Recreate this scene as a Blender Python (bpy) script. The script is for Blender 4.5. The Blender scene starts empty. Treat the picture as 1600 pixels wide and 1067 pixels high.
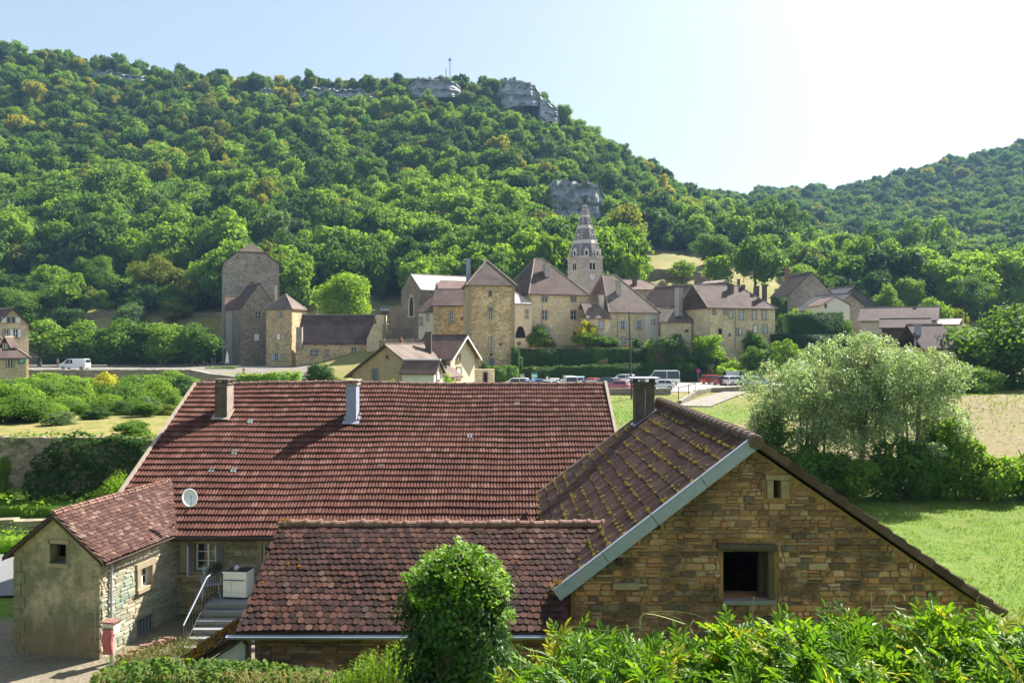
import bpy, math, random
import numpy as np
from mathutils import Vector, Matrix, noise
from mathutils.geometry import tessellate_polygon

S = bpy.context.scene
COL = S.collection
F = 1244.4; HX = 800.0; HY = 533.5

# ---------------------------------------------------------------- camera
cam = bpy.data.cameras.new('camera'); camo = bpy.data.objects.new('camera', cam); COL.objects.link(camo)
cam.sensor_width = 36.0; cam.lens = F/1600*36.0; cam.clip_start = 0.3; cam.clip_end = 6000
camo.location = (0, 0, 0); camo.rotation_euler = (math.radians(90), 0, 0)
S.camera = camo
# ---------------------------------------------------------------- world, sun, exposure
SUN_AZ = 47.0; SUN_EL = 43.0
w = bpy.data.worlds.new('World'); S.world = w; w.use_nodes = True
nt = w.node_tree; nt.nodes.clear()
sky = nt.nodes.new('ShaderNodeTexSky'); sky.sky_type = 'NISHITA'; sky.sun_disc = False
sky.sun_elevation = math.radians(SUN_EL); sky.sun_rotation = math.radians(SUN_AZ)
sky.air_density = 1.0; sky.dust_density = 3.2; sky.ozone_density = 0.4; sky.altitude = 300
bg = nt.nodes.new('ShaderNodeBackground'); bg.inputs[1].default_value = 0.052
wo = nt.nodes.new('ShaderNodeOutputWorld')
tc = nt.nodes.new('ShaderNodeTexCoord'); mpw = nt.nodes.new('ShaderNodeMapping'); mpw.inputs['Scale'].default_value = (1.2, 1.2, 4.5)
nzw = nt.nodes.new('ShaderNodeTexNoise'); nzw.inputs['Scale'].default_value = 2.6; nzw.inputs['Detail'].default_value = 7; nzw.inputs['Roughness'].default_value = .62
crw = nt.nodes.new('ShaderNodeMapRange'); crw.inputs[1].default_value = .60; crw.inputs[2].default_value = .80; crw.inputs[3].default_value = 0; crw.inputs[4].default_value = .55
mxw = nt.nodes.new('ShaderNodeMix'); mxw.data_type = 'RGBA'; mxw.inputs[7].default_value = (6.2, 6.3, 6.4, 1)
nt.links.new(tc.outputs['Generated'], mpw.inputs[0]); nt.links.new(mpw.outputs[0], nzw.inputs['Vector']); nt.links.new(nzw.outputs['Fac'], crw.inputs[0])
nt.links.new(crw.outputs[0], mxw.inputs[0]); nt.links.new(sky.outputs[0], mxw.inputs[6]); vlw = nt.nodes.new('ShaderNodeMix'); vlw.data_type = 'RGBA'; vlw.inputs[0].default_value = .42; vlw.inputs[7].default_value = (4.6, 5.5, 6.1, 1)   # thin high cloud veil
nt.links.new(mxw.outputs[2], vlw.inputs[6]); nt.links.new(vlw.outputs[2], bg.inputs[0]); nt.links.new(bg.outputs[0], wo.inputs[0])
sd = bpy.data.lights.new('sun', 'SUN'); sd.energy = 5.0; sd.angle = math.radians(0.53); sd.color = (1.0, 0.95, 0.86)
so = bpy.data.objects.new('sun', sd); COL.objects.link(so)
ax, ae = math.radians(SUN_AZ), math.radians(SUN_EL)
sdir = Vector((math.sin(ax)*math.cos(ae), math.cos(ax)*math.cos(ae), math.sin(ae)))
so.rotation_euler = (-sdir).to_track_quat('-Z', 'Y').to_euler()
so.location = sdir*300
S.view_settings.view_transform = 'Standard'; S.view_settings.look = 'None'
S.view_settings.exposure = 1.72; S.view_settings.gamma = 1; S.view_settings.use_curve_mapping = False

# ---------------------------------------------------------------- helpers
RND = random.Random(7)
def P(px, py, Y): return Vector(((px-HX)/F*Y, Y, (HY-py)/F*Y))
def PX(px, Y): return (px-HX)/F*Y
def PZ(py, Y): return (HY-py)/F*Y

def mesh_np(name, V, Fc, mats=(), mi=None, smooth=False, k=None):
    """V (n,3); Fc (m,k) equal sized faces"""
    me = bpy.data.meshes.new(name)
    V = np.asarray(V, dtype=np.float32); Fc = np.asarray(Fc, dtype=np.int32)
    m, kk = Fc.shape
    me.vertices.add(len(V)); me.vertices.foreach_set('co', V.ravel())
    me.loops.add(m*kk); me.loops.foreach_set('vertex_index', Fc.ravel())
    me.polygons.add(m)
    me.polygons.foreach_set('loop_start', np.arange(0, m*kk, kk, dtype=np.int32))
    try: me.polygons.foreach_set('loop_total', np.full(m, kk, dtype=np.int32))
    except Exception: pass
    for mt in mats: me.materials.append(mt)
    if mi is not None: me.polygons.foreach_set('material_index', np.asarray(mi, dtype=np.int32))
    if smooth: me.polygons.foreach_set('use_smooth', np.ones(m, dtype=bool))
    me.update(calc_edges=True); me.validate()
    return me

class MB:
    def __init__(s): s.v = []; s.f = []; s.m = []
    def add(s, vs, fs, mi=0):
        b = len(s.v); s.v.extend([tuple(x) for x in vs]); s.f.extend([[b+i for i in f] for f in fs]); s.m.extend([mi]*len(fs)); return s
    def hexa(s, p, mi=0):  # 8 pts: bottom 4 ccw, top 4
        return s.add(p, [(3,2,1,0),(4,5,6,7),(0,1,5,4),(1,2,6,5),(2,3,7,6),(3,0,4,7)], mi)
    def box(s, x0, x1, y0, y1, z0, z1, mi=0):
        return s.hexa([(x0,y0,z0),(x1,y0,z0),(x1,y1,z0),(x0,y1,z0),(x0,y0,z1),(x1,y0,z1),(x1,y1,z1),(x0,y1,z1)], mi)
    def obox(s, c, ux, uy, uz, a, b, d, mi=0):
        c = Vector(c); p = []
        for sz in (-1, 1):
            for sx, sy in ((-1,-1),(1,-1),(1,1),(-1,1)):
                p.append(c+ux*(a*sx)+uy*(b*sy)+uz*(d*sz))
        return s.hexa(p, mi)
    def tube(s, pts, rad, n=8, mi=0, cap=True):
        pts = [Vector(p) for p in pts]; N = len(pts)
        if not hasattr(rad, '__len__'): rad = [rad]*N
        rings = []
        for i, p in enumerate(pts):
            t = (pts[min(i+1, N-1)]-pts[max(i-1, 0)])
            t = t.normalized() if t.length > 1e-9 else Vector((0,0,1))
            a = t.cross(Vector((0,0,1)))
            if a.length < 0.05: a = t.cross(Vector((1,0,0)))
            a.normalize(); b = t.cross(a)
            rings.append([p+(a*math.cos(2*math.pi*j/n)+b*math.sin(2*math.pi*j/n))*rad[i] for j in range(n)])
        vs = [q for r in rings for q in r]; fs = []
        for i in range(N-1):
            for j in range(n):
                fs.append((i*n+j, i*n+(j+1)%n, (i+1)*n+(j+1)%n, (i+1)*n+j))
        if cap: fs.append(tuple(range(n-1, -1, -1))); fs.append(tuple((N-1)*n+j for j in range(n)))
        return s.add(vs, fs, mi)
    def slab(s, poly, off, mi=0):  # poly list of points, extruded by vector off
        n = len(poly); vs = [Vector(p) for p in poly]+[Vector(p)+off for p in poly]
        fs = [tuple(range(n)), tuple(range(2*n-1, n-1, -1))]
        for i in range(n): fs.append((i, i+n, (i+1)%n+n, (i+1)%n))
        return s.add(vs, fs, mi)
    def mesh(s, name, mats, smooth=False):
        me = bpy.data.meshes.new(name); me.from_pydata(s.v, [], s.f)
        for mt in (mats if isinstance(mats, (list, tuple)) else [mats]): me.materials.append(mt)
        if any(s.m): me.polygons.foreach_set('material_index', s.m)
        if smooth: me.polygons.foreach_set('use_smooth', [True]*len(s.f))
        me.update(); return me

def link(name, me, parent=None, loc=None):
    o = bpy.data.objects.new(name, me); COL.objects.link(o)
    if parent is not None:
        o.parent = parent
        if loc is None:
            # vertices are in world space: cancel the thing's own location
            o.location = -parent.location if parent.type == 'EMPTY' else (0,0,0)
        else: o.location = loc
    elif loc is not None: o.location = loc
    return o
def tag(o, label=None, cat=None, group=None, kind=None):
    if label: o['label'] = label
    if cat: o['category'] = cat
    if group: o['group'] = group
    if kind: o['kind'] = kind
    return o
def thing(name, label, cat, loc=(0,0,0), group=None, rz=0):
    o = bpy.data.objects.new(name, None); COL.objects.link(o); o.location = loc; o.rotation_euler.z = rz
    o.empty_display_size = .5
    return tag(o, label, cat, group)
def part(name, mb, mat, parent, loc=None, smooth=False, label=None, kind=None):
    me = mb.mesh(name, mat, smooth) if isinstance(mb, MB) else mb
    return tag(link(name, me, parent, loc), label, kind=kind)
def copy_tree(o, parent=None):
    c = o.copy(); COL.objects.link(c); c.parent = parent
    for ch in list(o.children): copy_tree(ch, c)
    return c

# ---------------------------------------------------------------- materials
def newmat(name):
    m = bpy.data.materials.new(name); m.use_nodes = True; n = m.node_tree.nodes; n.clear()
    return m, n, m.node_tree.links
def ramp(n, stops, interp='LINEAR'):
    r = n.new('ShaderNodeValToRGB'); r.color_ramp.interpolation = interp
    els = r.color_ramp.elements
    while len(els) > 1: els.remove(els[-1])
    els[0].position = stops[0][0]; els[0].color = (*stops[0][1], 1)
    for p, c in stops[1:]:
        e = els.new(p); e.color = (*c, 1)
    return r
def coords(n, L, scale=(1,1,1), world=True):
    if world: g = n.new('ShaderNodeNewGeometry'); out = g.outputs['Position']
    else: g = n.new('ShaderNodeTexCoord'); out = g.outputs['Object']
    mp = n.new('ShaderNodeMapping'); mp.inputs['Scale'].default_value = scale
    L.new(out, mp.inputs['Vector']); return mp.outputs[0]
def tnoise(n, L, vec, scale, detail=4, rough=.6):
    t = n.new('ShaderNodeTexNoise'); t.inputs['Scale'].default_value = scale; t.inputs['Detail'].default_value = detail
    t.inputs['Roughness'].default_value = rough
    if vec is not None: L.new(vec, t.inputs['Vector'])
    return t.outputs['Fac']
def mixc(n, L, fac, a, b, mode='MIX'):
    m = n.new('ShaderNodeMix'); m.data_type = 'RGBA'; m.blend_type = mode
    for sock, val in ((m.inputs[0], fac), (m.inputs[6], a), (m.inputs[7], b)):
        if isinstance(val, (int, float)): sock.default_value = val
        elif isinstance(val, tuple): sock.default_value = (*val, 1)
        else: L.new(val, sock)
    return m.outputs[2]
def mth(n, L, op, a, b=None, c=None):
    m = n.new('ShaderNodeMath'); m.operation = op
    for i, v in enumerate((a, b, c)):
        if v is None: continue
        if isinstance(v, (int, float)): m.inputs[i].default_value = v
        else: L.new(v, m.inputs[i])
    return m.outputs[0]
def maprange(n, L, v, a, b, c=0, d=1):
    m = n.new('ShaderNodeMapRange'); L.new(v, m.inputs[0])
    for i, x in enumerate((a, b, c, d)): m.inputs[i+1].default_value = x
    return m.outputs[0]
def finish(m, n, L, col, rough=.85, bump=None, bstr=.4, bdist=.02, metal=0, spec=.3):
    b = n.new('ShaderNodeBsdfPrincipled'); o = n.new('ShaderNodeOutputMaterial')
    if isinstance(col, tuple): b.inputs['Base Color'].default_value = (*col, 1)
    else: L.new(col, b.inputs['Base Color'])
    b.inputs['Roughness'].default_value = rough; b.inputs['Metallic'].default_value = metal
    b.inputs['Specular IOR Level'].default_value = spec
    if bump is not None:
        bp = n.new('ShaderNodeBump'); bp.inputs['Strength'].default_value = bstr; bp.inputs['Distance'].default_value = bdist
        L.new(bump, bp.inputs['Height']); L.new(bp.outputs[0], b.inputs['Normal'])
    L.new(b.outputs[0], o.inputs[0]); return m
def plain(name, c, rough=.8, var=.15, scale=3.0, metal=0, spec=.3, bstr=.15):
    m, n, L = newmat(name); v = coords(n, L)
    f = tnoise(n, L, v, scale); f2 = tnoise(n, L, v, scale*9, 3)
    f = mth(n, L, 'MULTIPLY_ADD', f2, .5, mth(n, L, 'MULTIPLY', f, .5))
    lo = tuple(x*(1-var*1.6) for x in c); hi = tuple(min(1, x*(1+var*1.2)) for x in c)
    r = ramp(n, [(.3, lo), (.7, hi)]); L.new(f, r.inputs[0])
    return finish(m, n, L, r.outputs[0], rough, f2, bstr, .01, metal, spec)
def rndval(n, L):
    g = n.new('ShaderNodeNewGeometry'); o = n.new('ShaderNodeObjectInfo')
    return mth(n, L, 'FRACT', mth(n, L, 'ADD', g.outputs['Random Per Island'], o.outputs['Random']))
def piece(name, stops, dirt=None, rough=.85, nsc=14, lichen=None, spec=.25, big=None, bstr=.5):
    """tiles, stones: one colour per piece, plus grain and patches of growth"""
    m, n, L = newmat(name); v = coords(n, L)
    r = ramp(n, stops); L.new(rndval(n, L), r.inputs[0]); c = r.outputs[0]
    f = tnoise(n, L, v, nsc, 5, .65)
    g = maprange(n, L, f, .25, .75, .72, 1.22)
    c = mixc(n, L, 1.0, c, mixc(n, L, 0, g, g), 'MULTIPLY')
    if dirt:
        fb = tnoise(n, L, v, dirt[1], 4, .6); c = mixc(n, L, maprange(n, L, fb, dirt[2], dirt[2]+.16, 0, dirt[3]), c, dirt[0])
    if big:
        fb = tnoise(n, L, v, big[1], 3, .5); c = mixc(n, L, maprange(n, L, fb, big[2], big[2]+.2, 0, big[3]), c, big[0])
    if lichen:
        fl = tnoise(n, L, v, lichen[1], 4, .7); c = mixc(n, L, maprange(n, L, fl, lichen[2], lichen[2]+.06, 0, lichen[3]), c, lichen[0])
    return finish(m, n, L, c, rough, f, bstr, .012, spec=spec)
def rubble(name, a, b, mortar, size=.33, dirt=None, mort=.06, contrast=.7):
    """masonry too far away to tell its stones apart"""
    m, n, L = newmat(name); v = coords(n, L, (1, 1, 1.9))
    vo = n.new('ShaderNodeTexVoronoi'); vo.inputs['Scale'].default_value = 1/size; L.new(v, vo.inputs['Vector'])
    ve = n.new('ShaderNodeTexVoronoi'); ve.feature = 'DISTANCE_TO_EDGE'; ve.inputs['Scale'].default_value = 1/size; L.new(v, ve.inputs['Vector'])
    sep = n.new('ShaderNodeSeparateColor'); L.new(vo.outputs['Color'], sep.inputs[0])
    r = ramp(n, [(0, a), (contrast, b), (1, tuple(x*1.15 for x in b))]); L.new(sep.outputs[0], r.inputs[0])
    e = maprange(n, L, ve.outputs['Distance'], mort*.3, mort, 1, 0)
    c = mixc(n, L, e, r.outputs[0], mortar)
    v2 = coords(n, L); f = tnoise(n, L, v2, .35, 5, .65)
    c = mixc(n, L, maprange(n, L, f, .35, .7, 0, .55), c, tuple(x*.55 for x in a))
    f3 = tnoise(n, L, v2, 6, 4); g = maprange(n, L, f3, .3, .7, .8, 1.15); c = mixc(n, L, 1.0, c, mixc(n, L, 0, g, g), 'MULTIPLY')
    if dirt:
        fd = tnoise(n, L, coords(n, L, (1, 1, .3)), dirt[1], 4); c = mixc(n, L, maprange(n, L, fd, dirt[2], dirt[2]+.15, 0, dirt[3]), c, dirt[0])
    return finish(m, n, L, c, .9, ve.outputs['Distance'], .5, .06)
def roofm(name, a, b, speck=(.20,.16,.13), row=.16):
    m, n, L = newmat(name); v = coords(n, L)
    f = tnoise(n, L, v, 7, 5, .75); f2 = tnoise(n, L, v, .5, 4, .6); f3 = tnoise(n, L, v, 2.8, 4, .8)
    r = ramp(n, [(.3, a), (.7, b)]); L.new(mth(n, L, 'MULTIPLY_ADD', f, .62, mth(n, L, 'MULTIPLY_ADD', f2, .9, -.26)), r.inputs[0])
    c = mixc(n, L, maprange(n, L, f3, .62, .72, 0, .55), r.outputs[0], speck)
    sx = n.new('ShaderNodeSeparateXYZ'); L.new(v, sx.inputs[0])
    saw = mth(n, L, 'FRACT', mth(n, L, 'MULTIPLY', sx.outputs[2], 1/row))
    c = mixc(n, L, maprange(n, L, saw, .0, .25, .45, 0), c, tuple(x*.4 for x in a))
    return finish(m, n, L, c, .85, mth(n, L, 'ADD', saw, f), .5, .04)
def leafm(name, lo, hi, trans=.35, tcol=None, rough=.7, spec=.12, isl=.35):
    m, n, L = newmat(name)
    g = n.new('ShaderNodeNewGeometry'); o = n.new('ShaderNodeObjectInfo')
    x = mth(n, L, 'MULTIPLY_ADD', g.outputs['Random Per Island'], isl, mth(n, L, 'MULTIPLY', o.outputs['Random'], 1-isl))
    r = ramp(n, [(0, lo), (1, hi)]); L.new(x, r.inputs[0])
    b = n.new('ShaderNodeBsdfPrincipled'); L.new(r.outputs[0], b.inputs['Base Color'])
    b.inputs['Roughness'].default_value = rough; b.inputs['Specular IOR Level'].default_value = spec
    t = n.new('ShaderNodeBsdfTranslucent')
    tc = mixc(n, L, 1.0, r.outputs[0], tcol or (2.2, 2.0, .9), 'MULTIPLY'); L.new(tc, t.inputs[0])
    mx = n.new('ShaderNodeMixShader'); mx.inputs[0].default_value = trans
    L.new(b.outputs[0], mx.inputs[1]); L.new(t.outputs[0], mx.inputs[2])
    out = n.new('ShaderNodeOutputMaterial'); L.new(mx.outputs[0], out.inputs[0]); return m

M = {}
M['tile_main'] = piece('tile_main', [(0,(.078,.032,.024)),(.5,(.100,.042,.032)),(.88,(.120,.054,.041)),(1,(.150,.080,.062))], dirt=((.05,.025,.022),.8,.5,.5), lichen=((.25,.20,.15),22,.66,.4), spec=.1)
M['tile_scale'] = piece('tile_scale', [(0,(.020,.013,.012)),(.3,(.042,.021,.018)),(.7,(.066,.030,.024)),(.96,(.088,.044,.035)),(1,(.12,.075,.055))], dirt=((.03,.022,.02),1.0,.48,.55), lichen=((.20,.17,.12),26,.66,.5), spec=.1, nsc=25)
M['tile_annex'] = piece('tile_annex', [(0,(.050,.026,.024)),(.5,(.085,.042,.035)),(.85,(.12,.066,.053)),(1,(.18,.125,.10))], dirt=((.05,.03,.027),1.0,.5,.4), lichen=((.26,.23,.18),20,.62,.6), spec=.1, nsc=25)
M['tile_barn'] = piece('tile_barn', [(0,(.065,.038,.032)),(.5,(.095,.057,.048)),(1,(.135,.085,.07))], dirt=((.05,.035,.03),1.5,.5,.5), lichen=((.18,.15,.06),9,.64,.45), spec=.1, nsc=25)
M['ridge_red'] = piece('ridge_red', [(0,(.17,.08,.062)),(1,(.27,.155,.12))], lichen=((.42,.38,.3),14,.58,.6))
M['ridge_brown'] = piece('ridge_brown', [(0,(.10,.065,.05)),(1,(.15,.10,.08))], lichen=((.32,.28,.2),14,.6,.5))
M['stone_barn'] = piece('stone_barn', [(0,(.13,.085,.065)),(.12,(.32,.165,.10)),(.35,(.46,.265,.155)),(.48,(.47,.20,.10)),(.7,(.52,.325,.205)),(.87,(.44,.30,.23)),(.94,(.16,.115,.10)),(1,(.20,.15,.13))],
    dirt=((.075,.05,.038),1.5,.48,.8), big=((.09,.06,.042),.42,.46,.85), nsc=18, bstr=.9)
M['stone_annex'] = piece('stone_annex', [(0,(.28,.24,.16)),(.5,(.40,.35,.25)),(1,(.48,.43,.33))], dirt=((.20,.29,.24),.9,.46,.7), nsc=22, bstr=.8)
M['stone_farm'] = piece('stone_farm', [(0,(.22,.17,.11)),(.5,(.38,.31,.2)),(1,(.48,.41,.29))], dirt=((.14,.11,.08),1.3,.52,.5), nsc=22, bstr=.8)
M['mortar_barn'] = plain('mortar_barn', (.31,.170,.085), .95, .4, 2.5, bstr=.8)
M['mortar_annex'] = plain('mortar_annex', (.40,.37,.29), .95, .2, 3, bstr=.6)
M['dressed'] = plain('dressed', (.33,.26,.17), .9, .2, 4, bstr=.4)
M['render_old'] = None
M['zinc'] = plain('zinc', (.27,.29,.38), .55, .1, 6, metal=0, spec=.5)
M['metal_dark'] = plain('metal_dark', (.05,.05,.05), .5, .1, 5)
M['white_paint'] = plain('white_paint', (.78,.78,.76), .5, .05, 4)
M['grey_shutter'] = plain('grey_shutter', (.42,.46,.52), .6, .08, 4)
M['blue_shutter'] = plain('blue_shutter', (.10,.14,.20), .6, .1, 4)
M['wood_old'] = plain('wood_old', (.105,.075,.055), .9, .4, 8, bstr=.8)
M['wood_dark'] = plain('wood_dark', (.06,.04,.03), .9, .3, 8, bstr=.6)
M['glass'] = plain('glass', (.025,.03,.035), .08, .1, 2, spec=.8, bstr=0)
M['black_hole'] = plain('black_hole', (.012,.011,.01), .9, .1, 2)
M['concrete'] = plain('concrete', (.36,.35,.32), .9, .15, 3)
M['step_stone'] = plain('step_stone', (.20,.205,.21), .85, .15, 5)
M['asphalt'] = plain('asphalt', (.16,.16,.165), .9, .12, 2)
M['gravel'] = plain('gravel', (.36,.33,.27), .95, .12, .6)
M['rock'] = None
M['chimney_dark'] = plain('chimney_dark', (.12,.095,.075), .95, .35, 3, bstr=.6)
M['chimney_render'] = plain('chimney_render', (.27,.225,.18), .95, .3, 2.5, bstr=.4)
M['chimney_red'] = plain('chimney_red', (.30,.13,.09), .95, .3, 3)
M['moss'] = leafm('moss', (.20,.165,.035), (.38,.32,.09), .15, rough=.9, spec=.05, isl=1)
M['moss_orange'] = leafm('moss_orange', (.16,.08,.015), (.36,.2,.03), .1, rough=.9, spec=.05, isl=1)
M['bark'] = plain('bark', (.10,.085,.065), .95, .3, 6, bstr=.6)
M['bark_pale'] = plain('bark_pale', (.22,.19,.15), .95, .3, 6, bstr=.6)
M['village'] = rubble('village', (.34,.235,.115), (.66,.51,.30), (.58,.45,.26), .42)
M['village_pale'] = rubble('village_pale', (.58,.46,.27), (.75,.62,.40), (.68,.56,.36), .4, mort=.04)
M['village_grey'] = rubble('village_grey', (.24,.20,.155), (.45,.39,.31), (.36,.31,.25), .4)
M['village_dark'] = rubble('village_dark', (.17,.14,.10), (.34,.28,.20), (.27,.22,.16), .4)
M['render_pale'] = plain('render_pale', (.62,.53,.41), .9, .14, .8)
M['render_white'] = plain('render_white', (.66,.64,.58), .9, .1, .8)
M['render_grey'] = plain('render_grey', (.40,.37,.32), .9, .18, .8)
M['church_pink'] = rubble('church_pink', (.50,.41,.35), (.62,.53,.46), (.56,.47,.40), .5, mort=.03)
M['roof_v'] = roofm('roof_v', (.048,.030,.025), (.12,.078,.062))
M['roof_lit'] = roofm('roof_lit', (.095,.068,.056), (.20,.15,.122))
M['roof_red'] = roofm('roof_red', (.085,.048,.038), (.18,.115,.09), row=.33)
M['roof_purple'] = roofm('roof_purple', (.060,.040,.038), (.12,.082,.075), row=.33)
M['roof_slate'] = roofm('roof_slate', (.06,.055,.065), (.12,.11,.12), (.16,.15,.15))
M['roof_white'] = plain('roof_white', (.42,.38,.36), .8, .06, .6)
M['spire_dark'] = roofm('spire_dark', (.16,.14,.15), (.27,.25,.25), (.36,.34,.33))
M['spire_light'] = plain('spire_light', (.60,.56,.52), .9, .1, 2)
M['ridge_mortar'] = plain('ridge_mortar', (.33,.27,.21), .95, .2, 4)
M['pole'] = plain('pole', (.07,.06,.05), .8, .1, 3)

m, n, L = newmat('render_old')      # old plaster of the annex gable: ochre with green and grey damp
v = coords(n, L); f1 = tnoise(n, L, v, 1.1, 6, .65); f2 = tnoise(n, L, v, 7, 5, .7)
sx = n.new('ShaderNodeSeparateXYZ'); L.new(v, sx.inputs[0])
c = ramp(n, [(.3,(.25,.20,.145)),(.6,(.44,.35,.25))]); L.new(f2, c.inputs[0])
c1 = mixc(n, L, maprange(n, L, f1, .42, .56, 0, .85), c.outputs[0], (.13,.14,.085))
lowf = maprange(n, L, mth(n, L, 'ADD', sx.outputs[2], mth(n, L, 'MULTIPLY', f1, 1.6)), -7.4, -6.6, .8, 0)
c2 = mixc(n, L, lowf, c1, (.17,.13,.08))
fs = tnoise(n, L, coords(n, L, (2.2,2.2,.6)), 1.6, 5, .7); c2 = mixc(n, L, maprange(n, L, fs, .52, .66, 0, .6), c2, (.34,.30,.22))
M['render_old'] = finish(m, n, L, c2, .92, f2, .5, .02)
m, n, L = newmat('rock')
v = coords(n, L, (1,1,3)); f1 = tnoise(n, L, v, .12, 8, .7); f2 = tnoise(n, L, coords(n, L, (1,1,.35)), .3, 6, .7)
c = ramp(n, [(.3,(.16,.165,.17)),(.5,(.34,.345,.35)),(.7,(.52,.51,.49))]); L.new(mth(n, L, 'MULTIPLY_ADD', f1, .5, mth(n, L, 'MULTIPLY', f2, .5)), c.inputs[0])
M['rock'] = finish(m, n, L, c.outputs[0], .95, f1, .8, 1.2)

# foliage colours
LV = {}
LV['dark'] = leafm('leaf_dark', (0.029,0.073,0.015), (0.050,0.107,0.022), .28)
LV['mid'] = leafm('leaf_mid', (0.059,0.130,0.017), (0.101,0.188,0.026), .34)
LV['bright'] = leafm('leaf_bright', (0.106,0.193,0.021), (0.152,0.255,0.031), .40)
LV['vivid'] = leafm('leaf_vivid', (0.126,0.236,0.019), (0.177,0.289,0.028), .46)
LV['olive'] = leafm('leaf_olive', (0.106,0.134,0.019), (0.147,0.174,0.026), .38)
LV['yellow'] = leafm('leaf_yellow', (0.192,0.207,0.019), (0.264,0.260,0.026), .40)
LV['gold'] = leafm('leaf_gold', (0.292,0.310,0.026), (0.378,0.378,0.043), .4)
LV['grey'] = leafm('leaf_grey', (0.065,0.116,0.043), (0.099,0.155,0.056), .33)
LV['willow'] = leafm('leaf_willow', (.15,.215,.09), (.37,.44,.25), .36, (1.4,1.5,.85), rough=.5, spec=.3, isl=.85)
LV['ivy'] = leafm('leaf_ivy', (.020,.055,.014), (.05,.105,.022), .25, rough=.5, spec=.2, isl=.9)
LV['ivy_lit'] = leafm('leaf_ivy_lit', (.09,.18,.02), (.16,.27,.03), .42, rough=.5, spec=.2, isl=.9)
LV['wist']   = leafm('leaf_wisteria',(.05,.135,.012), (.16,.27,.025), .40, (2.1,2.0,.6), rough=.45, spec=.22, isl=.8)
LV['wisty']  = leafm('leaf_wisteria_young', (.22,.25,.02), (.36,.34,.05), .45, (1.7,1.6,.7), rough=.5, spec=.15, isl=.8)
LV['wistd']= leafm('leaf_wisteria_old', (.028,.085,.010), (.075,.16,.018), .4, (2.1,2.0,.6), rough=.45, spec=.2, isl=.8)
LV['nettle'] = leafm('leaf_nettle', (.05,.10,.02), (.10,.17,.03), .4, isl=.9)
LV['straw']  = leafm('straw', (.28,.22,.10), (.42,.34,.17), .3, (1.3,1.2,.9), isl=.9)
LV['grass'] = leafm('grass_blade', (.07,.135,.012), (.13,.20,.025), .36, isl=.9)
# ---------------------------------------------------------------- terrain
def lerp_tab(xs, ys, x): return np.interp(x, xs, ys)
HPX = np.array([-900, 0, 400, 600, 800, 870, 950, 1000, 1100, 1200, 1300, 1400, 1500, 1600, 2500], float)
HYS = np.array([200, 240, 300, 380, 460, 600, 750, 1000, 1600], float)
HPY = np.array([
 [500,440,320,190, 60, 95,140,190,240],[500,440,330,215,100,128,160,200,300],[500,440,350,240,143,165,195,225,330],
 [500,440,350,245,143,165,195,225,340],[495,440,360,255,148,172,200,240,350],[490,440,370,285,190,212,240,300,380],
 [490,435,380,308,240,265,290,330,400],[485,425,395,335,275,287,300,330,400],[480,428,400,362,328,320,318,330,400],
 [490,440,415,388,368,342,318,340,400],[500,470,440,418,398,352,318,330,400],[505,480,455,430,405,350,296,310,380],
 [505,480,455,430,400,335,268,285,360],[505,480,455,425,390,322,246,268,350],[505,480,440,380,320,240,150,190,300]], float)
HZ = (HY-HPY)/F*HYS[None, :]
VYS = np.array([95,100,109,137.5,138.6,141,146.5,147.6,156,170,190,200], float)
VPX = np.array([-900,300,470,560,700,760,1120,1180,1300,1600,2500], float)
VZ = np.array([
 [-8.7,-8.8,-9,-9,-5.2,-5.2,-5.2,-5.2,-5.2,-5.2,-5.2,5.3],
 [-8.7,-8.8,-9,-9,-5.2,-5.2,-5.2,-5.2,-5.2,-5.2,-5.2,5.3],
 [-8.7,-8.8,-9,-9,-7.5,-6.5,-5.4,-5.2,-5.2,-5.2,-4,5.3],
 [-8.6,-8.4,-8.2,-8.0,-7.6,-6.6,-5,-4.8,-3,1,3.5,5.5],
 [-8.5,-8.1,-7.8,-7.2,-6.7,-5.2,-4.8,-4.6,-3,1,3.5,5.6],
 [-8.4,-7.9,-7.07,-7.07,-7.07,-4.8,-4.8,-1.2,-.5,2,4,5.8],
 [-8.4,-7.9,-7.07,-7.07,-7.07,-4.8,-4.8,-1.2,-.5,2,4,5.8],
 [-8.3,-7.7,-7.07,-7.07,-7.0,-6,-4.8,-3.5,-1.5,1,3.5,5.0],
 [-7.2,-7.0,-6.4,-6.0,-5.8,-5.5,-5,-4.6,-3.6,-2,1.5,4.8],
 [-5.8,-5.8,-5.8,-5.7,-5.6,-5.5,-5,-4.8,-4,-2,1.5,4.6],
 [-5.8,-5.8,-5.8,-5.7,-5.6,-5.5,-5,-4.8,-4,-2,1.5,4.6]], float)
def bilin(px, Y, PXS, YS, Z):
    i = np.clip(np.searchsorted(PXS, px)-1, 0, len(PXS)-2); j = np.clip(np.searchsorted(YS, Y)-1, 0, len(YS)-2)
    a = np.clip((px-PXS[i])/(PXS[i+1]-PXS[i]), 0, 1); b = np.clip((Y-YS[j])/(YS[j+1]-YS[j]), 0, 1)
    if PXS is HPX: a = a*a*(3-2*a)*.5+a*.5
    return (Z[i,j]*(1-a)+Z[i+1,j]*a)*(1-b)+(Z[i,j+1]*(1-a)+Z[i+1,j+1]*a)*b
def smooth(x): x = np.clip(x, 0, 1); return x*x*(3-2*x)
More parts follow.
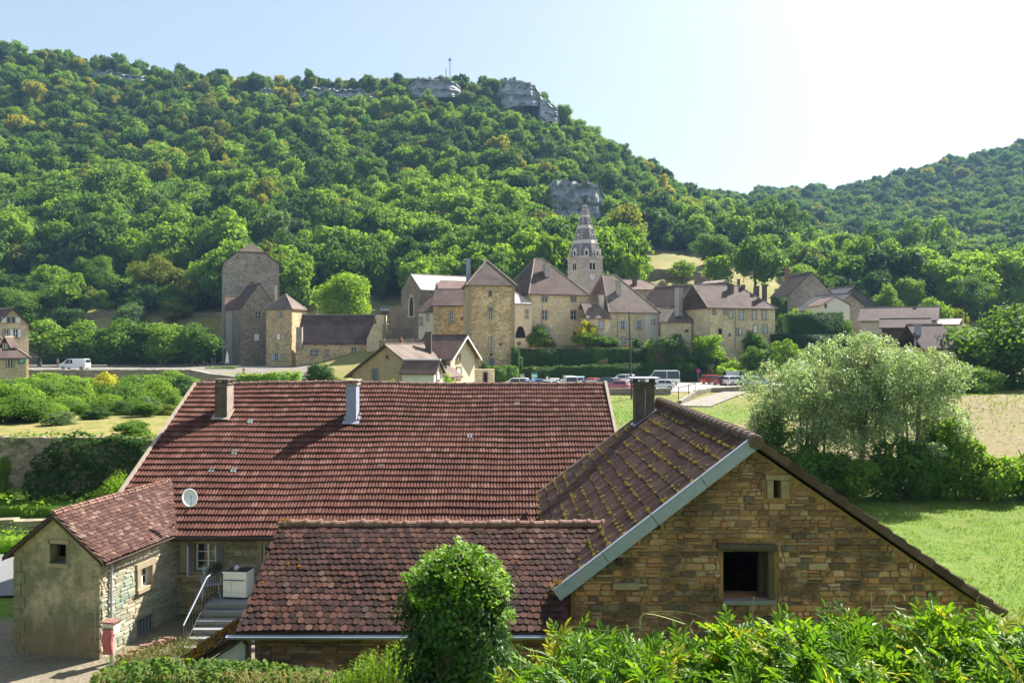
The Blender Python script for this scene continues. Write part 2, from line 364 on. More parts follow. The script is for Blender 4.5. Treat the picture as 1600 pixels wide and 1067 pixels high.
def ground(X, Y):
    X = np.asarray(X, float); Y = np.asarray(Y, float)
    Ys = np.maximum(Y, 1.0); px = 800+F*X/np.maximum(Y, 20.0)
    near = np.where(Y < 3, -1.65, np.maximum(-.43*Y-.36, -8.7))
    left = np.interp(Y, [0,42.2,42.6,57,66,78,95], [-8.7,-8.7,-5.15,-5.3,-7.0,-8.4,-8.7])
    wl = 1-smooth((X+19)/5)
    right = np.interp(Y, [0,47,53,62,74,84,95], [-8.65,-8.6,-8.2,-7.3,-6.3,-5.75,-5.75])
    wr = smooth((X-22)/26)
    mid = np.interp(Y, [0,60,95], [-8.7,-8.65,-8.45])
    m = mid*(1-wl)*(1-wr)+left*wl+right*wr
    z1 = np.where(Y < 20, near, m)
    zv = bilin(px, Y, VPX, VYS, VZ); zh = bilin(px, Y, HPX, HYS, HZ)
    t = np.clip((Y-84)/11, 0, 1)
    z = np.where(Y < 84, z1, np.where(Y < 95, z1*(1-t)+bilin(px, np.full_like(Y, 95.0), VPX, VYS, VZ)*t, np.where(Y < 200, zv, zh)))
    return z
def gz(x, y): return float(ground(np.array([x]), np.array([y]))[0])

rows = np.concatenate([np.arange(-14, 60, .7), np.arange(60, 100, 1.6), np.arange(100, 200, .6), 200*np.power(8.0, np.linspace(0, 1, 110))])
kk = np.linspace(-1.5, 1.5, 340)
YY, KK = np.meshgrid(rows, kk, indexing='ij'); XX = KK*(YY+20)
ZZ = ground(XX, YY)
amp = np.where(YY > 210, 1.6, np.where(YY > 100, .05, .05))
nz = np.array([noise.noise(Vector((x*.09, y*.09, 3.1)))+.5*noise.noise(Vector((x*.33, y*.33, 7.1))) for x, y in zip(XX.ravel(), YY.ravel())]).reshape(XX.shape)
ZZ = ZZ+nz*amp
nr, nc = XX.shape
idx = np.arange(nr*nc).reshape(nr, nc)
Fq = np.stack([idx[:-1,:-1], idx[:-1,1:], idx[1:,1:], idx[1:,:-1]], -1).reshape(-1, 4)

m, n, L = newmat('ground_cover')
v = coords(n, L); sx = n.new('ShaderNodeSeparateXYZ'); L.new(v, sx.inputs[0]); gx, gy = sx.outputs[0], sx.outputs[1]
fA = tnoise(n, L, v, .12, 6, .65); fB = tnoise(n, L, v, 1.4, 6, .7); fC = tnoise(n, L, v, 9, 3, .6)
fm = mth(n, L, 'MULTIPLY_ADD', fB, .5, mth(n, L, 'MULTIPLY', fC, .5))
g = ramp(n, [(.32,(.05,.095,.014)),(.5,(.095,.155,.022)),(.62,(.145,.19,.038)),(.74,(.26,.23,.10))]); L.new(fm, g.inputs[0])       # lawn
d = ramp(n, [(.3,(.11,.12,.03)),(.5,(.215,.185,.07)),(.7,(.33,.26,.12))]); L.new(fm, d.inputs[0])  # dry meadow
s = ramp(n, [(.3,(.10,.10,.04)),(.48,(.17,.145,.065)),(.7,(.26,.21,.11))]); L.new(fm, s.inputs[0])     # turned soil
e = ramp(n, [(.3,(.11,.095,.065)),(.6,(.22,.19,.14))]); L.new(fm, e.inputs[0])                        # trodden earth
u = ramp(n, [(.3,(.03,.045,.015)),(.7,(.06,.08,.03))]); L.new(fm, u.inputs[0])                    # forest floor
def band(val, a0, a1, b0, b1):
    return mth(n, L, 'MULTIPLY', maprange(n, L, val, a0, a1, 0, 1), maprange(n, L, val, b0, b1, 1, 0))
wob = mth(n, L, 'MULTIPLY_ADD', mth(n, L, 'SUBTRACT', fA, .5), 30, mth(n, L, 'MULTIPLY', mth(n, L, 'SUBTRACT', fB, .5), 8))
gyw = mth(n, L, 'ADD', gy, wob)
c = g.outputs[0]
c = mixc(n, L, mth(n, L, 'MULTIPLY', maprange(n, L, mth(n, L, 'MULTIPLY_ADD', mth(n, L, 'ABSOLUTE', mth(n, L, 'SUBTRACT', gx, 12)), .45, mth(n, L, 'MULTIPLY_ADD', wob, .5, gy)), 96, 116, 0, 1), maprange(n, L, fA, .3, .55, .55, 1)), c, d.outputs[0])
soil = mth(n, L, 'MULTIPLY', band(mth(n, L, 'ADD', gy, mth(n, L, 'MULTIPLY', wob, .25)), 47, 51, 81, 85), maprange(n, L, gx, 10, 16, 0, 1))
c = mixc(n, L, soil, c, s.outputs[0])
terr = mth(n, L, 'MULTIPLY', mth(n, L, 'MULTIPLY', band(gy, 42, 42.5, 80, 90), maprange(n, L, gx, -12, -16, 0, 1)), maprange(n, L, fB, .38, .52, .35, 1))
c = mixc(n, L, terr, c, d.outputs[0])
c = mixc(n, L, mth(n, L, 'MULTIPLY', band(gy, 17, 19, 24.5, 25.4), maprange(n, L, mth(n, L, 'ADD', gx, mth(n, L, 'MULTIPLY', wob, .1)), -5, -6.5, 0, 1)), c, e.outputs[0])
c = mixc(n, L, maprange(n, L, gyw, 318, 330, 0, 1), c, u.outputs[0])
gm = finish(m, n, L, c, .95, fm, .7, .12, spec=.1)
tag(link('ground', mesh_np('ground', np.stack([XX, YY, ZZ], -1).reshape(-1, 3), Fq, [gm], smooth=True)), kind='structure')

def sheet(name, pts, mat, dz=.004, sub=8):
    """flat sheet over a convex quad given as four XY corners, laid on the terrain"""
    a, b, c, d = [Vector((*p, 0)) for p in pts]; mb = MB(); vs = []; fs = []
    for i in range(sub+1):
        for j in range(sub+1):
            s_, t_ = i/sub, j/sub; p = a.lerp(b, s_).lerp(d.lerp(c, s_), t_)
            vs.append((p.x, p.y, gz(p.x, p.y)+dz))
    for i in range(sub):
        for j in range(sub):
            q = i*(sub+1)+j; fs.append((q, q+1, q+sub+2, q+sub+1)[::-1])
    mb.add(vs, fs); return tag(link(name, mb.mesh(name, mat, True)), kind='structure')
sheet('car_park', [(-6,110.4),(42,110.4),(44,137),(-8,137)], M['gravel'], .10)
sheet('plaza', [(-118,139.2),(-36,139.2),(-44,190),(-160,190)], plain('plaza_grit', (.17,.155,.13), .95, .2, .5), .05, 20)
sheet('road', [(-40,24),(-13.6,27.5),(-14.6,32),(-40,33)], M['asphalt'], .08, 14)
sheet('garden_path', [(-3,142),(44,142),(44,146.2),(-3,146.2)], plain('path_earth', (.5,.4,.25), .95), .06, 12)
sheet('ramp_road', [(20,98.5),(24.5,98.2),(34,111.5),(30.5,111.5)], plain('ramp_grit', (.22,.20,.17), .95, .2, .6), .12, 12)

# ---------------------------------------------------------------- foliage
def rvec(rng, n):
    v = rng.normal(size=(n, 3)); return v/np.linalg.norm(v, axis=1)[:, None]
def leaves(pts, nrm, size, aspect, rng, jit=.6, up=0.0):
    """one rhombus leaf per point"""
    n_ = len(pts); N = nrm+rvec(rng, n_)*jit; N /= np.linalg.norm(N, axis=1)[:, None]+1e-9
    t = np.cross(N, rvec(rng, n_)); t /= np.linalg.norm(t, axis=1)[:, None]+1e-9
    if up: t[:, 2] += up; t /= np.linalg.norm(t, axis=1)[:, None]
    b = np.cross(N, t); b /= np.linalg.norm(b, axis=1)[:, None]+1e-9
    s_ = (size*rng.uniform(.65, 1.35, n_))[:, None]
    a_ = t*s_*.5; c_ = b*s_*.5*aspect; k_ = N*s_*.12
    V = np.stack([pts-a_, pts+c_*1.0-a_*.1+k_, pts+a_, pts-c_-a_*.1+k_], 1).reshape(-1, 3)
    Fc = np.arange(n_*4).reshape(-1, 4); return V, Fc
def lobes_points(lobes, n_, rng, depth=.35, flat=.0):
    """points spread through the outer shell of a set of ellipsoid lobes (c, r vec3)"""
    C = np.array([l[0] for l in lobes], float); R = np.array([l[1] for l in lobes], float)
    area = (R[:,0]*R[:,1]+R[:,1]*R[:,2]+R[:,0]*R[:,2]); pr = area/area.sum()
    k = rng.choice(len(lobes), int(n_*1.8), p=pr); d = rvec(rng, len(k)); d[:, 2] = np.where((d[:, 2] < -.3) & (rng.random(len(k)) < .45), -d[:, 2], d[:, 2])
    d /= np.linalg.norm(d, axis=1)[:, None]
    rad = 1-depth*rng.random(len(k))**1.6+.08*rng.normal(size=len(k))
    p = C[k]+d*R[k]*rad[:, None]
    # drop points deep inside another lobe
    keep = np.ones(len(k), bool)
    for i in range(len(lobes)):
        q = (p-C[i])/R[i]; keep &= ~((np.einsum('ij,ij->i', q, q) < .55**2))
    p = p[keep][:n_]; dd = d[keep][:n_]/R[k][keep][:n_]; dd /= np.linalg.norm(dd, axis=1)[:, None]
    return p, dd
def crown_lobes(rng, w, h, z0, nl, lobe=.42, topheavy=0.0):
    """lobes filling an ellipsoid crown of width w, height h, bottom at z0"""
    out = []
    for i in range(nl):
        d = rvec(rng, 1)[0]; r = rng.random()**.33*.70
        cx, cy, cz = d*r; 
        sc = lobe*rng.uniform(.65, 1.15)*(1-.35*max(0, cz))
        out.append(((cx*w/2*1.05, cy*w/2*1.05, z0+h/2+cz*h/2*1.0), (w/2*sc, w/2*sc, min(w, h)/2*sc*1.0)))
    out.append(((0,0,z0+h*.5), (w*.26, w*.26, h*.34))); return out
def core(lobes, rng, k=.62):
    """inner masses of the same foliage: keep the crown from being see-through"""
    import itertools
    V = []; Fs = []
    t = (1+5**.5)/2
    iv = np.array([(-1,t,0),(1,t,0),(-1,-t,0),(1,-t,0),(0,-1,t),(0,1,t),(0,-1,-t),(0,1,-t),(t,0,-1),(t,0,1),(-t,0,-1),(-t,0,1)])/math.sqrt(1+t*t)
    fi = [(0,11,5),(0,5,1),(0,1,7),(0,7,10),(0,10,11),(1,5,9),(5,11,4),(11,10,2),(10,7,6),(7,1,8),(3,9,4),(3,4,2),(3,2,6),(3,6,8),(3,8,9),(4,9,5),(2,4,11),(6,2,10),(8,6,7),(9,8,1)]
    for c_, r_ in lobes:
        b = len(V); j = rng.uniform(.8, 1.15, (12, 1))
        for p in iv*j*k*np.array(r_)+np.array(c_): V.append(p)
        for f in fi: Fs.append((b+f[0], b+f[1], b+f[2], b+f[2]))
    return np.array(V), [(f[0], f[1], f[2]) for f in Fs]
def foliage_mesh(name, lobes, nl, size, aspect, mat, rng, depth=.35, jit=.7, corek=.6, up=0.0, flip=False, pts=None):
    if pts is None: p, d = lobes_points(lobes, nl, rng, depth)
    else: p, d = pts
    V, Fc = leaves(p, d, size, aspect, rng, jit, up)
    if corek > 0 and lobes:
        cv, cf = core(lobes, rng, corek); b = len(V)
        cf = np.array(cf)+b; cf4 = np.concatenate([cf, cf[:, 2:3]], 1)
        # degenerate quads are avoided: split triangles go through separate mesh build
        V = np.concatenate([V, cv]); me = bpy.data.meshes.new(name)
        nq = len(Fc); ntc = len(cf)
        me.vertices.add(len(V)); me.vertices.foreach_set('co', V.astype(np.float32).ravel())
        me.loops.add(nq*4+ntc*3); me.loops.foreach_set('vertex_index', np.concatenate([Fc.ravel(), cf.ravel()]).astype(np.int32))
        me.polygons.add(nq+ntc)
        me.polygons.foreach_set('loop_start', np.concatenate([np.arange(0, nq*4, 4), nq*4+np.arange(0, ntc*3, 3)]).astype(np.int32))
        me.materials.append(mat); me.update(calc_edges=True)
        return me
    return mesh_np(name, V, Fc, [mat])
def trunk_mb(rng, h, r, crown_z, w, nb=5, lean=0.0):
    mb = MB(); top = Vector((rng.uniform(-.3,.3)*w*.1, rng.uniform(-.3,.3)*w*.1, h*.8))
    pts = [Vector((0,0,-.6)), Vector((rng.uniform(-.1,.1)*r*4, rng.uniform(-.1,.1)*r*4, crown_z*.5)), Vector((top.x*.5, top.y*.5, crown_z)), top]
    mb.tube(pts, [r*1.35, r, r*.8, r*.2], 7)
    for i in range(nb):
        a = rng.uniform(0, 6.28); st = pts[2].lerp(top, rng.uniform(0, .5)); ln = w*.36*rng.uniform(.6, 1.1)
        en = st+Vector((math.cos(a)*ln, math.sin(a)*ln, ln*rng.uniform(.4, .9)))
        mid = st.lerp(en, .5)+Vector((0,0,-ln*.08))
        mb.tube([st, mid, en], [r*.45, r*.3, r*.08], 5)
    return mb
# shape prototypes (unit-size trees: crown width 1, total height given) kept as mesh data
def tree_meshes(kind, mat, seed, nleaf, size):
    """return crown mesh, trunk mesh for a tree 10 m high and 8 m wide"""
    rng = np.random.default_rng(seed)
    if kind == 'round': lb = crown_lobes(rng, 8.6, 9.4, .6, 18, .44); cz = 1.8
    elif kind == 'tall': lb = crown_lobes(rng, 8.2, 10.0, .3, 20, .38); cz = 1.8
    elif kind == 'bush': lb = crown_lobes(rng, 8.8, 12.0, -2.4, 18, .45); cz = .8
    elif kind == 'spread': lb = crown_lobes(rng, 9.0, 8.2, 1.7, 22, .36); cz = 2.4
    elif kind == 'loose': lb = crown_lobes(rng, 8.4, 9.6, .6, 30, .27)[:-1]; cz = 1.8
    me = foliage_mesh('crown', lb, nleaf, size, .75, mat, rng, corek=(.6 if kind != 'loose' else 0), depth=(.4 if kind != 'loose' else .8))
    tr = trunk_mb(rng, 10, .22, cz, 8, 5).mesh('trunk', M['bark'])
    return me, tr
TM = {}
def tm(kind, mat, var, nleaf, size):
    k = (kind, mat, var, nleaf)
    if k not in TM: TM[k] = tree_meshes(kind, LV[mat], hash((len(kind), ord(kind[0]), ord(mat[0])*7, len(mat), var)) % 9973, nleaf, size)
    return TM[k]
def tree(label, px, top, wpx, Y, kind='round', mat='mid', name='tree', cat='tree', group=None, base=None, det=2, Y0=None):
    X = PX(px, Y); zg = gz(X, Y) if base is None else base
    wd = wpx/F*Y; h = max(PZ(top, Y)-zg, .5*wd)
    nl, sz = {0:(700,.8), 1:(1600,.55), 2:(3200,.42), 3:(7000,.28)}[det]
    if det >= 1: sz = sz*1.0
    c, t = tm(kind, mat, RND.randint(0, 1), nl, sz)
    o = thing(name, label, cat, (X, Y, zg-.1), group, RND.uniform(0, 6.28)); o.scale = (wd/8, wd/8, (h+.1)/10)
    link('crown', c, o, (0,0,0)); link('trunk', t, o, (0,0,0)) if kind != 'bush' or h > 3 else link('stem', t, o, (0,0,0))
    return o
# ---------------------------------------------------------------- far forest (hillsides)
def hill_mask(px, Y, X):
    """where trees grow beyond the village"""
    if Y < 205: return False
    nzv = noise.noise(Vector((X*.03, Y*.03, 0)))
    if 985 < px < 1292 and Y < 304 - max(0, px-1120)*.38: return RND.random() < .012
    if px < 345 and Y < 238: return RND.random() < .62 + .5*nzv
    if 470 < px < 640 and Y < 218: return False
    return True
def forest_spots():
    out = []
    Y = 206.0
    while Y < 830:
        st = 5.0 + (Y-206)*.0050
        x0 = -.78*Y; x1 = .78*Y; X = x0+RND.random()*st
        while X < x1:
            x = X+RND.uniform(-.38, .38)*st; y = Y+RND.uniform(-.4, .4)*st; px = 800+F*x/y
            X += st
            # ridge line: nothing beyond it can be seen
            rid = 470 if px < 980 else (490 if px < 1080 else 800)
            if y > rid+26: continue
            if px > 1120 and y > 780: continue
            if 1050 < px < 1250 and 420 < y < 600 and RND.random() < .4: continue
            if not hill_mask(px, y, x): continue
            # bare rock
            if any(a < px < b and c < y < d for a, b, c, d in CLIFF_GAPS): continue
            out.append((x, y, px))
        Y += st*.86
    return out
# cliffs: (px0, px1, Y, top py0, top py1, bottom py, depth)
CLIFFS = [(135,245,450,104,122,136,9), (395,462,450,136,142,160,9), (465,590,450,134,140,162,9), (638,722,450,118,124,152,10),
          (778,848,452,116,132,166,10), (838,876,452,142,172,190,10), (846,952,320,274,284,342,9)]
CLIFF_GAPS = [(850,946,266,322), (775,880,424,452), (645,715,434,456), (475,580,440,456), (400,455,440,456), (140,240,438,455)]
for (a, b, Y, t0, t1, bt, dp) in CLIFFS:
    nx = max(12, int((b-a)/3)); nzc = 14; vs = []; fs = []; seed = a*.37
    for i in range(nx+1):
        s_ = i/nx; px = a+(b-a)*s_; top = t0+(t1-t0)*s_+3.5*noise.noise(Vector((px*.09, seed, 0)))*2
        edge = min(1, min(s_, 1-s_)*6)
        for j in range(nzc+1):
            t_ = j/nzc; py = bt+(top-bt)*t_*(.45+.55*edge)
            yy = Y-dp*edge*(1-.25*t_)+3.5*noise.noise(Vector((px*.12, py*.08, seed)))+1.8*noise.noise(Vector((px*.4, py*.5, seed)))+(1.2 if (j//3) % 2 else 0)
            if t_ == 1: yy += 9
            vs.append(P(px, py, yy) if t_ < 1 else Vector((PX(px, yy), yy, PZ(py, Y-dp*edge))))
    for i in range(nx):
        for j in range(nzc): q = i*(nzc+1)+j; fs.append((q, q+nzc+1, q+nzc+2, q+1))
    mb = MB(); mb.add(vs, fs); o = link('cliff', mb.mesh('cliff', M['rock'])); o['kind'] = 'structure'

spots = forest_spots()
dist = lambda s: s[1]
KINDS = [('round',0),('round',1),('tall',0),('tall',1),('spread',0)]
def forest_mat(x, y, px):
    v_ = noise.noise(Vector((x*.018, y*.018, 5)))+.5*noise.noise(Vector((x*.06, y*.06, 9)))
    hz = gz(x, y); r = RND.random()
    if px < 620 and y > 330 and px < 1000:
        if r < (.09 if v_ > 0 else .02): return 'yellow'
        if r < .15: return 'olive'
    elif r < .012: return 'yellow'
    elif r < .06: return 'olive'
    q = RND.random()+v_*.7-(y-200)/1300+.13
    if px > 1180 and y > 480: return 'mid' if q > .2 else 'dark'
    return 'bright' if q > .62 else ('mid' if q > .22 else ('dark' if q > -.1 else 'grey'))
fd = []
for s_ in spots:
    x, y, px = s_
    hN = RND.uniform(10.5, 17) if y < 300 else (RND.uniform(9.5, 14.5) if y < 420 else RND.uniform(8, 12))
    if px > 1180 and y > 480: hN = RND.uniform(12, 17)
    if 440 < y and px < 900: hN = RND.choice([RND.uniform(5, 8), RND.uniform(7, 13)])
    if px < 345 and y < 238: hN = RND.uniform(4, 10)
    hN *= RND.choice([.72,.85,1,1,1.15,1.3])
    fd.append([x, y, px, hN, hN*RND.uniform(.58, .88), forest_mat(x, y, px), RND.randrange(5), RND.uniform(0, 6.28)])
# the 300 that show largest: nearest and inside the frame
vis = [i for i, d_ in enumerate(fd) if -10 < d_[2] < 1610]
vis.sort(key=lambda i: fd[i][1]/fd[i][3]); near = set(vis[:300])
LBL = {'bright': 'bright green', 'mid': 'mid green', 'dark': 'dark green', 'olive': 'olive green', 'yellow': 'yellowing', 'grey': 'greyish green'}
LM = [(60,'above the left edge house'),(170,'above the plaza lime trees'),(290,'left of the square tower house'),(390,'behind the square tower house'),(500,'behind the stone long house'),(600,'behind the big walnut'),(700,'behind the church nave'),(780,'behind the pyramid roof'),(880,'behind the hipped stone house'),(980,'beside the church spire'),(1080,'left of the dry meadow'),(1200,'beyond the meadow walnut'),(1290,'behind the tall gable house'),(1390,'behind the stone barn'),(1480,'behind the long barn'),(9999,'above the huge chestnut')]
def region(px, y):
    return next(t_ for q, t_ in LM if px < q)+(', front row' if y < 235 else (', low down' if y < 262 else ', further up'))
FM = {}
def forest_mesh(mat, k):
    """single mesh tree: crown and trunk"""
    kk_ = (mat, k)
    if kk_ in FM: return FM[kk_]
    c, t = tm(KINDS[k][0], mat, KINDS[k][1], 1500, .62)
    # join the two meshes
    nv = len(c.vertices); co = np.empty(nv*3, np.float32); c.vertices.foreach_get('co', co)
    V1 = [tuple(v_) for v_ in co.reshape(-1, 3)]; F1 = [list(p.vertices) for p in c.polygons]
    V2 = [tuple(v_.co) for v_ in t.vertices]; F2 = [[q+nv for q in p.vertices] for p in t.polygons]
    me = bpy.data.meshes.new('forest_tree'); me.from_pydata(V1+V2, [], F1+F2)
    me.materials.append(LV[mat]); me.materials.append(M['bark'])
    me.polygons.foreach_set('material_index', [0]*len(F1)+[1]*len(F2)); me.update()
    FM[kk_] = me; return me
proto = {}
for i in sorted(near):
    x, y, px, h, wd, mt, k, rz = fd[i]
    o = link('forest_tree', forest_mesh(mt, k)); o.location = (x, y, gz(x, y)-.4); o.rotation_euler.z = rz; o.scale = (wd/8, wd/8, h/10)
    kd = KINDS[k][0]; shp = {'round': 'rounded', 'tall': 'tall', 'spread': 'spreading'}[kd]
    tag(o, '%s %s tree %s' % (LBL[mt], shp, region(px, y)), 'tree', 'trees of the wooded slope behind the village')
    proto.setdefault((mt, k), o)
byl = {}
for o in list(COL.objects):
    if o.name.startswith('forest_tree') and 'label' in o: byl.setdefault(o['label'], []).append(o)
ORD = ['leftmost','second leftmost','third leftmost','fourth leftmost','fifth leftmost','sixth leftmost']
for lb_, os_ in byl.items():
    if 2 <= len(os_) <= 6:
        os_.sort(key=lambda o: o.location.x/o.location.y)
        for q, o in enumerate(os_): o['label'] = (('left' if q == 0 else 'right')+' one of two '+lb_.replace(' tree ', ' trees ')) if len(os_) == 2 else ORD[q]+' '+lb_
def gn_forest(name, items):
    """one object, trees of the same kinds instanced on points"""
    keys = sorted({(d_[5], d_[6]) for d_ in items})
    items2 = [d_ for d_ in items]
    me = bpy.data.meshes.new(name); me.from_pydata([(d_[0], d_[1], gz(d_[0], d_[1])-.4) for d_ in items2], [], [])
    a = me.attributes.new('kid', 'INT', 'POINT'); a.data.foreach_set('value', [keys.index((d_[5], d_[6])) for d_ in items2])
    a = me.attributes.new('rz', 'FLOAT', 'POINT'); a.data.foreach_set('value', [d_[7] for d_ in items2])
    a = me.attributes.new('scl', 'FLOAT_VECTOR', 'POINT'); a.data.foreach_set('vector', [q for d_ in items2 for q in (d_[4]/8, d_[4]/8, d_[3]/10)])
    ng = bpy.data.node_groups.new(name, 'GeometryNodeTree'); ng.interface.new_socket('Geometry', in_out='INPUT', socket_type='NodeSocketGeometry'); ng.interface.new_socket('Geometry', in_out='OUTPUT', socket_type='NodeSocketGeometry')
    N = ng.nodes; L_ = ng.links; gi = N.new('NodeGroupInput'); go = N.new('NodeGroupOutput'); jn = N.new('GeometryNodeJoinGeometry')
    def attr(nm, ty):
        q = N.new('GeometryNodeInputNamedAttribute'); q.data_type = ty; q.inputs[0].default_value = nm; return q.outputs[0]
    ak, ar, asx = attr('kid', 'INT'), attr('rz', 'FLOAT'), attr('scl', 'FLOAT_VECTOR')
    cx = N.new('ShaderNodeCombineXYZ'); L_.new(ar, cx.inputs[2])
    for i, key in enumerate(keys):
        if key not in proto:
            # a tree of this kind has to stand somewhere in the scene: take the first of its kind
            d_ = next(q for q in items2 if (q[5], q[6]) == key)
            o = link('forest_tree', forest_mesh(*key)); o.location = (d_[0]+1.5, d_[1], gz(d_[0], d_[1])-.4); o.scale = (d_[4]/8, d_[4]/8, d_[3]/10)
            shp = {'round': 'rounded', 'tall': 'tall', 'spread': 'spreading'}[KINDS[key[1]][0]]
            tag(o, '%s %s tree high on the wooded hillside' % (LBL[key[0]], shp), 'tree', '%s %s trees high on the hillside' % (LBL[key[0]], shp)); proto[key] = o
        oi = N.new('GeometryNodeObjectInfo'); oi.inputs[0].default_value = proto[key]; oi.inputs[1].default_value = True
        cp = N.new('FunctionNodeCompare'); cp.data_type = 'INT'; cp.operation = 'EQUAL'; L_.new(ak, cp.inputs[2]); cp.inputs[3].default_value = i
        ip = N.new('GeometryNodeInstanceOnPoints'); L_.new(gi.outputs[0], ip.inputs['Points']); L_.new(cp.outputs[0], ip.inputs['Selection'])
        L_.new(oi.outputs['Geometry'], ip.inputs['Instance']); L_.new(cx.outputs[0], ip.inputs['Rotation']); L_.new(asx, ip.inputs['Scale'])
        L_.new(ip.outputs[0], jn.inputs[0])
    L_.new(jn.outputs[0], go.inputs[0])
    o = link(name, me); md = o.modifiers.new('trees', 'NODES'); md.node_group = ng; o['kind'] = 'stuff'
    return o
rest = [d_ for i, d_ in enumerate(fd) if i not in near]
o = gn_forest('hillside_forest', [d_ for d_ in rest if not (d_[2] > 1060 and d_[1] > 480)])
tag(o, 'dense mixed green and yellowing forest covering the hill behind the abbey', 'forest')
o = gn_forest('far_forest', [d_ for d_ in rest if d_[2] > 1060 and d_[1] > 480])
tag(o, 'bluish distant forest covering the far hill on the right', 'forest')
print('forest', len(fd))
# radio mast on the ridge
for (px, t, b, r, lab) in ((703,90,128,.35,'tall thin radio mast rising from the trees on the ridge'), (697,106,128,.15,'thin short aerial pole left of the tall mast on the ridge')):
    mb = MB(); Y = 458
    for dx in (-r, r): mb.tube([(PX(px, Y)+dx, Y, PZ(b, Y)), (PX(px, Y)+dx*.6, Y, PZ(t, Y))], .13, 5)
    zz = PZ(b, Y)
    while zz < PZ(t, Y)-.5: mb.tube([(PX(px, Y)-r, Y, zz), (PX(px, Y)+r, Y, zz+.9)], .07, 4); zz += 1.2
    if r > .2: mb.box(PX(px, Y)-.9, PX(px, Y)+.9, Y-.2, Y+.2, PZ(t+4, Y)-.5, PZ(t+4, Y)+.5)
    tag(link('radio_mast', mb.mesh('radio_mast', M['zinc'])), lab, 'mast')

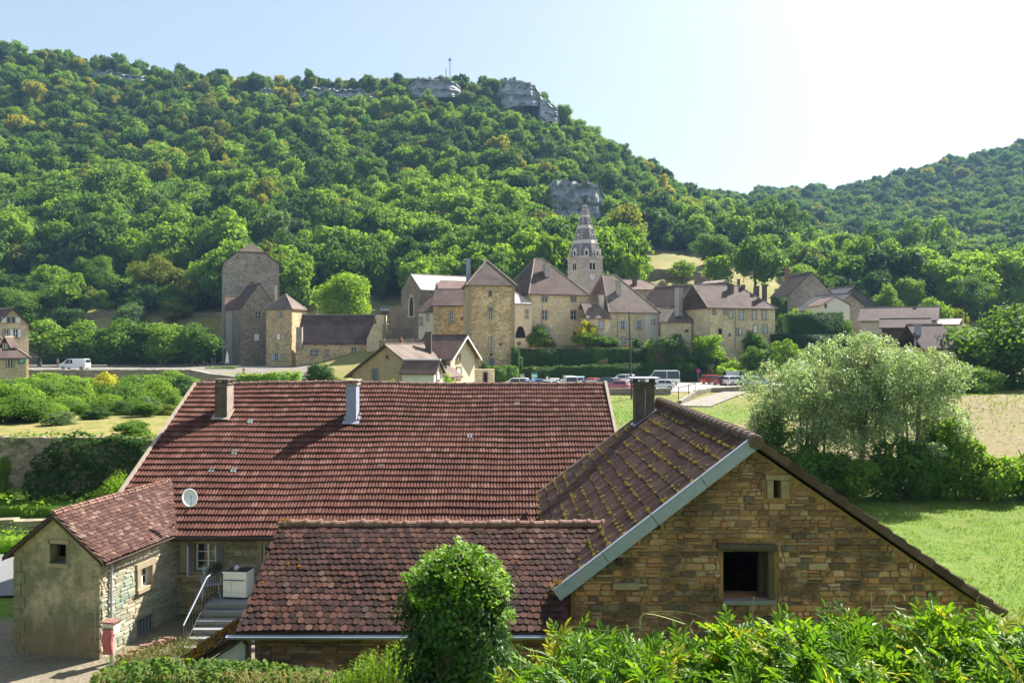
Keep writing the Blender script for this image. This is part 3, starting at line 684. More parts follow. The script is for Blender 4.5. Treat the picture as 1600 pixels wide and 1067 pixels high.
# ---------------------------------------------------------------- village buildings
class House:
    def __init__(s, name, label, A, B, depth, base, cat='house'):
        s.A = Vector((PX(*A), A[1], 0)); s.B = Vector((PX(*B), B[1], 0)); s.w = (s.B-s.A).length
        s.u = (s.B-s.A).normalized(); s.v = Vector((-s.u.y, s.u.x, 0)); s.d = depth; s.zb = base
        s.o = thing(name, label, cat, (s.A.x, s.A.y, base)); s.Yf = (A[1]+B[1])/2
    def W(s, u, v, z): return s.A+s.u*u+s.v*v+Vector((0,0,z))
    def walls(s, eave, wall, ridge=None, gable=None, wmats=None):
        """eave: z; gable: None, 'x' (ridge along front), 'y' (ridge front to back)"""
        mb = MB(); w_, d = s.w, s.d; b = s.zb-2
        V_ = [s.W(0,0,b), s.W(w_,0,b), s.W(w_,d,b), s.W(0,d,b), s.W(0,0,eave), s.W(w_,0,eave), s.W(w_,d,eave), s.W(0,d,eave)]
        fs = [(3,2,1,0)]
        if gable == 'y':
            V_ += [s.W(w_/2,0,ridge), s.W(w_/2,d,ridge)]; fs += [(0,1,5,8,4),(2,3,7,9,6),(1,2,6,5),(3,0,4,7),(4,8,9,7),(8,5,6,9)]
        elif gable == 'x':
            V_ += [s.W(0,d/2,ridge), s.W(w_,d/2,ridge)]; fs += [(0,1,5,4),(2,3,7,6),(1,2,6,9,5),(3,0,4,8,7),(4,5,9,8),(8,9,6,7)]
        else: fs += [(0,1,5,4),(1,2,6,5),(2,3,7,6),(3,0,4,7),(4,5,6,7)]
        mb.add(V_, fs); s.wall = part('wall', mb, M[wall], s.o); s.eave = eave; return s
    def roof(s, eave, ridge, mat, kind='x', o=.35, h0=None, h1=None, t=.16, caps=True, oe=None, apex=None, capm='ridge_mortar'):
        w_, d = s.w, s.d; oe = o if oe is None else oe
        if kind in ('x', 'hip', 'pyr'):
            run = d/2; L0 = h0 or 0; L1 = h1 or 0
            if kind == 'pyr': a = w_/2 if apex is None else apex; L0 = a; L1 = w_-a
            R0 = s.W(L0 if L0 else -oe, d/2, ridge); R1 = s.W(w_-L1 if L1 else w_+oe, d/2, ridge)
        else: run = w_/2; R0 = s.W(w_/2, (h0 or -oe), ridge); R1 = s.W(w_/2, d-(h1 or -oe), ridge)
        zl = eave-o*(ridge-eave)/run
        ox0 = o if (kind in ('hip','pyr') or kind == 'y') else oe
        E = [s.W(-ox0,-(o if kind != 'y' else oe),zl), s.W(w_+ox0,-(o if kind != 'y' else oe),zl), s.W(w_+ox0,d+(o if kind != 'y' else oe),zl), s.W(-ox0,d+(o if kind != 'y' else oe),zl)]
        polys = []; ed = []
        if kind in ('x', 'hip', 'pyr'):
            polys = [[E[0],E[1],R1,R0], [E[2],E[3],R0,R1]]
            if L0: polys.append([E[3],E[0],R0]); ed += [(E[0],R0),(E[3],R0)]
            if L1: polys.append([E[1],E[2],R1]); ed += [(E[1],R1),(E[2],R1)]
        else:
            polys = [[E[3],E[0],R0,R1], [E[1],E[2],R1,R0]]
            if h0: polys.append([E[0],E[1],R0]); ed += [(E[0],R0),(E[1],R0)]
        if (R1-R0).length > .3: ed.append((R0, R1))
        mb = MB()
        for p in polys:
            if (p[2]-p[3]).length < .05 if len(p) == 4 else False: p = p[:3]
            up = Vector((0,0,1)); mb.slab([q+up*t for q in p], -up*t)
        s.rf = part('roof', mb, M[mat], s.o)
        if caps:
            mb = MB()
            for a, b in ed: mb.tube([a+Vector((0,0,t+.01)), b+Vector((0,0,t+.01))], .11, 6)
            part('ridge_tiles', mb, M[capm], s.rf)
        return s
    def face(s, f):
        if f == 'F': return s.W(0,0,0), s.u, -s.v
        if f == 'R': return s.W(s.w,0,0), s.v, s.u
        if f == 'L': return s.W(0,s.d,0), -s.v, -s.u
    def win(s, px, py, wpx, hpx, f='F', style='glass', bars=2, frame='dressed', name='window', shutter=None):
        p0, u, n_ = s.face(f); n2 = n_
        ray = Vector(((px-HX)/F, 1, (HY-py)/F)); t_ = p0.dot(n_)/ray.dot(n_); c = ray*t_
        W_ = wpx/F*t_/max(.3, abs(u.x)) ; H_ = hpx/F*t_; z = Vector((0,0,1))
        mb = MB(); k = .16
        for sx in (-1, 1): mb.obox(c+u*(sx*(W_/2+k/2))+n_*.03, u, n_, z, k/2, .05, H_/2)
        mb.obox(c+z*(H_/2+k/2)+n_*.03, u, n_, z, W_/2+k, .055, k/2); mb.obox(c-z*(H_/2+k*.4)+n_*.05, u, n_, z, W_/2+k*1.2, .08, k*.4)
        wd = part(name, mb, M[frame], s.o)
        mb = MB(); mb.obox(c+n_*.008, u, n_, z, W_/2, .012, H_/2)
        pm = {'glass': 'glass', 'blue': 'grey_shutter', 'dark': 'black_hole', 'white': 'white_paint', 'darkblue': 'blue_shutter', 'wood': 'wood_dark'}[style]
        part('pane' if style in ('glass', 'dark') else 'shutter', mb, M[pm], wd)
        if style == 'glass' and bars:
            mb = MB()
            for i in range(bars-1): mb.obox(c+u*(W_*((i+1)/bars-.5))+n_*.03, u, n_, z, .035, .02, H_/2)
            nb = max(1, int(round(H_/.7)))
            for i in range(nb-1): mb.obox(c+z*(H_*((i+1)/nb-.5))+n_*.03, u, n_, z, W_/2, .02, .025)
            if bars == 2: 
                for sx in (-1, 1): mb.obox(c+u*(sx*(W_/2-.03))+n_*.03, u, n_, z, .03, .02, H_/2)
            part('frame', mb, M['white_paint'], wd)
        if shutter:
            for sx in (-1, 1):
                mb = MB(); mb.obox(c+u*(sx*(W_/2+W_*.27))+n_*.09, u, n_, z, W_*.25, .02, H_/2+.03); part('shutter', mb, M[shutter], wd)
        return wd
    def chimney(s, px, top, bot, wpx, Y, mat='chimney_render', cap=True, dy=None, pots=0, rot=True):
        hw = wpx/F*Y/2; c = Vector((PX(px, Y), Y, 0)); zt = PZ(top, Y); zb = PZ(bot, Y)-1.2
        u, v_ = (s.u, s.v) if rot else (Vector((1,0,0)), Vector((0,1,0))); z = Vector((0,0,1)); dd = dy or hw*.8
        hw2 = max(.2, (hw-abs(v_.x)*dd)/max(.5, abs(u.x)))
        mb = MB(); mb.obox(c+z*((zt+zb)/2), u, v_, z, hw2, dd, (zt-zb)/2)
        ch = part('chimney', mb, M[mat], s.o)
        if cap:
            mb = MB(); mb.obox(c+z*(zt+.06), u, v_, z, hw2+.08, dd+.08, .06); 
            for i in range(pots): mb.tube([c+u*((i-(pots-1)/2)*.45)+z*(zt+.1), c+u*((i-(pots-1)/2)*.45)+z*(zt+.55)], [.14, .11], 7)
            part('chimney_cap', mb, M[mat], ch)
        return ch
    def pipe(s, px, py0, py1, f='F'):
        p0, u, n_ = s.face(f); ray = Vector(((px-HX)/F, 1, 0)); t_ = Vector((p0.x, p0.y, 0)).dot(n_)/ray.dot(n_)
        mb = MB(); c = Vector((ray.x*t_, t_, 0))+n_*.12; mb.tube([c+Vector((0,0,PZ(py0, t_))), c+Vector((0,0,PZ(py1, t_)))], .07, 6); part('downpipe', mb, M['zinc'], s.o)

z_ = PZ
# 1 square tower house on the far left of the abbey
h = House('tower_house', 'tall square grey stone tower house with clipped gable roof at left of the abbey', (349,183), (436,187.5), 12, -5.2)
ze_, zm_, zr_ = z_(411,184), z_(394,184), z_(380,187)
fr_ = (zm_-ze_)/(zr_-ze_)*.5; mb = MB(); pts_ = [(0,-8),(1,-8),(1,ze_),(1-fr_,zm_),(fr_,zm_),(0,ze_)]; mb.slab([h.W(h.w*a_, 0, b_) for a_, b_ in pts_], h.v*12); h.wall = part('wall', mb, M['village_grey'], h.o)
mb = MB(); up_ = Vector((0,0,.2)); F_ = lambda a_, v_, b_: h.W(h.w*a_, v_, b_)+up_
dz_ = .5*(zr_-ze_)/(h.w/2); k_ = .5/h.w
e0, e1, m0, m1, r0q = F_(-k_,-.3,ze_-dz_), F_(1+k_,-.3,ze_-dz_), F_(fr_,-.3,zm_), F_(1-fr_,-.3,zm_), F_(.5,3.2,zr_)
eb0, eb1, r1q = F_(-k_,12.3,ze_-dz_), F_(1+k_,12.3,ze_-dz_), F_(.5,12.3,zr_)
for pl_ in ([e0,m0,r0q,r1q,eb0][::-1], [e1,eb1,r1q,r0q,m1][::-1], [m0+Vector((0,-.0,-.0)),m1,r0q]): mb.slab(pl_, -up_)
h.rf = part('roof', mb, M['roof_v'], h.o)
h.win(394,447,4,12, style='dark'); h.win(371,403,1.5,3, style='dark'); h.win(404,403,1.5,3, style='dark'); h.win(376,450,1.5,2, style='dark')
mb = MB(); mb.add([P(353,463,181.5), P(408,463,181.5), P(408,453,182.8), P(353,453,182.8)], [(0,1,2,3)]); 
# 2 narrow rendered house at the foot of the tower
h = House('narrow_house', 'narrow pale grey rendered house with low red roof against the square tower house', (353,176), (377,177), 6, -5.2)
h.walls(z_(483,176), 'render_grey'); h.roof(z_(483,176), z_(464,179), 'roof_red', 'x', o=.3); h.win(373,497,4,9, style='darkblue'); h.chimney(392,454,463,7,180,'render_pale')
h.win(374,545,3,8, style='dark')
# 3 dark gabled house
h = House('gabled_stone_house', 'tall dark stone house with steep gable and three storeys between narrow house and turret', (376,171), (434,175.5), 9, -5.2)
h.walls(z_(483,172), 'village_dark', z_(443,172), 'y'); h.roof(z_(483,172), z_(442,172), 'roof_v', 'y', o=.1, oe=.05)
h.win(403,492,8,9); h.win(401,527,6,10, style='white'); h.win(411,557,5,8); h.chimney(431,447,462,3.5,176,'render_pale')
# 4 turret
h = House('stair_turret', 'square stone turret with small pyramid roof and three windows beside the stone long house', (416,167), (456,165.5), 5.5, -5.2, cat='tower')
h.walls(z_(481,166), 'village', None); h.roof(z_(481,166), z_(460.5,168.5), 'roof_lit', 'pyr', o=.35)
h.win(437,491,5.5,9); h.win(435,526,6,9, style='white'); h.win(432,558,7,9, shutter='grey_shutter')
# 5 link with red roof
h = House('link_building', 'small red roofed link between turret and the stone long house', (455,172), (474,173), 6, -5.2)
h.walls(z_(514,172), 'village_grey'); h.roof(z_(514,172), z_(497,175), 'roof_red', 'x', o=.2); h.chimney(475.5,489,512,8,166,'render_pale')
# 6 stone long house
h = House('stone_long_house', 'low stone long house with one broad brown roof and big end chimneys', (462,160), (581,160), 9, -5.2)
h.walls(z_(536,160), 'village', z_(494,164), 'x'); h.roof(z_(536,160), z_(493,164.5), 'roof_v', 'x', o=.25, oe=-.1)
h.win(491,551,11,9,bars=3); h.win(511,551,6,9); h.win(553,548,8.5,10); h.win(553,559,1.5,2,style='dark')
mb = MB(); mb.slab([P(573,528,158), P(597,520,160), P(597,600,160), P(573,600,158)], Vector((0,1.5,0)))
mb2 = MB(); Yb = 159.5
mb2.box(PX(573,Yb), PX(597,Yb), Yb, Yb+9, -7, PZ(530,Yb)); mb2.box(PX(584,Yb), PX(596,Yb), Yb+3, Yb+7, PZ(530,Yb), PZ(492,Yb+3))
mb2.add([(PX(573,Yb),Yb,PZ(530,Yb)),(PX(584,Yb),Yb,PZ(506,Yb)),(PX(597,Yb),Yb,PZ(506,Yb)),(PX(597,Yb),Yb,PZ(530,Yb)),(PX(573,Yb),Yb+9,PZ(530,Yb)),(PX(584,Yb),Yb+9,PZ(506,Yb)),(PX(597,Yb),Yb+9,PZ(506,Yb)),(PX(597,Yb),Yb+9,PZ(530,Yb))], [(0,1,5,4)[::-1],(0,3,2,1),(3,7,6,2),(1,2,6,5),(4,5,6,7)])
part('end_chimney', mb2, M['village_pale'], h.o)
h.chimney(468,512,536,9,160,'village_grey')
# 7 and 8 houses just beyond the farmhouse ridge
h = House('gabled_cottage', 'ochre cottage with wide gable, blue grey shutter and red chimney just beyond the farmhouse ridge', (551,99), (661,94.5), 7.5, -8)
h.walls(z_(584,97), 'render_ochre' if 'render_ochre' in M else 'village', z_(541,97), 'y')
h.wall.data.materials[0] = plain('render_ochre', (.40,.31,.19), .9, .18, 1.6); h.roof(z_(584,97), z_(539.5,97), 'roof_lit', 'y', o=.9, oe=.6, capm='roof_lit')
h.win(586,586,9,20, style='darkblue'); h.win(605,558,3.5,5, style='wood'); h.chimney(626.5,532,548,4.5,101,'chimney_red', pots=1)
# dormer of the cottage
d_ = House('dormer_porch', 'small white gabled dormer with blue window at right end of the ochre cottage', (678,92.5), (691,95), 4, -8, cat='porch')
d_.walls(z_(581,93), 'render_white', z_(566,93), 'y'); d_.roof(z_(581,93), z_(564.5,93), 'roof_red', 'y', o=.35, oe=.35, capm='white_paint'); d_.win(685,585,4,14, style='blue')
e_ = House('low_annexe', 'low white rendered annexe below the small dormer', (662,95), (697,97), 4, -8)
e_.walls(z_(588,95), 'render_white'); e_.roof(z_(588,95), z_(580,97), 'roof_lit', 'x', o=.2)
h = House('steep_gable_house', 'pale rendered house with steep white edged gable facing right and tall dark chimney', (650,104.4), (704,102), 6.2, -8)
h.walls(z_(556,103), 'render_pale', z_(526.5,104), 'x'); h.roof(z_(556,103), z_(525.5,104), 'roof_red', 'x', o=.7, oe=.7, caps=True, capm='roof_red')
# bargeboards
for v0, v1 in ((-.75, 3.1), (6.95, 3.1)):
    sl = (z_(525.5,104)-z_(556,103))/3.1; a = h.W(h.w+.72, v0, z_(525.5,104)-sl*abs(v0-3.1)+.12); b = h.W(h.w+.72, v1, z_(525.5,104)+.12)
    mb = MB(); mb.slab([a, b, b-Vector((0,0,.3)), a-Vector((0,0,.3))], h.u*.05); part('bargeboard', mb, M['white_paint'], h.o)
h.win(716,560,4.5,9,'R',bars=2, frame='chimney_red'); h.win(717,582,5.5,16,'R',style='white'); h.chimney(669.5,520,556,9.5,102.5,'chimney_dark', rot=False)
# 9 ruined wall
mb = MB(); X0, X1 = PX(592,132), PX(668,132); xs = np.linspace(X0, X1, 26)
for i in range(25): mb.box(xs[i], xs[i+1], 132, 132.7, -8, z_(530,132)+RND.uniform(-.12,.12))
o = link('garden_wall', mb.mesh('garden_wall', M['village_dark'])); tag(o, 'long low stone wall with dry grass on top behind the gabled cottage', 'wall')
# 10 abbey church nave
h = House('church_nave', 'abbey church nave with long pale roof and tall gothic window in its dark gable', (627,168), (656,161), 24, 1.0, cat='church')
h.walls(z_(453,163), 'village_grey', z_(430,164), 'y'); h.roof(z_(453,163), z_(429,164), 'roof_white', 'y', o=.3, oe=-.1)
h.wall.data.materials[0] = M['village_dark']
p0, u, n_ = h.face('F')
def arch_plate(cx_px, bot, top, wpx, hobj, f='F', off=.02, th=.04):
    p0, u, n_ = hobj.face(f); ray = Vector(((cx_px-HX)/F, 1, 0)); t_ = Vector((p0.x,p0.y,0)).dot(n_)/ray.dot(n_); c = Vector((ray.x*t_, t_, 0))
    W_ = wpx/F*t_/max(.3, abs(u.x))/2; zb, zt = PZ(bot, t_), PZ(top, t_); zs = zt-W_*1.6; pts = [c+u*-W_+Vector((0,0,zb)), c+u*W_+Vector((0,0,zb))]
    for i in range(7):
        a = i/6; pts.append(c+u*(W_*(1-a)**.6 if a < 1 else 0)+Vector((0,0,zs+(zt-zs)*math.sin(a*math.pi/2))))
    for i in range(5, -1, -1):
        a = i/6; pts.append(c-u*(W_*(1-a)**.6)+Vector((0,0,zs+(zt-zs)*math.sin(a*math.pi/2))))
    mb = MB(); mb.slab([q+n_*(off+th) for q in pts], -n_*th); return mb
wd = part('window', arch_plate(643,496,460,12,h,off=.0,th=.1), M['village_pale'], h.o); part('pane', arch_plate(643.5,494,464,7.5,h,off=.1,th=.03), M['glass'], wd)
wd_ = House('side_aisle', 'low lean aisle of dark stone with sloping top left of the church gable', (607,172.5), (627.5,168.3), 10, 1.0, cat='church')
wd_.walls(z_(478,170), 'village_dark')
# 11, 12 low blocks left of the big square house
h = House('curved_wing', 'small ochre wing with curved red roof and two windows beside the gothic gable', (654,153), (678,151), 9, -2)
h.walls(z_(487,152), 'render_pale'); h.roof(z_(487,152), z_(463,157), 'roof_red', 'x', o=.3); h.win(658,502,4.5,12); h.win(668,496,3,9)
h = House('middle_block', 'stone block with brown roof and tall mullioned window left of the big square stone house', (677,146), (733,146), 10, -4)
h.walls(z_(477.5,146), 'village', z_(452,151), 'x'); h.roof(z_(477.5,146), z_(453,151), 'roof_v', 'x', o=.25); h.win(705,496,6,17); h.win(722,498,2,4, style='dark')
h = House('rear_wing', 'low red brown roofed wing behind the stone block and chimney', (688,162), (740,164), 9, 0)
h.walls(z_(453,162), 'village_grey'); h.roof(z_(453,162), z_(440,166), 'roof_red', 'x', o=.3)
# 13 the big square house
h = House('square_stone_house', 'big square rubble stone house with brown pyramid roof, tallest of the abbey fronts', (731,134), (804,135.2), 8.4, -5)
h.walls(z_(443.5,134), 'village_pale' if False else 'village'); h.roof(z_(443.5,134), z_(408,138.5), 'roof_lit', 'pyr', o=.35, apex=3.7)
mb = MB(); mb.tube([h.W(3.7,4.2,z_(408,138.5)+.1), h.W(3.7,4.2,z_(404.5,138.5))], [.08,.02], 5); part('finial', mb, M['zinc'], h.rf)
h.win(766,459,4.5,8.5, style='glass',bars=1); h.win(766.5,483,6,6, style='darkblue'); h.win(766.5,492.5,6,9); h.win(767,537,5,20,bars=2); h.win(782,538,2.5,3, style='dark'); h.win(767.5,554,3,4,style='dark'); h.win(768,567,6,14,style='darkblue')
h.chimney(731.5,405,447,7,137,'zinc')
for px in (731.8, 803): 
    mb = MB(); c = h.W(0 if px < 760 else h.w, 0, 0); zz = -5
    k_ = 0
    while zz < z_(445,134): mb.obox(c+h.u*((.22+.12*(k_ % 2)) if px < 760 else -(.22+.12*(k_ % 2)))+Vector((0,0,zz+.2)), h.u, h.v, Vector((0,0,1)), .26+.12*(k_ % 2), .05, .19); zz += .4; k_ += 1
    part('quoin_stones', mb, M['dressed'], h.o)
# white lamp box and ruined arch at its foot
h = House('gate_ruin', 'small ruined stone gateway with dark doorway below the big square stone house', (741,124), (772,124), 1.2, -7, cat='gateway')
h.walls(z_(577,124), 'village_pale'); h.win(758.5,590,6,16, style='dark')
mb = MB(); mb.tube([P(737,590,121), P(737,581,121)], [.28,.2], 8); tag(link('white_lantern', mb.mesh('white_lantern', M['white_paint'], True)), 'round white lantern on the wall at the foot of the big square stone house', 'lantern')
# 15 link with arch
h = House('arched_link', 'narrow plastered link with pale roof and dark arch between square house and hipped house', (802,147), (831,148.5), 6, -2)
h.walls(z_(476,147), 'render_pale'); h.roof(z_(474,147), z_(457,150), 'roof_white', 'x', o=.2, h1=2.2); h.win(823,491,4.5,12)
part('archway', arch_plate(813,528,510,15,h,th=.08), M['black_hole'], h.o)
# 14 hipped house
h = House('hipped_stone_house', 'large sunlit stone house with steep hipped roof and broad chimney left of the church tower', (828,149.5), (917,154.5), 13.5, -1.5)
h.walls(z_(457,150), 'village_pale'); h.roof(z_(457,150), z_(406,158), 'roof_v', 'hip', o=.45, h0=4.2, h1=6.2)
for px in (851, 896): h.win(px,467.5,9,7,bars=2); h.win(px,492,9,13,bars=2)
h.win(853,517,9,10,style='blue'); h.chimney(854,413,437,12.5,155,'render_grey'); h.pipe(847,457,528); h.pipe(829.5,457,528); h.win(898,525,4,12,style='wood')
# 16 church tower with octagonal spire
TY = 178.0; cx, cy = PX(913.5, TY+4.5), TY+4.5
h = House('church_tower', 'pinkish square church tower with clock and tall banded octagonal stone spire', (887,181), (908.5,177), 1, 3, cat='tower')
o = h.o
ang = math.radians(-22); ux = Vector((math.cos(-.38), math.sin(-.38), 0)); 
A1 = Vector((PX(887,183.5),183.5,0)); B1 = Vector((PX(908.5,178),178,0)); C1 = Vector((PX(941.5,180.5),180.5,0)); D1 = A1+(C1-B1)
mb = MB(); zt = PZ(403,179); mb.hexa([Vector((q.x,q.y,0)) for q in (A1,B1,C1,D1)]+[Vector((q.x,q.y,zt)) for q in (A1,B1,C1,D1)])
part('wall', mb, M['church_pink'], o)
cen = (A1+B1+C1+D1)/4; z = Vector((0,0,1))
mb = MB(); 
for (zz, k, hh) in ((PZ(403,179), 1.07, .2), (PZ(423,179), 1.03, .12)):
    mb.hexa([cen+(q-cen)*k+z*zz for q in (A1,B1,C1,D1)]+[cen+(q-cen)*k+z*(zz+hh*2) for q in (A1,B1,C1,D1)])
part('cornice', mb, M['spire_light'], o)
def on_wall(a, b, px):
    u = (b-a).normalized(); n_ = Vector((u.y,-u.x,0)); ray = Vector(((px-HX)/F,1,0)); t_ = a.dot(n_)/ray.dot(n_); return ray*t_, u, n_
for (a, b, px) in ((A1,B1,898.5), (B1,C1,925)):
    c, u, n_ = on_wall(a, b, px)
    for k, (wk, mt, nm) in enumerate(((1.35,'spire_light','window'),)):
        mb = MB(); W_ = .95; zb, zs = PZ(422,179), PZ(413,179)
        pts = [c-u*W_+z*zb, c+u*W_+z*zb]+[c+u*(W_*math.cos(q*math.pi/10))+z*(zs+W_*1.2*math.sin(q*math.pi/10)) for q in range(11)]
        mb.slab([q+n_*.12 for q in pts], -n_*.12); wd = part('window', mb, M['spire_light'], o)
        mb = MB()
        for sx in (-.42, .42):
            W2 = .3; pts = [c+u*(sx-W2)+z*(zb+.15), c+u*(sx+W2)+z*(zb+.15)]+[c+u*(sx+W2*math.cos(q*math.pi/8))+z*(zs+W2*1.3*math.sin(q*math.pi/8)) for q in range(9)]
            mb.slab([q+n_*.15 for q in pts], -n_*.02)
        part('opening', mb, M['black_hole'], wd)
c, u, n_ = on_wall(B1, C1, 925.3); zc = PZ(432.5,179); mb = MB(); mb.slab([c+n_*.1+u*(.62*math.cos(q*math.pi/10))+z*(zc+.62*math.sin(q*math.pi/10)) for q in range(20)], -n_*.08); ck = part('clock', mb, M['white_paint'], o)
mb = MB(); mb.obox(c+n_*.12+z*(zc+.2), u, n_, z, .04, .01, .24); mb.obox(c+n_*.12+u*.13+z*(zc-.02), u, n_, z, .16, .01, .035); part('clock_hands', mb, M['metal_dark'], ck)
z0s, z1s = PZ(401,180), PZ(318,182); r0 = 3.7
def oct_ring(zz, r): return [cen+Vector((math.cos(a*math.pi/4+.39)*r, math.sin(a*math.pi/4+.39)*r, zz)) for a in range(8)]
lv = [0,.24,.31,.52,.585,.735,.79,1.0]
for i in range(7):
    ra, rb = r0*(1-lv[i])+.12, r0*(1-lv[i+1])+.12; light = i % 2 == 1; k = .06 if light else 0; za, zb = z0s+(z1s-z0s)*lv[i], z0s+(z1s-z0s)*lv[i+1]
    mb = MB(); mb.add(oct_ring(za, ra+k)+oct_ring(zb, rb+k), [(q, (q+1)%8, 8+(q+1)%8, 8+q) for q in range(8)]+[tuple(range(7,-1,-1)), tuple(range(8,16))])
    part('spire_band' if light else 'spire_section', mb, M['spire_light' if light else 'spire_dark'], o)
mb = MB()
for q in range(8):   # crockets on the arrises
    for k in range(17):
        t_ = k/17; p = cen+Vector((math.cos(q*math.pi/4+.39)*(r0*(1-t_)+.2), math.sin(q*math.pi/4+.39)*(r0*(1-t_)+.2), z0s+(z1s-z0s)*t_)); mb.obox(p, Vector((1,0,0)), Vector((0,1,0)), z, .14, .14, .19)
part('crockets', mb, M['spire_light'], o)
mb = MB(); mb.tube([cen+z*z1s, cen+z*(z1s+.6)], [.25,.1], 6); mb.tube([cen+z*(z1s+.3), cen+z*PZ(310,182)], .06, 5); mb.obox(cen+z*(PZ(313,182)), Vector((1,0,0)), Vector((0,1,0)), z, .3, .05, .05)
part('finial', mb, M['metal_dark'], o)
for lev, sz in ((.0, .78), (.33, .5)):
    for q in range(8):
        a = q*math.pi/4+.39+math.pi/8; dr = Vector((math.cos(a), math.sin(a), 0)); tn = Vector((-dr.y, dr.x, 0)); rr = (r0*(1-lev-.05))*.93
        if lev > 0 and q % 2: continue
        b = cen+dr*rr+z*(z0s+(z1s-z0s)*lev); mb = MB()
        mb.slab([b-tn*.7*sz+dr*.35, b+tn*.7*sz+dr*.35, b+tn*.7*sz+dr*.35+z*1.7*sz, b+dr*.35+z*2.5*sz, b-tn*.7*sz+dr*.35+z*1.7*sz], -dr*(.9*sz+.3)); lu = part('lucarne', mb, M['spire_light'], o)
        mb = MB(); mb.slab([b-tn*.3*sz+dr*.38+z*.25*sz, b+tn*.3*sz+dr*.38+z*.25*sz, b+tn*.3*sz+dr*.38+z*1.4*sz, b-tn*.3*sz+dr*.38+z*1.4*sz], -dr*.02); part('opening', mb, M['black_hole'], lu)
# 17 house with tall roof right of the church tower
h = House('tall_roof_house', 'cream house with very tall curved brown roof and grey shutters right of the church tower', (953,151), (1029,154.6), 13, -1)
h.walls(z_(485.5,152.3), 'village_pale'); h.roof(z_(486,152.3), z_(431,158.8), 'roof_lit', 'hip', o=.4, h0=1.6, h1=6.0)
h.win(973,508,6.5,11,shutter='grey_shutter'); h.win(998.5,508,6.5,11,shutter='grey_shutter'); h.win(974,531,6,8,style='blue'); h.win(1020,503,4,5,style='glass',bars=1)
h.chimney(966,439,459,8.5,155,'render_grey'); h.pipe(964.5,487,540)
mb = MB(); a = h.W(h.w*.72,0,0); b = h.W(h.w,0,0); nn = -h.v*.03; mb.slab([a+nn+z*z_(487.5,154), b+nn+z*z_(487.5,154), b+nn+z*-2.5, a+nn+z*-2.5], h.v*.02); part('whitewash', mb, M['render_white'], h.o)
h = House('side_wing', 'small cream wing with low brown roof and shuttered window left of the tall roofed house', (918,149.2), (954,150.2), 7, -1)
h.walls(z_(497,149.5), 'village_pale'); h.roof(z_(497,149.5), z_(474,153), 'roof_lit', 'x', o=.25, h1=1.6); h.win(939.5,508,7,12,style='blue'); h.chimney(939.5,462,480,8.5,153,'render_pale')
h = House('link_shed', 'low shed with long sloping brown roof between tall roofed house and long wing', (1032,151), (1080,149.3), 8, -1)
h.walls(z_(503,150), 'village_pale'); h.roof(z_(503,150), z_(482,154), 'roof_lit', 'x', o=.25); h.win(1073,517,3,3,style='dark')
# 19 long L-shaped wing
h = House('long_wing', 'long wing with dark purple brown roof and two tall chimneys behind the link shed', (1000,162), (1112,150), 11, 0)
h.walls(z_(480,155), 'village_pale'); h.roof(z_(477,155), z_(447,161), 'roof_v', 'x', o=.3); h.chimney(1060.5,451,484,13,151,'render_grey'); h.chimney(1090,453.5,477,7.5,149,'render_pale')
h = House('residence', 'long two storey stone residence with hipped red brown roof and pale blue shutters', (1107,145), (1211,150), 10.5, -3)
h.walls(z_(480,147), 'village_pale'); h.roof(z_(480.5,147), z_(447,152), 'roof_v', 'hip', o=.35, h0=.01, h1=4.5)
for px in (1116,1133.5): h.win(px,487.5,5.5,7,style='glass')
h.win(1142,491,5,12,style='blue')
for px in (1158,1178.5,1194): h.win(px,492,6,13,style='blue')
h.win(1125,520,5,12,style='dark'); h.win(1152,518,4,9); h.win(1156.5,518,4,9,style='white'); h.win(1180,514,6,11,style='white'); h.win(1195.5,514,6,12,style='blue'); h.win(1140,523,1.5,3,style='dark')
h.chimney(1141.5,445,462,9,151,'chimney_dark'); h.chimney(1161,446,453,6,153,'chimney_dark'); h.chimney(1183,448,457,6,153,'chimney_dark'); h.chimney(1194.5,446,462,7,152,'chimney_dark'); h.pipe(1148.5,481,545); h.pipe(1107.8,481,545)
h = House('ruined_house', 'small roofless stone house with gable and chimneys above the residence roof', (1117,172), (1152,175), 7, 3)
h.walls(z_(449,172), 'village_grey', z_(437,174), 'y'); h.chimney(1131,434,445,4,176,'chimney_dark'); h.chimney(1154,437,450,4.5,176,'chimney_dark'); h.win(1125,446,7,8,style='wood')
h = House('rear_house', 'reddish roofed house with chimney behind the tall roofed house', (985,176), (1040,178), 8, 4)
h.walls(z_(452,176), 'village_grey'); h.roof(z_(452,176), z_(438,180), 'roof_red', 'hip', o=.3, h1=4); h.chimney(991.5,433,445,7,178,'chimney_dark')
# 20..22 houses on the right
h = House('tall_gable_house', 'tall house with dark steep roof and big pale gable right of the residence', (1204,196), (1235,184), 10, 2)
h.walls(z_(461,187), 'village_grey', z_(428,188), 'x'); h.roof(z_(461,187), z_(427,188), 'roof_v', 'x', o=.3, oe=.1); h.chimney(1229.5,419,432,7,187,'chimney_red')
h = House('small_white_gable_house', 'small house with red brown roof and little white gable among bushes', (1262,172), (1283,165), 6, 0)
h.walls(z_(478,168), 'render_white', z_(466,170), 'x'); h.roof(z_(478,168), z_(466,170), 'roof_red', 'x', o=.3, oe=.2); h.win(1290,478,2,5,'R',style='dark')
h = House('stone_barn', 'stone barn with broad grey gable left of the long purple roofed barn', (1299,168), (1357,172), 10, 1, cat='barn')
h.walls(z_(483,169), 'village_grey', z_(460,170), 'y'); h.roof(z_(483,169), z_(459,170), 'roof_slate', 'y', o=.4)
h = House('slate_barn', 'taller dark slate gabled barn directly behind the stone barn', (1300,184), (1369,186), 10, 2, cat='barn')
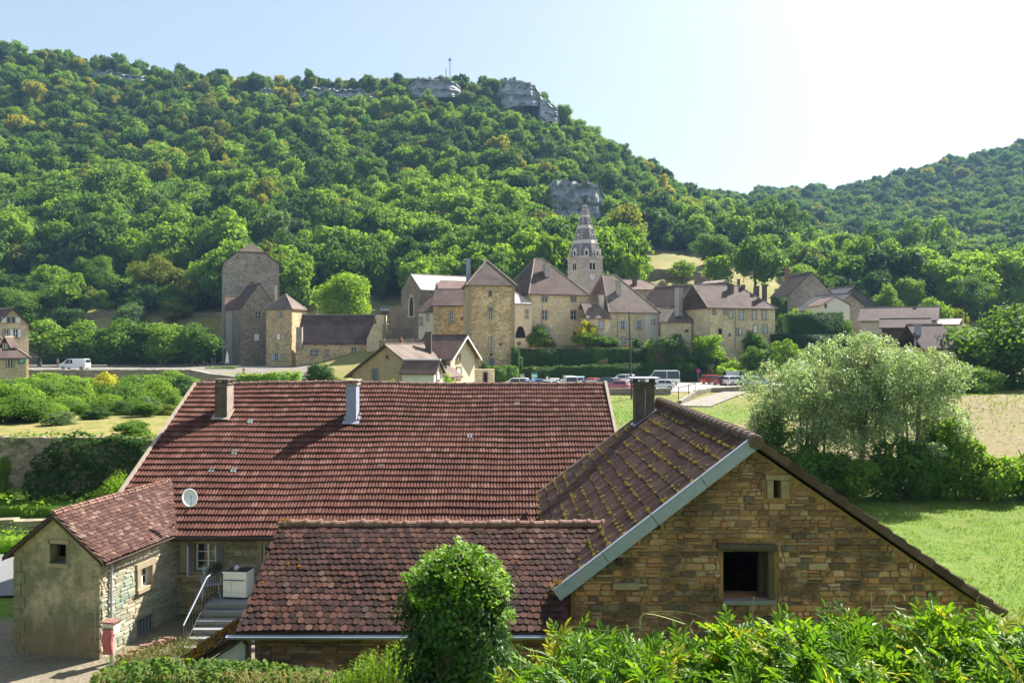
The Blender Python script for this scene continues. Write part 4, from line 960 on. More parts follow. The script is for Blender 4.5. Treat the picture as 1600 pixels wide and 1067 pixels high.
h.walls(z_(476,185), 'roof_slate', z_(448.5,185), 'y'); h.roof(z_(476,185), z_(448,185), 'roof_slate', 'y', o=.4)
h = House('long_barn', 'long barn with purple brown tiled roof and small vent right of village', (1345,146), (1462,140), 9, 2, cat='barn')
h.walls(z_(500,143), 'render_pale', z_(481,147), 'x'); h.roof(z_(500,143), z_(481,146.5), 'roof_purple', 'x', o=.5); h.chimney(1433,473,482,3.5,146,'metal_dark')
h = House('lean_to_shed', 'low open shed with long lilac brown roof in front of the long barn', (1378,136), (1452,133), 5, 1, cat='shed')
h.walls(z_(511,134), 'wood_dark'); h.roof(z_(511,134), z_(499,137), 'roof_purple', 'x', o=.4)
h = House('pale_roof_shed', 'small shed with flat pale roof right of the long barn', (1462,139), (1496,137), 6, 1, cat='shed')
h.walls(z_(508,138), 'render_grey'); h.roof(z_(507,138), z_(499.5,141), 'roof_white', 'x', o=.3)
h = House('red_roof_house', 'low house with dull red tiled roof and zinc chimney between willow and big tree', (1443,97), (1492,97), 7, -5.8)
h.walls(z_(543,97), 'render_pale'); h.roof(z_(543,97), z_(509,101), 'roof_purple', 'x', o=.35); h.chimney(1434,509,524,8,99,'zinc'); 
h.wall.data.materials[0] = M['village']
# left edge houses
h = House('left_gable_house', 'stone house with white windows in its gable at the left edge behind the lime trees', (-6,118), (45,121), 9, -6)
h.walls(z_(508,119), 'village_pale', z_(483,119), 'y'); h.roof(z_(508,119), z_(482,119), 'roof_v', 'y', o=.7, oe=.5)
h.win(17,500,9,8,shutter='white_paint'); h.win(10,522,5,13); h.win(24,521,5,12,shutter='white_paint')
h = House('left_cottage', 'cottage with big purple brown roof, dormer and green sign at left edge', (-60,111), (41,116), 9, -7)
h.walls(z_(557,112), 'village_pale'); h.roof(z_(557,112), z_(516,116), 'roof_purple', 'hip', o=.5, h1=4.2); h.win(16,567,6,11)
mb = MB(); c = P(34,564,115.2); mb.obox(c, Vector((1,0,0)), Vector((0,1,0)), z, .5, .03, .42); sg = part('sign_board', mb, plain('sign_green', (.03,.22,.17), .5), h.o)
mb = MB()
for k in range(3): mb.obox(c+Vector((0,-.04,.2-.18*k)), Vector((1,0,0)), Vector((0,1,0)), z, .36-.06*k, .006, .03)
part('lettering', mb, M['white_paint'], sg)
d_ = House('dormer', 'small dormer window on the big purple brown roof at the left edge', (3,110.8), (13,111), 3, -3, cat='dormer'); d_.zb = PZ(548,111)+2
d_.walls(z_(537,111), 'wood_dark', z_(529,111), 'y'); d_.roof(z_(537,111), z_(528,111), 'roof_v', 'y', o=.3, oe=.25); d_.win(8.5,541,5,7)
# ---------------------------------------------------------------- walls, hedges
def wall_run(name, label, pts, thick, mat, cat='wall', capm=None, jit=.05, base=None):
    """pts: list of (x, y, ztop); foot follows the ground"""
    o = thing(name, label, cat, (pts[0][0], pts[0][1], gz(pts[0][0], pts[0][1])))
    mb = MB(); cb = MB()
    for a, b in zip(pts[:-1], pts[1:]):
        A, B = Vector((a[0],a[1],0)), Vector((b[0],b[1],0)); n_ = max(1, int((B-A).length/1.5)); d = (B-A).normalized(); nn = Vector((-d.y, d.x, 0))*thick/2
        for i in range(n_):
            s0, s1 = i/n_, (i+1)/n_; p, q = A.lerp(B, s0), A.lerp(B, s1); z0 = a[2]+(b[2]-a[2])*s0+RND.uniform(-jit, jit); z1 = a[2]+(b[2]-a[2])*s1+RND.uniform(-jit, jit)
            g0 = min(gz(p.x, p.y-.8), gz(p.x,p.y))-.8; g1 = min(gz(q.x, q.y-.8), gz(q.x,q.y))-.8
            if base is not None: g0 = g1 = base
            P8 = [p-nn+Vector((0,0,g0)), q-nn+Vector((0,0,g1)), q+nn+Vector((0,0,g1)), p+nn+Vector((0,0,g0)), p-nn+Vector((0,0,z0)), q-nn+Vector((0,0,z1)), q+nn+Vector((0,0,z1)), p+nn+Vector((0,0,z0))]
            mb.hexa(P8)
            if capm:
                k = 1.25; up = Vector((0,0,.003)); u2 = Vector((0,0,.14)); e = d*.01
                cb.hexa([p-nn*k+Vector((0,0,z0))+up+e, q-nn*k+Vector((0,0,z1))+up-e, q+nn*k+Vector((0,0,z1))+up-e, p+nn*k+Vector((0,0,z0))+up+e, p-nn*k+Vector((0,0,z0))+u2+e, q-nn*k+Vector((0,0,z1))+u2-e, q+nn*k+Vector((0,0,z1))+u2-e, p+nn*k+Vector((0,0,z0))+u2+e])
    part('wall_body', mb, M[mat], o)
    if capm: part('coping', cb, M[capm], o)
    return o
M['wall_rub'] = rubble('wall_rub', (.20,.17,.13), (.36,.31,.24), (.26,.22,.17), .28)
wall_run('retaining_wall', 'long stone retaining wall with pale coping below the plaza', [(-118,138,-5.0),(PX(300,138),138,-5.0),(PX(330,137),137,-5.6),(PX(382,136),136,-6.3),(PX(480,136),136,-6.4)], .6, 'wall_rub', capm='concrete')
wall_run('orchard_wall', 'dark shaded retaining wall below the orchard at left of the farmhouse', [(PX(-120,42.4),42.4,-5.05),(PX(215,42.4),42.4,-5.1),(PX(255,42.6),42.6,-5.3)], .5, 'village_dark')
wall_run('low_wall', 'low dark stone wall edging the grass left of the annexe', [(-34,35.5,-8.1),(PX(85,36),36,-8.0)], .5, 'village_dark')
wall_run('parking_wall', 'straight stone wall of the car park seen beside the barn chimney', [(PX(930,108),108,-6.35),(PX(1048,108),108,-6.35)], .5, 'wall_rub')
wall_run('parking_wall', 'curved stone wall of the car park rising from the ramp towards the willows', [(PX(1062,100),100,-7.4),(PX(1085,106),106,-6.6),(PX(1110,111),111,-6.4),(PX(1200,112),112,-6.15),(PX(1300,112),112,-6.0)], .5, 'wall_rub')
wall_run('terrace_wall', 'upper terrace wall hung with ivy below the abbey gardens', [(PX(804,147),147,-1.1),(PX(1015,147),147,-1.1)], .5, 'village')
wall_run('terrace_wall', 'brown terrace wall stepping down at the right end of the ivy terraces', [(PX(1015,144),144,-4.0),(PX(1060,143),143,-4.4),(PX(1130,143),143,-5.2)], .5, 'village_dark')
wall_run('garden_wall', 'garden wall running right from the residence under a dark hedge', [(PX(1211,150),150,z_(519,150)),(PX(1330,152),152,z_(519,152))], .5, 'village_dark')
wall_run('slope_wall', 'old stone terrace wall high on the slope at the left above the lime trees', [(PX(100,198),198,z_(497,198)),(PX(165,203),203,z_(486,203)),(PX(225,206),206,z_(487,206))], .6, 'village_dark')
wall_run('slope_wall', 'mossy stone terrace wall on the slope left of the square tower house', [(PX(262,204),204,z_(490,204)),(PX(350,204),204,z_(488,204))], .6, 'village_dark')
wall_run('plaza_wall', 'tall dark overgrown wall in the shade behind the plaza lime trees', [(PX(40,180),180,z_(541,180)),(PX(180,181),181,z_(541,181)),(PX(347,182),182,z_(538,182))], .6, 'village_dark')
for (a, b, c, d_, Y, lb) in ((1000,1085,419,424,232,'dark stone terrace wall crossing the dry meadow'), (1085,1110,424,430,226,'short dark stone terrace wall under the round walnut in the dry meadow')):
    wall_run('meadow_wall', lb, [(PX(a,Y),Y,z_(c,Y)),(PX(b,Y),Y,z_(d_,Y))], .7, 'village_dark')

def hedge(label, pts, thick, mat, dens=26, size=.3, name='hedge', cat='hedge', bottom=None, lump=.25, hang=0.0, solid=True):
    """pts (x, y, zbottom, ztop): leafy block with an uneven skin"""
    rng = np.random.default_rng(abs(hash(label)) % 99991 if False else sum(ord(c) for c in label)); Pn = []; Nn = []; mb = MB()
    for a, b in zip(pts[:-1], pts[1:]):
        A, B = np.array(a[:2]), np.array(b[:2]); ln = np.linalg.norm(B-A); d = (B-A)/ln; nn = np.array([d[1], -d[0]]); H = max(a[3]-a[2], b[3]-b[2])
        n1 = int(ln*H*dens); s = rng.random(n1); zz = (a[2]+(b[2]-a[2])*s)+rng.random(n1)*((a[3]-a[2])+((b[3]-b[2])-(a[3]-a[2]))*s)
        off = thick/2+.12*rng.normal(size=n1)+lump*np.sin(s*ln*1.7+zz*2.3)*.5
        for sgn in (1, -1):
            k = slice(0, n1) if sgn > 0 else slice(0, n1//3)
            p = np.stack([A[0]+d[0]*s[k]*ln+nn[0]*off[k]*sgn, A[1]+d[1]*s[k]*ln+nn[1]*off[k]*sgn, zz[k]], 1); Pn.append(p); Nn.append(np.tile([nn[0]*sgn, nn[1]*sgn, .35], (len(p), 1)))
        n2 = int(ln*thick*dens*1.2)+4; s = rng.random(n2); o_ = (rng.random(n2)-.5)*thick*1.05
        zt = a[3]+(b[3]-a[3])*s+lump*(np.sin(s*ln*1.1+1)*.4+np.sin(s*ln*3.1)*.3)+.1*rng.normal(size=n2)
        p = np.stack([A[0]+d[0]*s*ln+nn[0]*o_, A[1]+d[1]*s*ln+nn[1]*o_, zt], 1); Pn.append(p); Nn.append(np.tile([0,0,1.0], (n2, 1)))
        d3, n3 = Vector((*d, 0)), Vector((*nn, 0))*thick*.42; q0, q1 = Vector((*a[:2], 0)), Vector((*b[:2], 0)); Z = lambda v_: Vector((0,0,v_))
        mb.hexa([q0+n3+Z(a[2]), q1+n3+Z(b[2]), q1-n3+Z(b[2]), q0-n3+Z(a[2]), q0+n3+Z(a[3]-.15), q1+n3+Z(b[3]-.15), q1-n3+Z(b[3]-.15), q0-n3+Z(a[3]-.15)])
    Pn = np.concatenate(Pn); Nn = np.concatenate(Nn); Nn /= np.linalg.norm(Nn, axis=1)[:, None]
    V, Fc = leaves(Pn, Nn, size, .8, rng, .8)
    cv = np.array(mb.v); cf = np.array(mb.f)+len(V)
    if not solid: cv, cf = np.zeros((0, 3)), np.zeros((0, 4), int)
    o = link(name, mesh_np(name, np.concatenate([V, cv]), np.concatenate([Fc, cf]), [LV[mat]])); tag(o, label, cat); return o
def H(px, Y, z0, pt): return (PX(px, Y), Y, z0, PZ(pt, Y))
hedge('long clipped hedge directly behind the parked cars', [H(775,140,-7.1,577),H(870,140,-7.1,573.5),H(1020,140,-7.1,568.5),H(1050,140,-7.1,569),H(1085,139,-7.1,579),H(1128,137,-7.1,588)], 1.6, 'dark', 30)
hedge('ivy hanging over the upper terrace wall below the hipped house', [H(806,146.2,-4.3,546),H(880,146.2,-4.6,545),H(925,146.2,-4.5,544)], 1.0, 'dark', 28, name='ivy', cat='ivy')
hedge('ivy hanging over the upper terrace wall below the tall roofed house', [H(950,146.2,-4.0,544.5),H(1012,146.2,-3.6,543)], 1.0, 'dark', 28, name='ivy', cat='ivy')
hedge('pale green ivy curtain in the middle of the upper terrace wall', [H(924,146.3,-4.2,545),H(951,146.3,-2.8,545)], .8, 'mid', 24, name='ivy', cat='ivy')
hedge('leafy hedge on the wall in front of the big square stone house', [H(762,128,-6.8,575),H(790,129,-6.8,573),H(806,131,-6.8,574)], 1.5, 'mid', 30)
hedge('ivy column climbing beside the right corner of the big square stone house', [H(799,134,-6.5,541),H(812,134,-6.5,549)], 1.6, 'dark', 30, name='ivy', cat='ivy')
hedge('round topped ivy pier behind the notice boards', [H(803,137,-7,560),H(817,137,-7,559)], 1.6, 'dark', 30, name='ivy', cat='ivy')
hedge('bright hedge along the foot of the turret and stone long house', [H(372,112,-8.6,586),H(470,112,-8.6,582)], 1.8, 'bright', 26)
hedge('long dark clipped hedge block right of the residence', [H(1228,151,-3.5,492),H(1312,152,-3.5,489)], 3.2, 'dark', 26)
hedge('dark ivy on the garden wall under the clipped hedge block', [H(1205,149,-5.5,521),H(1330,150.5,-5.5,521)], .8, 'dark', 24, name='ivy', cat='ivy')
hedge('ivy climbing the lower front of the tall gable house', [H(1205,183.5,1.5,463),H(1230,183,1.5,466)], .6, 'dark', 24, name='ivy', cat='ivy')
hedge('bright low hedge in front of the garden bushes by the red cars', [H(1120,136.5,-7.1,575),H(1185,136,-7.1,582)], 1.8, 'vivid', 26)
hedge('dark ivy cloaking the tall wall behind the plaza lime trees', [(PX(60,179),179,-5.2,z_(538,179)),(PX(200,180),180,-5.2,z_(537,180)),(PX(345,181),181,-5.2,z_(530,181))], 1.0, 'dark', 14, .4, name='ivy', cat='ivy')
hedge('short hedge bordering the terrace beside the closed parasol', [H(322,150,-5.3,575),H(368,150,-5.3,574)], 1.2, 'mid', 26)
hedge('grassy top of the dark retaining wall left of the farmhouse', [(PX(-100,42.6),42.6,-5.6,-5.02),(PX(250,42.9),42.9,-5.7,-5.1)], .9, 'mid', 40, .16, name='grass_edge', cat='grass')
hedge('ivy covering the right half of the dark retaining wall', [(PX(45,42),42,-8.6,-7.0),(PX(75,42),42,-8.6,-5.9),(PX(110,42),42,-8.6,-5.2),(PX(235,42),42,-8.6,-5.0)], .5, 'dark', 90, .2, lump=.5, solid=False, name='ivy', cat='ivy')
hedge('low green hedge along the road at the left edge', [(-32,33.6,-8.8,-8.15),(PX(60,33.4),33.4,-8.8,-8.1)], 1.1, 'vivid', 60, .13)
hedge('strip of nettles growing at the foot of the dark retaining wall', [(-32,40.5,-8.8,-8.1),(PX(190,40.5),40.5,-8.8,-8.0)], 2.2, 'bright', 26, .2, lump=.5, name='nettles', cat='nettles')

# ---------------------------------------------------------------- trees one can tell apart
lt = [(62,498,104,168),(122,499,88,168),(170,503,78,166),(210,494,92,170),(262,498,88,167),(308,501,74,165)]
ll = ['leftmost clipped lime tree on the plaza beside the stone gabled house','second lime tree from the left, above the white van','narrow lime tree right of the white van','tallest darker lime tree in the middle of the plaza row','yellow tinged lime tree above the people on the plaza','lime tree at the right end of the plaza row']
for (q, lab) in zip(lt, ll): tree(lab, *q, kind='round', mat=('bright' if 'yellow' in lab or 'left' in lab else 'mid'), name='lime_tree', group='lime trees on the plaza', base=-5.2, det=2)
TREES = [
 ('big round bright green walnut tree right of the turret', 545,417,112,186,'round','vivid',3),
 ('spreading dark tree at the left edge above the stone gabled house', 38,440,104,200,'bush','mid',3),
 ('tall pointed tree on the slope above the lime trees', 160,392,62,216,'tall','mid',3),
 ('bushy tree with yellowing leaves left of the square tower house', 250,390,80,214,'round','olive',3),
 ('grey green round shrub on the slope terrace', 210,461,56,197,'bush','grey',2),
 ('low dark bush on the grassy slope left of the grey green shrub', 110,474,66,198,'bush','dark',2),
 ('small bright sapling above the slope terrace wall', 157,449,26,207,'round','bright',1),
 ('bright green tree at the left edge of the frame on the hill foot', 20,326,78,245,'round','bright',2),
 ('round tree behind the square tower house roof', 420,372,60,214,'round','olive',2),
 ('bright tree left of the square tower house', 315,400,70,212,'round','bright',2),
 ('dark bushy tree in front of the stone long house', 504,556,64,108,'round','dark',3),
 ('yellow green bush right of the dark bushy tree', 542,580,34,108,'bush','bright',1),
 ('light sapling in front of the ochre cottage', 612,588,36,90,'loose','bright',1),
 ('bright vine bush between the white dormer and steep gable house', 702,573,26,92,'bush','vivid',1),
 ('dark clipped bush at the foot of the big square stone house', 758,559,26,130,'bush','dark',1),
 ('green bush under the plastered arch link', 836,499,44,149,'bush','mid',2),
 ('small bush left of the arch bush', 812,524,22,148.5,'bush','bright',1),
 ('yellow flowering bush in the abbey garden, left one', 839,531,20,148.2,'bush','gold',1),
 ('yellow flowering bush in the abbey garden, right one', 860,523,24,148.2,'bush','olive',1),
 ('climbing yellow green bush at the right corner of the hipped house', 916,497,36,149,'tall','gold',1),
 ('big leafy green bush on the terrace in front of the small cream wing', 921,515,56,148.6,'bush','bright',2),
 ('grey green drooping bush right of the big leafy bush', 952,520,34,148.6,'bush','mid',2),
 ('dark ivy clump between cream wing and tall roofed house', 955,526,22,148.2,'bush','dark',1),
 ('bright creeper below the round window of the tall roofed house', 1014,519,22,146,'bush','vivid',1),
 ('dark shrub beside the cellar door of the tall roofed house', 996,525,20,147.6,'bush','dark',1),
 ('grey green round bush in front of the link shed', 1054,514,62,143,'round','grey',2),
 ('bright round bush at the foot of the residence', 1104,517,54,141,'round','vivid',2),
 ('dark low bush under the bright round bush', 1088,538,36,140,'bush','dark',1),
 ('green bush in front of the residence ground floor', 1180,513,40,146,'round','mid',2),
 ('yellow green bush in the middle of the garden slope', 1146,551,50,139,'bush','vivid',2),
 ('tall rounded shrub on the garden slope right of the yellow green bush', 1186,538,54,139,'round','mid',2),
 ('feathery bush on the garden slope nearest the willows', 1226,525,60,138,'loose','bright',2),
 ('bush with small leaves left on the garden slope', 1068,547,44,139.5,'bush','mid',2),
 ('low shrub above the brown terrace wall', 1128,540,34,142,'bush','olive',1),
 ('brownish round bush beside the no parking sign', 1111,571,18,137,'bush','olive',1),
 ('pale bush beside the little white gable house', 1252,472,54,160,'loose','bright',2),
 ('dark bush in front of the tall gable house', 1222,482,36,158,'bush','dark',1),
 ('rounded laurel right of the clipped hedge block', 1318,489,34,152,'round','mid',2),
 ('small dark round bush in front of the long barn', 1370,508,18,120,'bush','dark',1),
 ('huge dark green chestnut tree at the right edge', 1580,436,200,99,'bush','mid',3),
 ('lower limb heavy chestnut left of the huge one', 1528,470,92,103,'bush','dark',3),
 ('light green shrub at the foot of the huge chestnut', 1524,562,84,92,'bush','bright',3),
 ('small shrub right of the red roofed house', 1484,570,34,91,'bush','mid',1),
 ('round walnut tree standing alone in the dry meadow', 1114,362,70,262,'round','mid',3),
 ('light leafed tree above the residence roof', 1067,404,52,228,'loose','bright',2),
 ('tree right of the church spire', 1000,392,52,224,'loose','bright',2),
 ('bright tree touching the right side of the church tower', 958,398,46,214,'round','bright',2),
 ('thin sapling in the dry meadow', 1162,396,14,236,'tall','mid',1),
 ('dark round tree behind the walnut in the meadow', 1160,362,44,285,'round','dark',2),
 ('grey green tree at the right end of the meadow', 1200,376,66,270,'round','grey',2),
 ('low bright tree above the tall gable house', 1252,404,56,232,'spread','bright',2),
 ('tall airy poplar in the left group on the skyline', 1166,308,62,330,'loose','mid',2),
 ('tallest airy poplar of the left group', 1200,298,66,330,'loose','mid',2),
 ('airy poplar at the right end of the left group', 1236,304,60,334,'loose','mid',2),
 ('dark rounded tree left of the poplars on the skyline', 1112,310,30,350,'round','dark',1),
 ('broad tree below the left poplars', 1250,338,76,318,'loose','mid',2),
 ('left tree of the broad poplar stand in the valley', 1372,338,76,318,'loose','mid',2),
 ('middle tree of the broad poplar stand in the valley', 1415,331,80,320,'loose','mid',2),
 ('right tree of the broad poplar stand in the valley', 1464,330,78,322,'loose','bright',2),
 ('tree left below the broad poplar stand', 1320,358,84,296,'loose','mid',2),
 ('dark round tree above the stone barn', 1372,400,62,232,'round','dark',3),
 ('round olive tree beside the dark round tree', 1396,402,44,236,'round','olive',2),
 ('bright tree above the long barn roof', 1420,424,56,204,'tall','bright',2),
 ('bright bushy tree behind the barns', 1385,442,50,190,'round','bright',2),
 ('rounded tree high in the right valley wood', 1478,408,74,214,'round','mid',3),
 ('dark rounded tree in the right valley wood', 1512,424,70,200,'round','mid',3),
 ('low bright bush behind the pale roofed shed', 1462,452,60,176,'bush','bright',2),
 ('tree at the right edge above the chestnut', 1585,392,76,228,'round','bright',2),
 ('small bush behind the pale roofed shed', 1500,470,40,160,'bush','olive',1),
 ('scrubby bush right of the slate barn', 1350,446,36,196,'bush','grey',1),
 ('olive bush between tall gable house and stone barn', 1300,440,42,196,'bush','olive',1),
 # orchard left
 ('yellow leafed small tree beside the white van', 163,563,42,106,'bush','gold',2),
 ('fruit tree at the far left of the orchard', 18,582,110,82,'bush','bright',3),
 ('round tree filling the gap behind the left orchard trees', 50,588,90,96,'bush','mid',2),
 ('light bush between the orchard trees left of centre', 100,606,76,74,'bush','bright',3),
 ('bright bush under the dark fruit tree', 160,606,70,72,'bush','bright',3),
 ('leafy bush at the right of the orchard', 214,606,72,80,'bush','mid',3),
 ('low dark bush right of the orchard centre', 268,604,50,84,'bush','mid',2),
 ('broad bush above the left end of the retaining wall', 28,634,110,52,'bush','mid',3),
 ('small bush on the orchard grass by the wall top', 100,652,56,50,'bush','grey',2),
 ('small dark bush on the orchard grass near the middle', 150,648,44,54,'bush','dark',2),
 ('little tree on the orchard grass near the farmhouse', 226,626,52,56,'round','mid',2),
 ('brownish low bush at the end of the orchard terrace', 262,642,46,58,'bush','olive',2),
 ('leafy tree above the orchard left of the yellow one', 82,577,100,92,'bush','mid',3),
 ('small tree behind the yellow leafed tree', 116,580,60,98,'round','bright',2),
 ('dark fruit tree in the middle of the orchard', 186,584,112,86,'bush','mid',3),
 ('bushy tree at the right end of the orchard by the farmhouse roof', 248,578,76,92,'bush','bright',3),
 ('small light fruit tree near the farmhouse verge', 228,614,44,62,'round','grey',2),
 ('dark bush in the orchard centre foreground', 136,624,76,70,'bush','dark',2),
 ('tall bush at the left edge above the retaining wall', -4,612,80,56,'bush','mid',3),
 ('leafy bush left of the grassy orchard strip', 74,640,60,53,'bush','bright',3),
 ('round bush just behind the grassy orchard strip', 120,622,60,60,'bush','mid',3),
 ('dark round bush behind the grassy strip near the farmhouse', 196,620,60,60,'bush','dark',3),
 ('low bushy tree at the left of the orchard', 60,628,88,66,'bush','bright',3),
 ('dark low bush at the left edge of the orchard', 6,642,56,56,'bush','dark',2),
 ('leafy sapling against the farmhouse roof verge', 276,634,34,66,'bush','mid',2),
 ('short bush right in the orchard grass', 184,642,70,68,'bush','mid',2),
 ('bright bush growing against the dark retaining wall', 186,716,66,40.6,'bush','vivid',3),
 ('small bush hanging over the dark wall corner', 206,690,60,43.6,'bush','mid',2),
 ('weedy bush on the left end of the dark retaining wall', 4,692,30,42,'bush','bright',2),
]
for t_ in TREES:
    lab, px, top, wd, Y, kd, mt, det = t_
    nm = 'shrub' if kd == 'bush' or 'bush' in lab or 'shrub' in lab or 'laurel' in lab else ('poplar_tree' if 'poplar' in lab else 'tree')
    tree(lab, px, top, wd, Y, kd, mt, nm, 'shrub' if nm == 'shrub' else 'tree', det=det)
rg_ = random.Random(44)
for k in range(46):
    px = rg_.uniform(-20, 345); Y = rg_.uniform(194, 238); 
    if 120 < px < 200 and Y < 206: continue
    X = PX(px, Y); zg = gz(X, Y); mt = rg_.choice(['dark','mid','mid','bright','olive','grey']); wd = rg_.uniform(5, 11); ht = wd*rg_.uniform(.55, .95)
    c_, t_ = tm('bush', mt, rg_.randint(0,1), 1600, .55); o = thing('shrub', '%s bush on the terraced slope %s' % ({'dark':'dark green','mid':'mid green','bright':'bright green','olive':'olive green','grey':'grey green'}[mt], next(t for q, t in LM if px < q)), 'shrub', (X, Y, zg-.2), 'bushes on the terraced slope', rg_.uniform(0, 6.28)); o.scale = (wd/8, wd/8, ht/10); link('crown', c_, o, (0,0,0))
for k in range(30):
    px = rg_.uniform(-40, 300); Y = rg_.uniform(100, 134); X = PX(px, Y); zg = gz(X, Y); mt = rg_.choice(['mid','bright','bright','vivid','mid','dark']); wd = rg_.uniform(4.5, 8); ht = max(3.0, (PZ(rg_.uniform(568, 586) if not 85 < px < 145 else 579, Y)-zg))
    if 140 < px < 190: ht *= .75
    c_, t_ = tm('bush', mt, rg_.randint(0,1), 3200, .42); o = thing('shrub', '%s orchard bush below the plaza wall, %s' % ({'dark':'dark green','mid':'mid green','bright':'bright green','vivid':'vivid green'}[mt], 'left half' if px < 130 else 'right half'), 'shrub', (X, Y, zg-.2), 'bushes in the orchard below the plaza', rg_.uniform(0, 6.28)); o.scale = (wd/8, wd/8, ht/10); link('crown', c_, o, (0,0,0))
# two scots pines right of the big chestnut line on the far ridge are part of the far forest

# willows: several thin stems, silvery sprays
def willow(label, px, Y, wpx, top, seed, n_leaf, spread=1.0, lobes_n=46):
    rng = np.random.default_rng(seed); X = PX(px, Y); zg = gz(X, Y); o = thing('willow_tree', label, 'tree', (X, Y, zg))
    H_ = PZ(top, Y)-zg; W_ = wpx/F*Y; lb = []
    for i in range(lobes_n):
        a = rng.uniform(0, 6.28); r = rng.random()**.6*W_*.46; zz = H_*(.22+.70*rng.random()**.62*(1-(r/(W_*.5))**2*.30)); s_ = W_*rng.uniform(.05, .12); zz *= 1+.10*math.sin(a*3+seed)*(r/(W_*.5))
        lb.append(((X+math.cos(a)*r, Y+math.sin(a)*r*.75, zg+zz), (s_, s_, s_*1.15)))
    C = np.array([l_[0] for l_ in lb])
    p, d = lobes_points(lb, n_leaf, rng, depth=1.0); V, Fc = leaves(p, d, .20, .34, rng, 1.0)
    c_ = link('crown', mesh_np('crown', V, Fc, [LV['willow']]), o); c_.location = -o.location; c_['kind'] = 'stuff'
    for i in range(7):
        a = rng.uniform(0, 6.28); r0_ = rng.uniform(0, W_*.16); b = Vector((X+math.cos(a)*r0_, Y+math.sin(a)*r0_, zg-.3)); tgt = Vector(lb[rng.integers(0, lobes_n)][0])
        tgt = Vector((b.x+(tgt.x-b.x)*.6, b.y+(tgt.y-b.y)*.6, zg+H_*rng.uniform(.72,.9))); mid = b.lerp(tgt, .5)+Vector((0,0,H_*.08)); mb = MB(); mb.tube([b, mid, tgt], [.085, .06, .02], 6)
        for k in range(6):
            st = mid.lerp(tgt, rng.uniform(-.3, .9)); en = Vector(lb[int(np.argmin(np.linalg.norm(C-np.array(st)[None, :], axis=1)+rng.uniform(0, 2.2, len(C))))][0]); mb.tube([st, st.lerp(en, .5)+Vector((0,0,.2)), en], [.035, .02, .008], 4)
        part('stem', mb, M['bark_pale'], o)
willow('left silvery willow of the group beyond the barn roof', 1270, 45.5, 210, 545, 1, 19000, lobes_n=80)
willow('tallest silvery willow in the middle of the group', 1342, 46.5, 210, 512, 2, 22000, lobes_n=90)
willow('right silvery willow leaning towards the dry field', 1418, 45, 190, 520, 3, 19000, lobes_n=80)
for (lab, px, top, wd, Y, mt) in (('dark leafy bush under the left willow beside the barn ridge',1200,606,110,45.5,'mid'),('dark undergrowth bush below the left willow',1262,690,100,43.6,'mid'),('dark undergrowth bush below the middle willow',1330,704,110,43.6,'bright'),
    ('leafy bush below the right willow',1412,676,110,43.8,'mid'),('bright leafy bush right of the willows',1492,644,104,44.2,'bright'),('low leafy bush near the right edge of the willow row',1560,700,110,43.5,'bright'),('bush at the right edge of the frame',1625,690,100,44,'bright'),('thin bush rising above the row right of the willows',1455,612,60,46,'bright')):
    rng = np.random.default_rng(int(px)); X = PX(px, Y); zg = gz(X, Y); Hh = PZ(top, Y)-zg; W_ = wd/F*Y
    o = thing('shrub', lab, 'shrub', (X, Y, zg)); lb = [((X+q[0][0], Y+q[0][1]*.8, zg+q[0][2]), tuple(k*.9 for k in q[1])) for q in crown_lobes(rng, W_*1.2, Hh*1.3, -.28*Hh, 24, .36)]
    p, d = lobes_points(lb, 8000, rng, .9); V, Fc = leaves(p, d, .17, .8, rng, .9); c_ = link('foliage', mesh_np('foliage', V, Fc, [LV[mt]]), o); c_.location = -o.location; c_['kind'] = 'stuff'
    mb = MB()
    for k in range(7):
        a = rng.uniform(0, 6.28); mb.tube([(X, Y, zg-.2), (X+math.cos(a)*W_*.15, Y+math.sin(a)*W_*.1, zg+Hh*.45), (X+math.cos(a)*W_*.32, Y+math.sin(a)*W_*.2, zg+Hh*.85)], [.05, .035, .012], 5)
    part('stem', mb, M['bark'], o)

